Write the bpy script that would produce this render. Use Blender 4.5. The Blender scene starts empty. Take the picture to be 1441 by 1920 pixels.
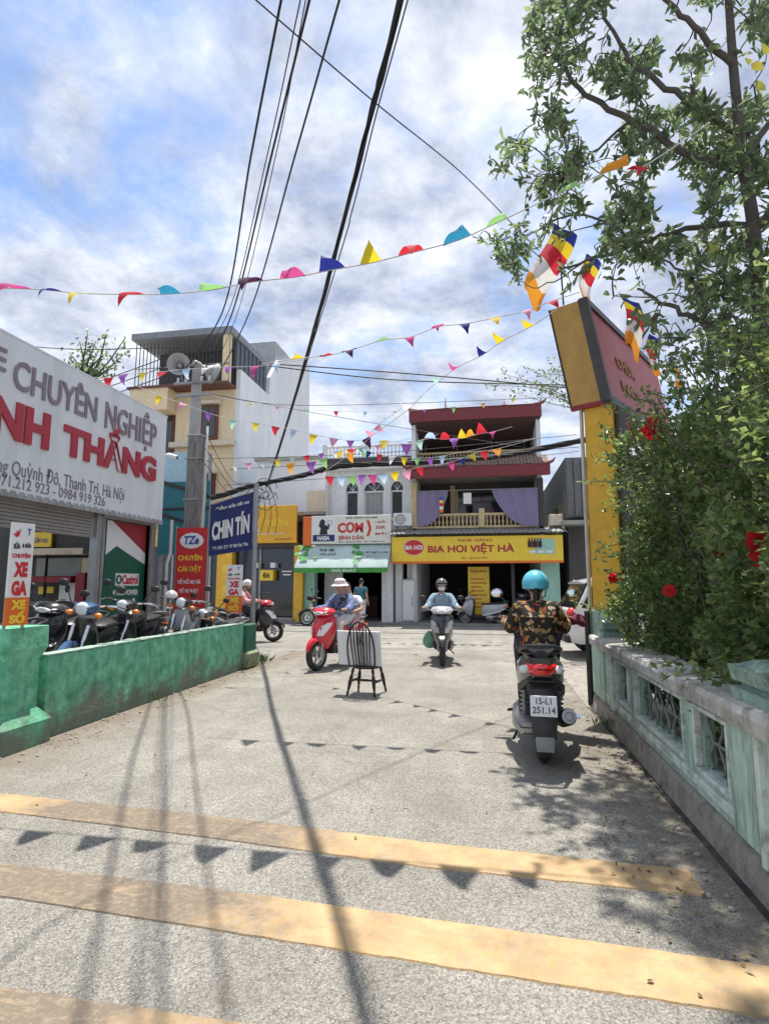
import bpy, bmesh, math, random
import numpy as np
from mathutils import Vector, Matrix, Euler
random.seed(7); RNG = np.random.default_rng(11)
S = bpy.context.scene
COL = S.collection
R = math.radians
PI = math.pi

# ------------------------------------------------------------------ camera
EYE = 1.5; PITCH = R(7.33); YAW = R(10.04); FPX = 1050.0
cd = bpy.data.cameras.new('camera'); cam = bpy.data.objects.new('camera', cd); COL.objects.link(cam)
cam.location = (0, 0, EYE); cam.rotation_euler = (PI/2 + PITCH, 0, YAW)
cd.sensor_fit = 'VERTICAL'; cd.sensor_height = 36; cd.lens = FPX/1920*36
cd.clip_start = 0.05; cd.clip_end = 3000
S.camera = cam
# ------------------------------------------------------------------ sky
SUN_EL = R(75)                       # the sun stands over the far end of the lane (+Y)
W = bpy.data.worlds.new('World'); S.world = W; W.use_nodes = True
nt = W.node_tree; nt.nodes.clear()
def N(t, **k):
    n = nt.nodes.new(t)
    for a, b in k.items(): setattr(n, a, b)
    return n
def L(a, b): nt.links.new(a, b)
out = N('ShaderNodeOutputWorld'); bg = N('ShaderNodeBackground'); bg.inputs['Strength'].default_value = 0.1
sky = N('ShaderNodeTexSky', sky_type='NISHITA'); sky.sun_disc = False
sky.sun_elevation = SUN_EL; sky.sun_rotation = 0.0; sky.air_density = 1.0; sky.dust_density = 1.0; sky.ozone_density = 2.0
hs = N('ShaderNodeHueSaturation'); hs.inputs['Saturation'].default_value = 1.2; hs.inputs['Value'].default_value = 1.55
L(sky.outputs[0], hs.inputs['Color'])
tc = N('ShaderNodeTexCoord'); sep = N('ShaderNodeSeparateXYZ'); L(tc.outputs['Generated'], sep.inputs[0])
zz = N('ShaderNodeMath', operation='MAXIMUM'); zz.inputs[1].default_value = 0.0; L(sep.outputs[2], zz.inputs[0])
za = N('ShaderNodeMath', operation='ADD'); za.inputs[1].default_value = 0.22; L(zz.outputs[0], za.inputs[0])
dx = N('ShaderNodeMath', operation='DIVIDE'); L(sep.outputs[0], dx.inputs[0]); L(za.outputs[0], dx.inputs[1])
dy = N('ShaderNodeMath', operation='DIVIDE'); L(sep.outputs[1], dy.inputs[0]); L(za.outputs[0], dy.inputs[1])
cmb = N('ShaderNodeCombineXYZ'); L(dx.outputs[0], cmb.inputs[0]); L(dy.outputs[0], cmb.inputs[1]); cmb.inputs[2].default_value = 3.7
n1 = N('ShaderNodeTexNoise'); n1.inputs['Scale'].default_value = 2.0; n1.inputs['Detail'].default_value = 12; n1.inputs['Roughness'].default_value = 0.62; n1.inputs['Distortion'].default_value = 0.1
L(cmb.outputs[0], n1.inputs['Vector'])
r1 = N('ShaderNodeValToRGB'); r1.color_ramp.elements[0].position = 0.31; r1.color_ramp.elements[1].position = 0.49
r1.color_ramp.elements[0].color = (0.06, 0.06, 0.06, 1)
L(n1.outputs['Fac'], r1.inputs[0])
n2 = N('ShaderNodeTexNoise'); n2.inputs['Scale'].default_value = 3.9; n2.inputs['Detail'].default_value = 15; n2.inputs['Roughness'].default_value = 0.64; n2.inputs['Distortion'].default_value = 0.15
mp = N('ShaderNodeMapping'); mp.inputs['Location'].default_value = (4.3, 1.9, 6.0); L(cmb.outputs[0], mp.inputs[0]); L(mp.outputs[0], n2.inputs['Vector'])
r2 = N('ShaderNodeValToRGB'); r2.color_ramp.elements[0].position = 0.36; r2.color_ramp.elements[1].position = 0.64
r2.color_ramp.elements[0].color = (2.9, 3.4, 4.7, 1); r2.color_ramp.elements[1].color = (7.2, 7.5, 8.1, 1)
L(n2.outputs['Fac'], r2.inputs[0])
mx = N('ShaderNodeMixRGB'); L(r1.outputs[0], mx.inputs[0]); L(hs.outputs[0], mx.inputs[1]); L(r2.outputs[0], mx.inputs[2])
# pale air low down
hz = N('ShaderNodeMapRange'); hz.inputs['From Min'].default_value = 0.0; hz.inputs['From Max'].default_value = 0.35; hz.inputs['To Min'].default_value = 0.55; hz.inputs['To Max'].default_value = 0.0
L(sep.outputs[2], hz.inputs[0])
mh = N('ShaderNodeMixRGB'); mh.inputs[2].default_value = (3.9, 5.1, 7.3, 1); L(hz.outputs[0], mh.inputs[0]); L(mx.outputs[0], mh.inputs[1])
L(mh.outputs[0], bg.inputs['Color']); L(bg.outputs[0], out.inputs[0])
# ------------------------------------------------------------------ sun
sl = bpy.data.lights.new('sun', 'SUN'); sl.energy = 4.4; sl.angle = R(0.53); sl.color = (1.0, 0.95, 0.86)
so = bpy.data.objects.new('sun', sl); COL.objects.link(so); so.location = (0, 10, 60)
so.rotation_euler = (-(PI/2 - SUN_EL), 0, 0)
S.view_settings.view_transform = 'Standard'; S.view_settings.look = 'None'
S.view_settings.exposure = 0.54; S.view_settings.gamma = 1.0; S.view_settings.use_curve_mapping = False
S.render.engine = 'CYCLES'
S.cycles.max_bounces = 7; S.cycles.diffuse_bounces = 4; S.cycles.transparent_max_bounces = 12
S.cycles.use_denoising = True

# ------------------------------------------------------------------ camera rays -> places (metres)
def ray(px, py):
    u = (px-720.5)/FPX; v = (960-py)/FPX
    f = math.cos(PITCH) - v*math.sin(PITCH); z = math.sin(PITCH) + v*math.cos(PITCH)
    return (u*math.cos(YAW) - f*math.sin(YAW), u*math.sin(YAW) + f*math.cos(YAW), z)
def onZ(px, py, Z=0.0):
    d = ray(px, py); t = (Z-EYE)/d[2]; return Vector((d[0]*t, d[1]*t, Z))
def onX(px, py, X):
    d = ray(px, py); t = X/d[0]; return Vector((X, d[1]*t, EYE+d[2]*t))
def onY(px, py, Y):
    d = ray(px, py); t = Y/d[1]; return Vector((d[0]*t, Y, EYE+d[2]*t))

# ------------------------------------------------------------------ materials
MATS = {}
def srgb(r, g, b):
    f = lambda c: (c/255/12.92 if c/255 <= .04045 else ((c/255+.055)/1.055)**2.4)
    return (f(r), f(g), f(b))
def mat(name, col, rough=0.6, var=0.12, scale=6.0, bump=0.0, bscale=40.0, metal=0.0, coat=0.0, dirt=0.0, dcol=(0.06,0.055,0.045), dscale=2.0, streak=False, spec=0.5, trans=0.0, alpha=1.0, col2=None):
    if name in MATS: return MATS[name]
    m = bpy.data.materials.new(name); m.use_nodes = True; t = m.node_tree
    b = t.nodes['Principled BSDF']; lk = t.links.new
    b.inputs['Roughness'].default_value = rough; b.inputs['Metallic'].default_value = metal
    b.inputs['Specular IOR Level'].default_value = spec
    if coat: b.inputs['Coat Weight'].default_value = coat; b.inputs['Coat Roughness'].default_value = 0.08
    if trans: b.inputs['Transmission Weight'].default_value = trans
    if alpha < 1: b.inputs['Alpha'].default_value = alpha
    co = t.nodes.new('ShaderNodeTexCoord')
    no = t.nodes.new('ShaderNodeTexNoise'); no.inputs['Scale'].default_value = scale; no.inputs['Detail'].default_value = 6; no.inputs['Roughness'].default_value = .65
    lk(co.outputs['Object'], no.inputs['Vector'])
    mxr = t.nodes.new('ShaderNodeMixRGB')
    a = [c*(1-var) for c in col]; c2 = [min(1, c*(1+var)) for c in (col2 or col)]
    mxr.inputs[1].default_value = (*a, 1); mxr.inputs[2].default_value = (*c2, 1)
    mr = t.nodes.new('ShaderNodeMapRange'); mr.inputs[1].default_value = .3; mr.inputs[2].default_value = .7
    lk(no.outputs['Fac'], mr.inputs[0]); lk(mr.outputs[0], mxr.inputs[0])
    last = mxr.outputs[0]
    if dirt:
        mp_ = t.nodes.new('ShaderNodeMapping'); lk(co.outputs['Object'], mp_.inputs[0])
        if streak: mp_.inputs['Scale'].default_value = (2.2, 2.2, .35)
        n2_ = t.nodes.new('ShaderNodeTexNoise'); n2_.inputs['Scale'].default_value = dscale; n2_.inputs['Detail'].default_value = 9; n2_.inputs['Roughness'].default_value = .72
        lk(mp_.outputs[0], n2_.inputs['Vector'])
        m2 = t.nodes.new('ShaderNodeMapRange'); m2.inputs[1].default_value = .46; m2.inputs[2].default_value = .72; m2.inputs[4].default_value = dirt
        lk(n2_.outputs['Fac'], m2.inputs[0])
        mm = t.nodes.new('ShaderNodeMixRGB'); mm.inputs[2].default_value = (*dcol, 1); lk(m2.outputs[0], mm.inputs[0]); lk(last, mm.inputs[1]); last = mm.outputs[0]
    lk(last, b.inputs['Base Color'])
    if bump:
        nb = t.nodes.new('ShaderNodeTexNoise'); nb.inputs['Scale'].default_value = bscale; nb.inputs['Detail'].default_value = 5
        lk(co.outputs['Object'], nb.inputs['Vector'])
        bp = t.nodes.new('ShaderNodeBump'); bp.inputs['Strength'].default_value = bump; bp.inputs['Distance'].default_value = .02
        lk(nb.outputs['Fac'], bp.inputs['Height']); lk(bp.outputs[0], b.inputs['Normal'])
    MATS[name] = m; return m
def leafmat(name, c1, c2, scale=3.0, tr=0.35, rough=.45):
    if name in MATS: return MATS[name]
    m = bpy.data.materials.new(name); m.use_nodes = True; t = m.node_tree; lk = t.links.new
    b = t.nodes['Principled BSDF']; b.inputs['Roughness'].default_value = rough
    g = t.nodes.new('ShaderNodeNewGeometry'); ra = t.nodes.new('ShaderNodeMixRGB')
    ra.inputs[1].default_value = (*c1, 1); ra.inputs[2].default_value = (*c2, 1)
    lk(g.outputs['Random Per Island'], ra.inputs[0]); lk(ra.outputs[0], b.inputs['Base Color'])
    tl = t.nodes.new('ShaderNodeBsdfTranslucent'); hs_ = t.nodes.new('ShaderNodeHueSaturation'); hs_.inputs['Value'].default_value = 1.8; hs_.inputs['Hue'].default_value = .485
    lk(ra.outputs[0], hs_.inputs['Color']); lk(hs_.outputs[0], tl.inputs[0])
    mx_ = t.nodes.new('ShaderNodeMixShader'); mx_.inputs[0].default_value = tr
    lk(b.outputs[0], mx_.inputs[1]); lk(tl.outputs[0], mx_.inputs[2]); lk(mx_.outputs[0], t.nodes['Material Output'].inputs[0])
    MATS[name] = m; return m
def clothmat(name, col, tr=.3):
    m = mat(name, col, rough=.8, var=.08, scale=9)
    t = m.node_tree; b = t.nodes['Principled BSDF']; tl = t.nodes.new('ShaderNodeBsdfTranslucent')
    tl.inputs[0].default_value = (*[min(1, c*1.1) for c in col], 1)
    mx_ = t.nodes.new('ShaderNodeMixShader'); mx_.inputs[0].default_value = tr
    t.links.new(b.outputs[0], mx_.inputs[1]); t.links.new(tl.outputs[0], mx_.inputs[2]); t.links.new(mx_.outputs[0], t.nodes['Material Output'].inputs[0])
    return m

# ------------------------------------------------------------------ mesh builder
def frame(ax):
    ax = Vector(ax).normalized(); u = ax.cross(Vector((0, 0, 1)))
    if u.length < 1e-4: u = Vector((1, 0, 0))
    u.normalize(); return ax, u, ax.cross(u)
class MB:
    def __init__(s): s.v = []; s.f = []; s.sm = []
    def add(s, vs, fs, smooth=False, M=None):
        o = len(s.v)
        s.v += [tuple(M @ Vector(p)) if M is not None else tuple(p) for p in vs]
        s.f += [tuple(i+o for i in f) for f in fs]; s.sm += [smooth]*len(fs); return s
    def box(s, x0, x1, y0, y1, z0, z1, b=0.0, M=None):
        if x0 > x1: x0, x1 = x1, x0
        if y0 > y1: y0, y1 = y1, y0
        if z0 > z1: z0, z1 = z1, z0
        if b <= 0:
            vs = [(x, y, z) for z in (z0, z1) for y in (y0, y1) for x in (x0, x1)]
            return s.add(vs, [(0,2,3,1),(4,5,7,6),(0,1,5,4),(2,6,7,3),(0,4,6,2),(1,3,7,5)], False, M)
        b = min(b, (x1-x0)/2.01, (y1-y0)/2.01, (z1-z0)/2.01)
        bm = bmesh.new()
        for x, sx in ((x0, 1), (x1, -1)):
            for y, sy in ((y0, 1), (y1, -1)):
                for z, sz in ((z0, 1), (z1, -1)):
                    bm.verts.new((x, y+sy*b, z+sz*b)); bm.verts.new((x+sx*b, y, z+sz*b)); bm.verts.new((x+sx*b, y+sy*b, z))
        bmesh.ops.convex_hull(bm, input=bm.verts); bmesh.ops.dissolve_limit(bm, angle_limit=.01, verts=bm.verts, edges=bm.edges)
        bm.verts.index_update()
        s.add([v.co.copy() for v in bm.verts], [[v.index for v in f.verts] for f in bm.faces], False, M); bm.free(); return s
    def tube(s, pts, r, n=8, closed=False, cap=True, M=None, smooth=True, flat=1.0):
        pts = [Vector(p) for p in pts]; k = len(pts); o = []; up = None
        for i, p in enumerate(pts):
            if closed: d = pts[(i+1) % k] - pts[i-1]
            else: d = pts[min(i+1, k-1)] - pts[max(i-1, 0)]
            d.normalize()
            if up is None: _, u, w = frame(d)
            else:
                u = up - d*up.dot(d)
                if u.length < 1e-5: _, u, w = frame(d)
                u.normalize(); w = d.cross(u)
            up = u; rr = r[i] if isinstance(r, (list, tuple)) else r
            o += [p + u*math.cos(2*PI*j/n)*rr + w*math.sin(2*PI*j/n)*rr*flat for j in range(n)]
        fs = []
        for i in range(k if closed else k-1):
            a, b = i*n, ((i+1) % k)*n
            fs += [(a+j, a+(j+1) % n, b+(j+1) % n, b+j) for j in range(n)]
        s.add(o, fs, smooth, M)
        if cap and not closed: s.f += [tuple(len(s.v)-len(o)+j for j in reversed(range(n))), tuple(len(s.v)-n+j for j in range(n))]; s.sm += [False]*2
        return s
    def cyl(s, a, b, r0, r1=None, n=12, M=None, smooth=True): return s.tube([a, b], [r0, r0 if r1 is None else r1], n, M=M, smooth=smooth)
    def lathe(s, prof, n=16, c=(0,0,0), ax=(0,0,1), M=None):
        a, u, w = frame(ax); c = Vector(c); o = []
        for r, z in prof: o += [c + a*z + u*math.cos(2*PI*j/n)*r + w*math.sin(2*PI*j/n)*r for j in range(n)]
        fs = [(i*n+j, i*n+(j+1) % n, (i+1)*n+(j+1) % n, (i+1)*n+j) for i in range(len(prof)-1) for j in range(n)]
        s.add(o, fs, True, M); return s
    def ell(s, c, rad, nu=14, nv=9, M=None, fn=None):
        vs = [];
        for i in range(nv+1):
            th = PI*i/nv
            for j in range(nu):
                ph = 2*PI*j/nu; p = Vector((math.sin(th)*math.cos(ph), math.sin(th)*math.sin(ph), math.cos(th)))
                q = fn(p) if fn else p
                vs.append((c[0]+q[0]*rad[0], c[1]+q[1]*rad[1], c[2]+q[2]*rad[2]))
        fs = [(i*nu+j, (i+1)*nu+j, (i+1)*nu+(j+1) % nu, i*nu+(j+1) % nu) for i in range(nv) for j in range(nu)]
        return s.add(vs, fs, True, M)
    def torus(s, c, ax, RR, r, n=24, m=8, M=None, flat=1.0):
        a, u, w = frame(ax); c = Vector(c); vs = []
        for i in range(n):
            d = u*math.cos(2*PI*i/n) + w*math.sin(2*PI*i/n)
            vs += [c + d*(RR + r*math.cos(2*PI*j/m)) + a*(r*flat*math.sin(2*PI*j/m)) for j in range(m)]
        fs = [(i*m+j, ((i+1) % n)*m+j, ((i+1) % n)*m+(j+1) % m, i*m+(j+1) % m) for i in range(n) for j in range(m)]
        return s.add(vs, fs, True, M)
    def loft(s, secs, smooth=True, caps=True, closed=True, M=None):
        n = len(secs[0]); vs = [p for sc in secs for p in sc]; fs = []
        for i in range(len(secs)-1):
            for j in range(n if closed else n-1):
                fs.append((i*n+j, i*n+(j+1) % n, (i+1)*n+(j+1) % n, (i+1)*n+j))
        s.add(vs, fs, smooth, M)
        if caps and closed:
            o = len(s.v)-len(vs); s.f += [tuple(o+j for j in reversed(range(n))), tuple(len(s.v)-n+j for j in range(n))]; s.sm += [smooth]*2
        return s
    def prism(s, poly, d0, d1, u=(1,0,0), v=(0,0,1), w=(0,1,0), M=None, o=(0,0,0)):
        u, v, w, o = Vector(u), Vector(v), Vector(w), Vector(o); n = len(poly)
        vs = [o+u*p[0]+v*p[1]+w*d0 for p in poly] + [o+u*p[0]+v*p[1]+w*d1 for p in poly]
        fs = [tuple(reversed(range(n))), tuple(range(n, 2*n))] + [(i, (i+1) % n, n+(i+1) % n, n+i) for i in range(n)]
        return s.add(vs, fs, False, M)
    def mesh(s, name, m=None, ang=40, fix=True):
        me = bpy.data.meshes.new(name); me.from_pydata(s.v, [], s.f)
        me.polygons.foreach_set('use_smooth', s.sm); me.update()
        if fix:
            bm = bmesh.new(); bm.from_mesh(me); bmesh.ops.recalc_face_normals(bm, faces=bm.faces); bm.to_mesh(me); bm.free()
        if any(s.sm): me.set_sharp_from_angle(angle=R(ang))
        if m is not None: me.materials.append(m)
        return me
    def build(s, name, m=None, parent=None, ang=40, fix=True): return put(name, s.mesh(name, m, ang, fix), parent)
def put(name, me, parent=None, loc=None, rot=None, M=None):
    o = bpy.data.objects.new(name, me); COL.objects.link(o)
    if parent is not None: o.parent = parent
    if M is not None: o.matrix_local = M
    if loc is not None: o.location = loc
    if rot is not None: o.rotation_euler = rot
    return o
def tag(o, label=None, cat=None, group=None, kind=None):
    if label: o['label'] = label
    if cat: o['category'] = cat
    if group: o['group'] = group
    if kind: o['kind'] = kind
    return o
def thing(name, label, cat, loc=(0,0,0), rz=0.0, group=None):
    o = bpy.data.objects.new(name, None); COL.objects.link(o); o.location = loc; o.rotation_euler = (0, 0, rz); o.empty_display_size = .2
    return tag(o, label, cat, group)
def copy_tree(o, parent=None):
    c = o.copy(); COL.objects.link(c); c.parent = parent
    for ch in list(o.children): copy_tree(ch, c)
    return c
def group_children():
    pass
# ------------------------------------------------------------------ lettering
TXT = {}
def text_mesh(sx, bold=0.0, depth=0.004, shear=0.0):
    k = (sx, bold, depth, shear)
    if k in TXT: return TXT[k].copy()
    cu = bpy.data.curves.new('lettering', 'FONT'); cu.body = sx; cu.size = 1.0; cu.offset = bold; cu.extrude = depth; cu.shear = shear; cu.resolution_u = 3
    cu.align_x = 'CENTER'; cu.align_y = 'CENTER'
    o = bpy.data.objects.new('lettering', cu); COL.objects.link(o)
    bpy.context.view_layer.update()
    me = bpy.data.meshes.new_from_object(o.evaluated_get(bpy.context.evaluated_depsgraph_get()))
    bpy.data.objects.remove(o); bpy.data.curves.remove(cu)
    TXT[k] = me; return me.copy()
def text(sx, m, c, w, h, right, up, parent=None, bold=0.02, depth=0.004, shear=0.0, name='lettering'):
    """lettering fitted to w x h metres, centred at c, reading along `right`; its front stands proud by depth"""
    me = text_mesh(sx, bold, 0.01, shear); n = len(me.vertices)
    co = np.empty(n*3, np.float32); me.vertices.foreach_get('co', co); co = co.reshape(-1, 3)
    lo, hi = co.min(0), co.max(0); ce = (lo+hi)/2; sz = np.maximum(hi-lo, 1e-5)
    r_, u_ = np.array(Vector(right).normalized()), np.array(Vector(up).normalized()); nn = np.cross(r_, u_)
    q = (co-ce)/sz
    P_ = np.array(c) + np.outer(q[:,0]*w, r_) + np.outer(q[:,1]*h, u_) + np.outer((q[:,2]+.5)*depth, nn)
    me.vertices.foreach_set('co', P_.astype(np.float32).ravel()); me.update()
    me.materials.clear(); me.materials.append(m)
    if name == 'letter':                       # one object per letter
        xs_ = np.array([v.co.dot(Vector(right).normalized()) for v in me.vertices]); iv = []
        bm = bmesh.new(); bm.from_mesh(me); bm.verts.ensure_lookup_table(); seen = set()
        for v0 in bm.verts:
            if v0.index in seen: continue
            st_ = [v0]; comp = []; seen.add(v0.index)
            while st_:
                v = st_.pop(); comp.append(v.index)
                for e in v.link_edges:
                    o_ = e.other_vert(v)
                    if o_.index not in seen: seen.add(o_.index); st_.append(o_)
            iv.append([min(xs_[comp]), max(xs_[comp]), comp])
        bm.free(); iv.sort(key=lambda q: q[0]); gr_ = []
        for a, c, comp in iv:
            if gr_ and a < gr_[-1][1]-.02: gr_[-1][1] = max(gr_[-1][1], c); gr_[-1][2] += comp
            else: gr_.append([a, c, list(comp)])
        for a, c, comp in gr_:
            ids = {v: i for i, v in enumerate(comp)}; m2_ = bpy.data.meshes.new('letter')
            m2_.from_pydata([tuple(me.vertices[i].co) for i in comp], [], [tuple(ids[i] for i in p.vertices) for p in me.polygons if p.vertices[0] in ids]); m2_.materials.append(m); put('letter', m2_, parent)
        bpy.data.meshes.remove(me); return None
    return put(name, me, parent)
# ================================================================== palette
def G(name, c, **k): return mat(name, c, **k)
M_white = G('white_paint', (.78,.78,.76), rough=.5, dirt=.25, dcol=(.42,.40,.36))
M_wall_w = G('weathered_white_wall', (.74,.75,.75), rough=.85, dirt=.45, dcol=(.36,.36,.34), streak=True, dscale=1.4, bump=.1)
M_wall_grey = G('grey_render', (.76,.78,.78), rough=.9, dirt=.35, dcol=(.46,.48,.48), streak=True, dscale=.5, var=.05, scale=1.2)
M_cream = G('cream_render', (.78,.63,.40), rough=.85, dirt=.25, dcol=(.42,.33,.22), streak=True)
M_cream_trim = G('cream_trim', (.70,.60,.46), rough=.8, dirt=.3, dcol=(.36,.27,.2), streak=True)
M_ochre = G('ochre_trim', (.62,.50,.27), rough=.8, dirt=.4, dcol=(.22,.18,.12), streak=True, dscale=3)
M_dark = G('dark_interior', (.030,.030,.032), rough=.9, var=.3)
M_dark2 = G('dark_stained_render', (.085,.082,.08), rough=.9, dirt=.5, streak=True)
M_conc = G('bare_concrete', (.36,.345,.32), rough=.92, dirt=.55, dcol=(.11,.105,.095), bump=.25, dscale=3)
M_conc_pole = G('pole_concrete', (.25,.245,.23), rough=.9, dirt=.9, dcol=(.05,.052,.045), streak=True, dscale=9, bump=.2)
M_cop = G('coping_cement', (.52,.51,.48), rough=.95, dirt=.95, dcol=(.085,.08,.075), dscale=4.5, bump=.25)
M_plinth = G('plinth_cement', (.33,.30,.265), rough=.95, dirt=.85, dcol=(.085,.08,.07), dscale=9, bump=.5)
M_mint = G('faded_mint_paint', (.38,.53,.45), rough=.85, dirt=.95, dcol=(.085,.105,.085), streak=True, dscale=5.5, bump=.15, col2=(.50,.66,.56), scale=3)
M_mint_lt = G('chalky_mint_trim', (.64,.70,.65), rough=.9, dirt=.9, dcol=(.12,.13,.11), dscale=8, bump=.2)
M_green_cap = G('green_cap_paint', (.19,.31,.25), rough=.9, dirt=.85, dcol=(.06,.085,.065), dscale=9, bump=.3, col2=(.40,.52,.44))
M_black = G('black_iron', (.018,.018,.02), rough=.45, var=.2)
M_steel = G('grey_steel', (.36,.36,.36), rough=.45, metal=.6, dirt=.4, dcol=(.18,.13,.10))
M_pipe_w = G('white_pipe', (.62,.60,.56), rough=.5, dirt=.5, dcol=(.25,.2,.15), streak=True)
M_plas_early = G('dark_grille_plastic', (.03,.03,.03), rough=.6)
M_chrome = G('chrome', (.68,.68,.70), rough=.18, metal=1.0, var=.05)
M_alu = G('cast_aluminium', (.42,.42,.42), rough=.42, metal=.85, dirt=.4, dcol=(.12,.11,.10), dscale=8)
M_glass_dk = G('dark_window_glass', (.020,.024,.028), rough=.08, var=.1, spec=.8)
M_brown = G('brown_window_wood', (.15,.055,.045), rough=.6)
M_maroon = G('maroon_fascia', (.20,.034,.04), rough=.6, dirt=.4, dcol=(.12,.03,.03), streak=True, dscale=2)
M_tile = G('clay_roof_tile', (.30,.20,.155), rough=.9, dirt=.6, dcol=(.10,.085,.075), dscale=5)
M_purple = clothmat('purple_curtain_cloth', (.34,.29,.48), .3)
M_yel_box = G('tan_yellow_sheet', (.58,.34,.09), rough=.6, dirt=.4, dcol=(.40,.24,.08), streak=True, dscale=2.5)
M_yel_pillar = G('golden_yellow_paint', (.82,.48,.05), rough=.7, dirt=.25, dcol=(.42,.24,.06), streak=True, dscale=2.5)
M_yel_sign = G('yellow_sign_sheet', (.86,.62,.05), rough=.45, var=.06, dirt=.35, dcol=(.62,.40,.08), streak=True, dscale=1.6)
M_org_sign = G('amber_sign_sheet', (.80,.43,.035), rough=.45, var=.06)
M_red = G('red_print', (.60,.026,.03), rough=.5, var=.06, dirt=.3, dcol=(.42,.07,.06), streak=True, dscale=3)
M_red_let = G('crimson_lettering', (.42,.03,.05), rough=.5, var=.08)
M_dkred = G('dark_red_board', (.30,.022,.03), rough=.5, dirt=.3, dcol=(.18,.05,.05))
M_orange = G('orange_print', (.78,.16,.02), rough=.5, var=.06)
M_navy = G('navy_banner_cloth', (.022,.035,.15), rough=.7, var=.15)
M_grn_ban = G('bottle_green_print', (.006,.115,.065), rough=.45, var=.08)
M_sign_grey = G('pale_sign_sheet', (.74,.765,.78), rough=.5, var=.04, scale=2, dirt=.5, dcol=(.50,.51,.50), streak=True, dscale=1.2)
M_grey_let = G('mauve_grey_lettering', (.24,.19,.22), rough=.5)
M_print_w = G('white_print', (.80,.80,.79), rough=.5, var=.03, dirt=.22, dcol=(.50,.48,.44), streak=True, dscale=4)
M_print_k = G('black_print', (.02,.02,.03), rough=.5)
M_print_y = G('yellow_print', (.90,.62,.05), rough=.5, var=.03)
M_print_b = G('blue_print', (.05,.10,.34), rough=.5)
M_print_g = G('green_print', (.06,.30,.05), rough=.5, var=.3)
M_teal = G('teal_sheet', (.012,.17,.20), rough=.5, dirt=.3, dcol=(.01,.07,.08))
M_teal_lt = G('pale_teal_sheet', (.40,.60,.68), rough=.4)
M_shutter = G('roller_shutter_steel', (.33,.30,.28), rough=.55, dirt=.4, dcol=(.15,.12,.1))
M_mint_flat = G('mint_shop_wall', (.36,.62,.50), rough=.8, dirt=.3, dcol=(.2,.3,.25), streak=True)
M_corr = G('galvanised_sheet', (.40,.40,.40), rough=.5, metal=.4, dirt=.6, dcol=(.16,.13,.11))

def paint_green():
    m = mat('flaking_green_wall_paint', (.05,.30,.15), rough=.75, dirt=.5, dcol=(.012,.12,.075), streak=True, dscale=5.5, bump=.5, bscale=22, col2=(.22,.58,.38), scale=6.5, var=.12)
    t = m.node_tree; lk = t.links.new; b = t.nodes['Principled BSDF']; src = b.inputs['Base Color'].links[0].from_socket
    co = t.nodes.new('ShaderNodeTexCoord')
    # grey worn patches
    n = t.nodes.new('ShaderNodeTexNoise'); n.inputs['Scale'].default_value = 2.1; n.inputs['Detail'].default_value = 9; n.inputs['Roughness'].default_value = .7
    lk(co.outputs['Object'], n.inputs['Vector'])
    sp = t.nodes.new('ShaderNodeSeparateXYZ'); lk(co.outputs['Object'], sp.inputs[0])
    mz = t.nodes.new('ShaderNodeMapRange'); mz.inputs[1].default_value = 0; mz.inputs[2].default_value = .55; mz.inputs[3].default_value = .26; mz.inputs[4].default_value = -.04
    lk(sp.outputs[2], mz.inputs[0]); ad = t.nodes.new('ShaderNodeMath'); ad.operation = 'ADD'; lk(n.outputs['Fac'], ad.inputs[0]); lk(mz.outputs[0], ad.inputs[1])
    r = t.nodes.new('ShaderNodeMapRange'); r.inputs[1].default_value = .56; r.inputs[2].default_value = .74; r.inputs[4].default_value = .85; lk(ad.outputs[0], r.inputs[0])
    mm = t.nodes.new('ShaderNodeMixRGB'); mm.inputs[2].default_value = (.15,.145,.12,1); lk(r.outputs[0], mm.inputs[0]); lk(src, mm.inputs[1]); lk(mm.outputs[0], b.inputs['Base Color'])
    return m
M_green = paint_green()

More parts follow.
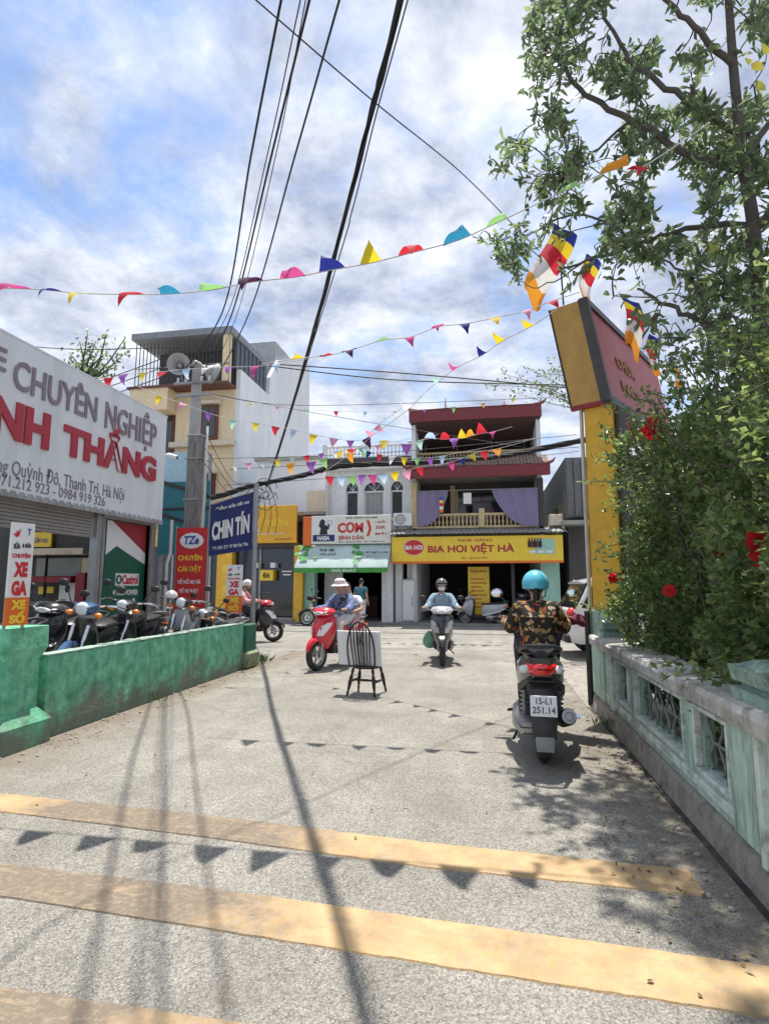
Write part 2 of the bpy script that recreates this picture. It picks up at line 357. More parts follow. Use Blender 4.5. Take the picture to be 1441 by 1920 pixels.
def ground_mat(name, base, ag=1.0, rough=.9):
    m = bpy.data.materials.new(name); m.use_nodes = True; t = m.node_tree; lk = t.links.new; b = t.nodes['Principled BSDF']; b.inputs['Roughness'].default_value = rough
    b.inputs['Specular IOR Level'].default_value = .25
    co = t.nodes.new('ShaderNodeTexCoord')
    def noise(sc, det=6, ro=.6):
        n = t.nodes.new('ShaderNodeTexNoise'); n.inputs['Scale'].default_value = sc; n.inputs['Detail'].default_value = det; n.inputs['Roughness'].default_value = ro; lk(co.outputs['Object'], n.inputs['Vector']); return n.outputs['Fac']
    def mr(x, a, c, lo=0, hi=1):
        n = t.nodes.new('ShaderNodeMapRange'); n.inputs[1].default_value = a; n.inputs[2].default_value = c; n.inputs[3].default_value = lo; n.inputs[4].default_value = hi; lk(x, n.inputs[0]); return n.outputs[0]
    def mix(f, a, c, mode='MIX'):
        n = t.nodes.new('ShaderNodeMixRGB'); n.blend_type = mode
        for i, v in ((0, f), (1, a), (2, c)):
            if isinstance(v, (int, float)): n.inputs[i].default_value = v
            elif isinstance(v, tuple): n.inputs[i].default_value = (*v, 1)
            else: lk(v, n.inputs[i])
        return n.outputs[0]
    c0 = mix(mr(noise(.7, 9, .68), .32, .68), tuple(c*.64 for c in base), tuple(c*1.16 for c in base))
    mt = t.nodes.new('ShaderNodeMapping'); mt.inputs['Scale'].default_value = (1.5, .10, 1); lk(co.outputs['Object'], mt.inputs[0]); ntk = t.nodes.new('ShaderNodeTexNoise'); ntk.inputs['Scale'].default_value = 1.6; ntk.inputs['Detail'].default_value = 5; lk(mt.outputs[0], ntk.inputs['Vector'])
    c0 = mix(mr(ntk.outputs['Fac'], .46, .66, 0, .34), c0, (.17,.158,.138))
    vo = t.nodes.new('ShaderNodeTexVoronoi'); vo.inputs['Scale'].default_value = 105; vo.feature = 'F1'; lk(co.outputs['Object'], vo.inputs['Vector'])
    bw = t.nodes.new('ShaderNodeRGBToBW'); lk(vo.outputs['Color'], bw.inputs[0])
    st = mix(mr(bw.outputs[0], .1, .9), (.28,.275,.265), (1.75,1.72,1.65))
    c1 = mix(.66*ag, c0, mix(1.0, c0, st, 'MULTIPLY'))
    c2 = mix(mr(noise(150, 3, .7), .35, .7, 0, .5*ag), c1, tuple(c*.5 for c in base))
    c2b = mix(mr(noise(150, 2, .5), .60, .68, 0, .8*ag), c2, tuple(min(.8, c*2.3) for c in base))
    c3 = mix(mr(noise(1.7, 10, .72), .50, .74, 0, .6), c2b, (.165,.15,.125))
    c4 = mix(mr(noise(4.3, 8, .75), .62, .72, 0, .35), c3, (.13,.12,.11))
    sx_ = t.nodes.new('ShaderNodeSeparateXYZ'); lk(co.outputs['Object'], sx_.inputs[0])
    def plus(a, c):
        n = t.nodes.new('ShaderNodeMath'); n.operation = 'ADD'; lk(a, n.inputs[0]); lk(c, n.inputs[1]); return n.outputs[0]
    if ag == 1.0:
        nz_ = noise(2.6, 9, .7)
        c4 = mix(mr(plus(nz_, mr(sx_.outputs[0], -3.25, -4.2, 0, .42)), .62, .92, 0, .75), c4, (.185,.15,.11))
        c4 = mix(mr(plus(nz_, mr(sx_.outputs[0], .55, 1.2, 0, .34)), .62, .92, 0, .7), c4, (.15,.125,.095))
    # sparse cracks
    vc = t.nodes.new('ShaderNodeTexVoronoi'); vc.feature = 'DISTANCE_TO_EDGE'; vc.inputs['Scale'].default_value = .23
    wv = t.nodes.new('ShaderNodeTexNoise'); wv.inputs['Scale'].default_value = 2.2; wv.inputs['Detail'].default_value = 7; lk(co.outputs['Object'], wv.inputs['Vector'])
    vm = t.nodes.new('ShaderNodeMixRGB'); vm.blend_type = 'ADD'; vm.inputs[0].default_value = .55; lk(co.outputs['Object'], vm.inputs[1]); lk(wv.outputs['Color'], vm.inputs[2]); lk(vm.outputs[0], vc.inputs['Vector'])
    c5 = mix(mr(vc.outputs['Distance'], .0, .003, .3, 0), c4, (.07,.065,.06))
    lk(c5, b.inputs['Base Color'])
    bp = t.nodes.new('ShaderNodeBump'); bp.inputs['Strength'].default_value = .55*ag; bp.inputs['Distance'].default_value = .008
    lk(mix(.5, vo.outputs['Distance'], noise(120, 4, .7)), bp.inputs['Height']); lk(bp.outputs[0], b.inputs['Normal'])
    return m
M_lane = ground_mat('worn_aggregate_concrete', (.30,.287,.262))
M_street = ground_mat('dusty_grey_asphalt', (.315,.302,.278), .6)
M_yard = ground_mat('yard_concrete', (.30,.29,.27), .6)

def stripe_mat():
    m = mat('worn_amber_road_paint', (.45,.29,.135), rough=.75, var=.1, scale=5, bump=.3, bscale=90, col2=(.54,.37,.19))
    t = m.node_tree; lk = t.links.new; b = t.nodes['Principled BSDF']; src = b.inputs['Base Color'].links[0].from_socket
    co = t.nodes.new('ShaderNodeTexCoord'); sp = t.nodes.new('ShaderNodeSeparateXYZ'); lk(co.outputs['Object'], sp.inputs[0])
    def add(a, c):
        n = t.nodes.new('ShaderNodeMath'); n.operation = 'ADD'; lk(a, n.inputs[0]); lk(c, n.inputs[1]); return n.outputs[0]
    def noise(sc, d, ro):
        n = t.nodes.new('ShaderNodeTexNoise'); n.inputs['Scale'].default_value = sc; n.inputs['Detail'].default_value = d; n.inputs['Roughness'].default_value = ro; lk(co.outputs['Object'], n.inputs['Vector']); return n.outputs['Fac']
    # tyre-worn band around x = -2.2, grey with dust
    a = t.nodes.new('ShaderNodeMapRange'); a.inputs[1].default_value = -.7; a.inputs[2].default_value = -1.5; a.inputs[3].default_value = 0; a.inputs[4].default_value = .40; lk(sp.outputs[0], a.inputs[0])
    a2 = t.nodes.new('ShaderNodeMapRange'); a2.inputs[1].default_value = -2.75; a2.inputs[2].default_value = -3.1; a2.inputs[3].default_value = 0; a2.inputs[4].default_value = -.34; lk(sp.outputs[0], a2.inputs[0])
    f = t.nodes.new('ShaderNodeMapRange'); f.inputs[1].default_value = .50; f.inputs[2].default_value = .80; f.inputs[4].default_value = .92
    lk(add(add(noise(3, 9, .7), a.outputs[0]), a2.outputs[0]), f.inputs[0])
    mm = t.nodes.new('ShaderNodeMixRGB'); mm.inputs[2].default_value = (.165,.132,.10,1); lk(f.outputs[0], mm.inputs[0]); lk(src, mm.inputs[1])
    # fine scuffs down to the concrete
    f2 = t.nodes.new('ShaderNodeMapRange'); f2.inputs[1].default_value = .515; f2.inputs[2].default_value = .57; f2.inputs[4].default_value = .55; lk(noise(34, 9, .86), f2.inputs[0])
    m2 = t.nodes.new('ShaderNodeMixRGB'); m2.inputs[2].default_value = (.33,.29,.24,1); lk(f2.outputs[0], m2.inputs[0]); lk(mm.outputs[0], m2.inputs[1]); f3 = t.nodes.new('ShaderNodeMapRange'); f3.inputs[1].default_value = .53; f3.inputs[2].default_value = .60; f3.inputs[4].default_value = .6; mp3 = t.nodes.new('ShaderNodeMapping'); mp3.inputs['Rotation'].default_value = (0,0,.7); mp3.inputs['Scale'].default_value = (1,3.2,1); lk(co.outputs['Object'], mp3.inputs[0]); n3 = t.nodes.new('ShaderNodeTexNoise'); n3.inputs['Scale'].default_value = 4.5; n3.inputs['Detail'].default_value = 9; n3.inputs['Roughness'].default_value = .75; lk(mp3.outputs[0], n3.inputs['Vector']); lk(n3.outputs['Fac'], f3.inputs[0])
    m3 = t.nodes.new('ShaderNodeMixRGB'); m3.inputs[2].default_value = (.36,.27,.17,1); lk(f3.outputs[0], m3.inputs[0]); lk(m2.outputs[0], m3.inputs[1]); lk(m3.outputs[0], b.inputs['Base Color'])
    return m
M_stripe = stripe_mat()

# ================================================================== ground
def struct(name, mb, m, parent=None):
    o = mb.build(name, m, parent)
    if parent is None: o['kind'] = 'structure'
    return o
struct('ground', MB().box(-400, 400, -60, 900, -.5, -.012), M_yard)
struct('lane', MB().box(-4.24, 1.22, -8, 12.4, -.1, -.000), M_lane)
struct('street', MB().box(-60, 60, 12.4, 20.75, -.1, -.002), M_street)
struct('forecourt', MB().box(-12.5, -4.43, -8, 10.02, -.1, .20), M_yard); struct('verge', MB().box(-12.5, -4.24, -8, 12.4, -.1, -.004), M_yard)
struct('roadside_soil', MB().box(1.22, 30, -8, 12.4, -.1, -.006), M_plinth)
struct('pavement', MB().box(-60, 60, 20.75, 60, -.1, .07, b=.02), M_yard)
def stripe(top, bot, n=70):
    T = [onZ(*p) for p in top]; B_ = [onZ(*p) for p in bot]; mb = MB()
    def at(P_, t):
        t *= len(P_)-1; i = min(int(t), len(P_)-2); return P_[i].lerp(P_[i+1], t-i)
    secs = []
    for i in range(n+1):
        t = i/n; a, c = at(T, t), at(B_, t); j1, j2 = RNG.normal(0, .0022, 2); d = (c-a).normalized()
        a = a - d*j1; c = c + d*j2
        secs.append([(a.x, a.y, 0), (a.x, a.y-.004, .007), (c.x, c.y+.004, .007), (c.x, c.y, 0)])
    e = (T[-1]-T[0]).normalized()
    mb.loft(secs, smooth=False); return struct('road_stripe', mb, M_stripe)
stripe([(0,1488),(400,1531),(800,1581),(1288,1632)], [(0,1523),(400,1573),(800,1628),(1325,1682)])
stripe([(-140,1603),(380,1665),(900,1738),(1500,1822)], [(-140,1660),(380,1742),(900,1826),(1500,1920)])
stripe([(-300,1812),(0,1852),(200,1882),(520,1930)], [(-300,1880),(0,1935),(200,1980),(520,2050)])

# ================================================================== left: green wall and gate pillar
WX = -4.25
t = thing('low_wall', 'low flaking green rendered wall with chipped pale top edge along the lane', 'wall', (WX, 7.3, 0))
def wallblock(y0, y1, z1, th=.17):
    mb = MB(); n = 26; secs = []
    for i in range(n+1):
        y = y0+(y1-y0)*i/n; k = RNG.normal(0, .006, 4)
        secs.append([(-th, y, 0), (k[0]*.4, y, 0), (.008+k[0]*.6, y, .12), (k[1]*.5, y, z1*.5), (k[2]*.5, y, z1-.015), (-.014, y, z1+k[3]), (-th+.01, y, z1+k[3]*.6), (-th, y, z1-.02)])
    return mb.loft(secs, smooth=False)
wallblock(5.0-7.3, 9.58-7.3, .80).build('wall_body', M_green, t)
mb = MB(); 
for i in range(60):
    y = -2.28+4.55*i/59; mb.box(-.165, .006+RNG.normal(0,.003), y-.04, y+.037, .797, .806+abs(RNG.normal(0,.005)), M=Matrix.Translation((0,0,RNG.normal(0,.002))))
mb.build('chipped_top', G('chipped_wall_top', (.36,.46,.40), rough=.95, dirt=.6, dcol=(.16,.2,.17), dscale=9), t)
t = thing('gate_pillar', 'squat green painted gate pillar with flared foot at the near end of the low wall', 'pillar', (-4.42, 4.70, 0))
def ringbox(mb, hw, hd, z0, z1, hw1=None, hd1=None, b=.02):
    hw1 = hw if hw1 is None else hw1; hd1 = hd if hd1 is None else hd1
    q = lambda w, d, z: [(-w+b,-d,z),(w-b,-d,z),(w,-d+b,z),(w,d-b,z),(w-b,d,z),(-w+b,d,z),(-w,d-b,z),(-w,-d+b,z)]
    mb.loft([q(hw,hd,z0), q(hw1,hd1,z1)], smooth=False)
mb = MB(); ringbox(mb, .18, .20, .33, .86); mb.build('shaft', M_green, t)
mb = MB(); ringbox(mb, .27, .30, 0, .22); ringbox(mb, .27, .30, .22, .33, .19, .21); mb.build('flared_foot', M_green, t)
mb = MB(); ringbox(mb, .185, .205, .80, .90, .22, .25); ringbox(mb, .22, .25, .90, 1.10, .215, .245); mb.build('capital', M_green, t)
t = thing('low_wall', 'dark green wall stub to the near side of the gate pillar', 'wall', (WX, 0, 0))
wallblock(-1.0, 4.32, .80).build('wall_body', M_green, t)
t = thing('low_wall', 'short mossy end block of the green wall at the foot of the steel post', 'wall', (WX-.02, 9.62, 0))
mb = MB(); mb.box(-.20, .08, 0, .42, 0, .78, b=.02); mb.build('wall_body', G('mossy_green_paint', (.03,.15,.10), rough=.9, dirt=.8, dcol=(.10,.13,.07), dscale=5, bump=.3), t)
mb = MB(); mb.box(-.24, .13, -.03, .48, 0, .30, b=.04); mb.build('foot', G('mossy_cement', (.27,.31,.2), rough=.95, dirt=.7, dcol=(.08,.10,.05), dscale=7, bump=.4), t)

# ================================================================== right: balustrade wall
BX = 1.30
t = thing('balustrade_wall', 'faded mint green balustrade wall with framed openings along the right of the lane', 'wall', (BX, 0, 0))
struct_mb = MB().prism([(-.05,-.02),(.30,-.02),(.30,.20),(.03,.20),(-.015,.15)], -3.0, 7.42, u=(1,0,0), v=(0,0,1), w=(0,1,0)); struct_mb.build('plinth', M_plinth, t)
mb = MB(); mb.box(-.085, -.045, -3, 7.4, -.02, .006, b=.002); mb.build('gutter', mat('dark_gutter_strip', (.045,.04,.034), rough=.9, var=.4, dirt=.5, dcol=(.14,.12,.09), dscale=6), t)  # nearly flush dark strip in place of a recessed gutter
def coping(y0, y1):
    mb = MB(); n = int((y1-y0)/.25); secs = []
    for i in range(n+1):
        y = y0+(y1-y0)*i/n; k = RNG.normal(0, .004, 5)
        secs.append([(-.05+k[0],y,.775),(-.06+k[1],y,.85+k[4]*.3),(-.045,y,.885+k[2]),(.24,y,.90+k[3]),(.25,y,.78)])
    mb.loft(secs, smooth=False); return mb
# openings along y: (y0, y1)
bays = [[(5.70,6.13),(4.22,5.42),(3.50,3.98)], [(1.95,2.55),(.5,1.7),(-.3,.2)]]
solid = [(6.13,7.40),(5.42,5.70),(3.98,4.22),(3.02,3.50),(2.55,2.98),(1.7,1.95),(.2,.5),(-3,-.3)]
ZB, ZT = .36, .725
mb = MB(); mb.box(0,.11,-3,7.4,.195,ZB); mb.build('bottom_rail', M_mint, t)
mb = MB(); mb.box(0.002,.108,-3,7.4,ZT,.78); mb.build('top_rail', M_mint, t)
for a, c in solid:
    mb = MB(); mb.box(.001,.109,a,c,ZB-.002,ZT+.002); mb.build('stile', M_mint, t)
# pilasters
for a, c in ((6.30,6.42),(6.72,7.38),(3.16,3.44)):
    mb = MB(); mb.box(-.025,.05,a,c,.20,.777,b=.008); mb.build('pilaster', M_mint_lt if c-a<.2 else M_mint, t)
mb = MB(); mb.box(-.03,.02,3.09,3.135,.16,.775,b=.006); mb.build('raised_fillet', M_mint_lt, t)
# raised ledge under the openings
mb = MB(); mb.box(-.014,.01,-3,6.70,.24,.30,b=.006); mb.build('ledge', M_mint_lt, t)
gr = G('grille_cement', (.20,.235,.205), rough=.95, dirt=.8, dcol=(.05,.06,.05), dscale=8)
for bay in bays:
    for (a, c) in bay:
        f = MB(); d = .026
        for (ya, yb, za, zb) in ((a-d,c+d,ZB-d,ZB+.004),(a-d,c+d,ZT-.004,ZT+d),(a-d,a+.004,ZB+.004,ZT-.004),(c-.004,c+d,ZB+.004,ZT-.004)): f.box(-.018,.03,ya,yb,za,zb,b=.005)
        fr = f.build('opening_frame', M_mint_lt, t)
        f = MB(); e = .012
        for (ya, yb, za, zb) in ((a,c,ZB,ZB+e),(a,c,ZT-e,ZT),(a,a+e,ZB+e,ZT-e),(c-e,c,ZB+e,ZT-e)): f.box(.035,.075,ya+.002,yb-.002,za+.002,zb-.002)
        f.build('inner_frame', M_mint, fr)
        nb = max(2, round((c-a)/.15))
        for i in range(nb):
            y = a+(c-a)*(i+.5)/nb
            f = MB(); f.tube([(.055, y+.035*math.sin(k*PI/3+i*PI), ZB+.02+(ZT-ZB-.04)*k/9) for k in range(10)], .011, 6); f.build('grille_bar', gr, fr)
        f = MB(); f.tube([(.055,a,(ZB+ZT)/2),(.055,c,(ZB+ZT)/2)], .010, 6); f.build('grille_bar', gr, fr)
coping(-3, 7.36).build('coping', M_cop, t)
def cap(y, x, label, s=1.0):
    t = thing('pillar_cap', label, 'pillar cap', (BX+x, y, .90))
    def rb(hw, hd, z0, z1, hw1=None, hd1=None, name='moulding', m=M_green_cap):
        mb = MB(); ringbox(mb, hw*s, hd*s, z0, z1, (hw1 or hw)*s, (hd1 or hd)*s, b=.012); return mb.build(name, m, t)
    rb(.20,.24,-.01,.05, name='base_block'); rb(.16,.20,.05,.085, .14,.18, name='neck'); rb(.19,.23,.085,.165, .205,.245, name='cushion'); rb(.17,.21,.165,.20,.10,.13, name='top_slab')
cap(3.26, .19, 'moulded green cap block on the nearer post of the balustrade wall', .88)
cap(7.02, .16, 'dark green cap block on the far end of the balustrade beside the yellow pillar', .72)
# ================================================================== yellow gate
GA = R(-31)                                   # the gate runs away to the right
t = thing('gate_pillar', 'tall golden yellow gate pillar rising beside the balustrade wall', 'pillar', (1.62, 7.74, 0), GA)
mb = MB(); mb.box(-.185,.185,-.185,.185,1.17,3.95,b=.012); mb.build('shaft', M_yel_pillar, t)
mb = MB(); mb.box(-.205,.205,-.205,.205,.0,1.165,b=.015); mb.build('base', M_mint, t)
mb = MB(); mb.box(-.235,-.207,-.215,-.15,.0,3.9); mb.build('edge_strip', M_pipe_w, t)
mb = MB(); mb.box(-.27,-.212,-.275,-.218,-.02,1.16,b=.008); mb.build('iron_post', M_black, t)
mb = MB(); mb.box(.207,.25,-.12,.2,.0,3.8); mb.build('side_board', M_dark2, t)
# leaning sign box on the pillar, running away along the gate
d_run = Vector((math.sin(R(31)), math.cos(R(31)), 0)); d_end = Vector((-math.cos(R(31)), math.sin(R(31)), 0))
NT = onY(1095,560,7.45); NB = onY(1140,750,7.45)
LW = .50; LEN = 3.2
t = thing('gate_sign', 'leaning sign box with yellow end and faded red face on top of gate pillar', 'sign', tuple(NB))
def pbox(n0, n1, w0, w1, h0, h1):            # along run, along end, fraction of height
    lean = (NT-NB); vs = []
    for h in (h0, h1):
        for a in (n0, n1):
            for w in (w0, w1): vs.append(d_run*a + d_end*w + lean*h)
    return MB().add(vs, [(0,1,3,2),(4,6,7,5),(0,4,5,1),(2,3,7,6),(0,2,6,4),(1,5,7,3)])
pbox(.03, LEN, .05, LW-.03, .01, .99).build('box_frame', M_dkred, t)
pbox(0, .03, .0, LW, 0.012, 1).build('end_panel', M_yel_box, t); pbox(-.012, .06, -.01, LW+.012, -.03, .01).build('shadow_line_board', M_dkred, t); pbox(-.008, .05, LW-.012, LW+.012, .012, 1.0).build('side_trim', M_black, t)  # dark board added under the end panel for the box's shadow line
pbox(.031, LEN, -.006, .052, .06, .94).build('red_face', mat('sun_faded_red_sheet', (.36,.06,.06), rough=.5, dirt=.5, dcol=(.33,.15,.14), dscale=1.5), t)
pbox(-.02, LEN, -.035, .075, .94, 1.01).build('top_edge', M_black, t); pbox(-.02, LEN, -.035, .075, -.02, .06).build('bottom_edge', M_black, t)
pbox(-.025, .05, -.04, .09, .0, 1.0).build('corner_edge', mat('rusty_dark_edge', (.07,.065,.07), rough=.6, dirt=.6, dcol=(.16,.14,.12)), t)
upv = (NT-NB).normalized(); nrm = d_run.cross(upv).normalized()
for k, (sx, hh, a) in enumerate((('CHÙA', .22, .56), ('NÔI', .20, .30))):
    text(sx, mat('dull_gilt_lettering', (.30,.17,.06), rough=.6), (NT-NB)*a + d_run*1.15 - d_end*.012, .8, hh, d_run, upv, t, depth=.01)
t = thing('gate_pillar', 'far gate pillar mostly hidden behind the flowering hedge', 'pillar', (1.52+3.0*math.sin(R(31)), 7.72+3.0*math.cos(R(31)), 0), GA)
mb = MB(); mb.box(-.20,.20,-.20,.20,0,3.95,b=.012); mb.build('shaft', M_yel_pillar, t)

# ================================================================== garage on the left
GX = -6.2
t = thing('garage', 'open fronted motorbike repair garage behind the green wall', 'garage', (GX, 6.5, 0))
def bx(name, m, *a, parent=None, b=0.0, th=None):
    return MB().box(*a, b=b).build(name, m, parent if parent is not None else t)
bx('back_wall', mat('garage_plaster', (.42,.42,.38), rough=.9, dirt=.6, streak=True), -4.6,-4.5,-5.5,3.4,0,1.9)  # cut low, with roof and near side shortened, to let sky light in
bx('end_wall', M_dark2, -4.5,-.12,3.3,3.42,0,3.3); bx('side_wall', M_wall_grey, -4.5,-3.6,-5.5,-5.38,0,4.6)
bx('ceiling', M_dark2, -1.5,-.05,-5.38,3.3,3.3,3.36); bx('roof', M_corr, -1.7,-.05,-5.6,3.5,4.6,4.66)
bx('floor', M_yard, -4.5,-.0,-5.38,3.3,.19,.215)
# roller shutter housing with slats under the sign
h = bx('shutter_housing', M_shutter, -.30,-.12,-5.3,1.72,2.62,3.3)
for i in range(7):
    z = 2.70-.028*i*1.9
    mb = MB(); mb.tube([(-.16,-5.3,z-.1),(-.16,1.70,z-.1)], .026, 8); mb.build('shutter_slat', M_shutter, h)
for y in (1.80, 3.36, -2.4): 
    c = bx('column', M_steel if y > 1 else M_wall_grey, -.20,-.06,y-.06,y+.06,0,3.3,b=.01)
bx('lintel', M_corr, -.16,-.06,1.88,3.30,2.62,2.74)
def wp(name, m, x0p, x1p, y0p, y1p, dep=.04, Y=9.72):
    a, c = onY(x0p, y1p, Y), onY(x1p, y0p, Y); return bx(name, m, a.x-GX, c.x-GX, Y-6.5-dep, Y-6.5, a.z, c.z)
wp('wall_sign', M_yel_sign, 52, 100, 998, 1026); p_ = onY(76, 1012, 9.66); text('LỐP XE', M_print_b, (p_.x-GX, 9.655-6.5, p_.z), .32, .12, (1,0,0), (0,0,1), t)
wp('shelf_board', M_cream_trim, 40, 176, 1029, 1042, .3); wp('notice_panel', mat('grey_notice', (.34,.35,.32), rough=.8), 70, 156, 1046, 1080)
wp('patterned_panel', M_cream, 155, 176, 1046, 1076); wp('rack_beam', M_dkred, 70, 150, 1081, 1092, .25, 9.6); wp('rack_post', M_dkred, 146, 168, 1074, 1150, .12, 9.5)
w_ = wp('white_panel', M_print_w, 112, 146, 1093, 1126, .03, 9.66); p_ = onY(125, 1104, 9.6); MB().ell((p_.x-GX, 9.62-6.5, p_.z), (.05,.01,.075), 14, 8).build('round_mark', M_black, w_)
wp('label', M_yel_sign, 74, 86, 1100, 1114, .03, 9.64); wp('label', M_yel_sign, 90, 103, 1100, 1112, .03, 9.64); wp('hoist_post', M_black, 85, 92, 1040, 1120, .06, 9.4)
bx('beam', M_black, -2.6,-2.5,-5.3,3.2,2.75,2.85); bx('cabinet', mat('pale_blue_tarp', (.22,.42,.55), rough=.5, var=.2), -3.2,-2.4,-1.5,-.2,.03,2.0,b=.06)
wt = thing('tyre', 'big dark tyre standing against the pale blue sheet in the garage', 'tyre', (GX-1.9, 5.2, .215))
MB().torus((0,0,.52),(1,0,0),.42,.10,32,10).build('tread', M_black, wt)
# the sign
SG = thing('garage_sign', 'wide pale grey garage signboard with crimson lettering above the repair garage', 'sign', (GX, 6.5, 2.7))
bx('board', M_sign_grey, -.04,.05,-5.0,3.42,.0,2.1,parent=SG,b=.006)
mb = MB()
secs = []
for i in range(230):
    y = -5.0+8.42*i/229; o_ = .012*math.sin(i*PI/2); secs.append([(.055+o_,y,-.055),(.055+o_,y,.03),(.049+o_,y,.03),(.049+o_,y,-.055)])
mb.loft(secs, smooth=True).build('corrugated_skirt', M_corr, SG)
bx('top_flashing', M_sign_grey, -.05,.058,-5.0,3.43,2.09,2.115,parent=SG)
def onsign(px, py): p = onX(px, py, GX); return p - Vector((GX, 6.5, 2.7))
def signtext(sx, p0, p1, hpx, m, bold, dp, right_edge_only=None):
    """row of letters whose middle runs from picture point p0 to p1, hpx tall at its right end"""
    a, c = onsign(*p0), onsign(*p1); top = onsign(p1[0], p1[1]-hpx/2); bot = onsign(p1[0], p1[1]+hpx/2); hh = top.z-bot.z
    z = (a.z+c.z)/2
    text(sx, m, (.052, (a.y+c.y)/2, z), c.y-a.y, hh, (0,1,0), (0,0,1), SG, bold=bold, depth=dp, name='letter' if hpx > 40 else 'lettering')
signtext('CHUYÊN', (20,687), (176,768), 60, M_grey_let, .014, .02)
signtext('NGHIỆP', (192,776), (288,818), 72, M_grey_let, .014, .02)
signtext('XE', (-78,636), (5,681), 44, M_grey_let, .014, .02)
signtext('NH', (-22,782), (86,806), 68, M_red_let, .045, .03)
signtext('THẮNG', (113,815), (287,866), 70, M_red_let, .045, .03)
signtext('Đường Quỳnh Đô, Thanh Trì, Hà Nội', (-62,868), (228,926), 30, M_grey_let, .0, .006)
signtext('ĐT: 0971.212 923 - 0984 919 326', (-75,886), (192,939), 18, M_grey_let, .0, .006)
ca = thing('security_camera', 'small white security camera on the end of the garage sign', 'camera', (GX+.02, 9.98, 4.05))
MB().cyl((0,-.02,0),(0,.12,.03),.012).build('arm', M_print_w, ca); MB().cyl((-.02,.10,.02),(.16,.14,-.03),.045).build('housing', M_print_w, ca); MB().cyl((.155,.139,-.029),(.17,.142,-.033),.034).build('lens', M_black, ca)

# oil banner
t = thing('oil_banner', 'tall green banner with white and red swoosh beside the garage opening', 'banner', (-6.42, 9.24, .55))
bx('panel', M_grn_ban, 0,.02,-.58,.62,0,2.05)
mb = MB(); mb.prism([(-.58,1.45),(-.3,1.62),(.62,1.30),(.62,2.05),(-.58,2.05)], .021,.024,u=(0,1,0),v=(0,0,1),w=(1,0,0)); mb.build('white_swoosh', M_print_w, t)
mb = MB(); mb.prism([(-.45,2.05),(.62,1.50),(.62,2.05)], .025,.028,u=(0,1,0),v=(0,0,1),w=(1,0,0)); mb.build('red_swoosh', mat('crimson_print', (.36,.03,.04), rough=.5), t)
mb = MB(); mb.prism([(-.28,.92),(.40,.92),(.40,1.14),(-.28,1.14)], .022,.026,u=(0,1,0),v=(0,0,1),w=(1,0,0)); mb.build('logo_plate', M_print_w, t)
text('Castrol', M_red, (.027, .14, 1.03), .46, .17, (0,1,0), (0,0,1), t, bold=.03); 
mb = MB(); mb.torus((.029,-.19,1.03),(1,0,0),.065,.018,16,6); mb.build('logo_ring', M_grn_ban, t)
text('AWEC POWER', M_print_w, (.022, .03, .80), .74, .10, (0,1,0), (0,0,1), t, bold=.03)
mb = MB(); mb.prism([(-.05,.35),(.02,.5),(.16,.52),(.12,.62),(.3,.70),(.34,.62),(.22,.44),(.18,.30),(.12,.42)], .022,.025,u=(0,1,0),v=(0,0,1),w=(1,0,0)); mb.build('white_splash', M_print_w, t)
for y in (-.62, .66): MB().cyl((.0,y,-.52),(.0,y,2.1),.022).build('frame_post', M_steel, t)
t = thing('downpipe', 'rusty drain pipe at the far corner of the garage', 'pipe', (-6.08, 10.05, 0))
MB().tube([(0,0,0),(0,0,1.9),(.05,.02,2.1),(.05,.02,2.75)], .03).build('pipe', M_pipe_w, t)

# ---- stand-up signs
def xe_sign(y, label, wide, zb, z0, zm, z1, x, facing, n=3):
    """white over orange board; facing: unit reading direction"""
    t = thing('standing_sign', label, 'sign', (x, y, z0), 0, 'motorbike wash signs on the green wall')
    r = Vector(facing).normalized(); up = Vector((0,0,1)); nn = r.cross(up)
    def pl(name, m, a0, a1, zz0, zz1, d0, d1):
        vs = [r*a + up*z + nn*d for d in (d0,d1) for z in (zz0,zz1) for a in (a0,a1)]
        return MB().add(vs, [(0,1,3,2),(4,6,7,5),(0,4,5,1),(2,3,7,6),(0,2,6,4),(1,5,7,3)]).build(name, m, t)
    w = wide/2; H_ = z1-z0; hm = zm-z0; b0 = zb-z0
    pl('white_board', M_print_w, -w, w, hm, H_, 0, .03); pl('orange_board', M_orange, -w, w, b0, hm-.002, 0, .03)
    for a in (-w*.8, w*.8): MB().cyl(r*a-nn*.015, r*a-nn*.015+up*(H_), .014, n=8).build('post', M_steel, t)
    hw = H_-hm
    T = lambda s, m, a, z, ww, hh, b=.03: text(s, m, r*a+up*z+nn*.032, ww, hh, r, up, t, bold=b)
    T('XE', M_red, 0, hm+hw*.37, wide*.60, hw*.20, .06); T('GA', M_red, 0, hm+hw*.12, wide*.68, hw*.20, .06)
    ho = hm-b0
    T('XE', M_print_y, .01*wide, b0+ho*.74, wide*.62, ho*.34, .06); T('SỐ', M_print_y, 0, b0+ho*.30, wide*.68, ho*.46, .06)
    T('CHUYÊN', M_red, -.02*wide, hm+hw*.56, wide*.80, hw*.07); T('SỬA', M_print_k, -.25*wide, hm+hw*.69, wide*.28, hw*.09); T('& RỬA', M_print_k, .18*wide, hm+hw*.70, wide*.40, hw*.07)
    # winged mark and blue mark at the top
    vs = [r*(wide*(-.28+.17*a))+up*(hm+hw*(.86+.07*b_))+nn*.034 for a, b_ in ((-1,-.2),(-.2,-.9),(.5,-.6),(1,1),(.2,.1),(-.1,.6),(-.3,-.1))]
    MB().add(vs, [tuple(range(7))]).build('red_wing_mark', M_red, t, fix=False)
    T('T', M_print_b, wide*.25, hm+hw*.88, wide*.16, hw*.09)
    return t
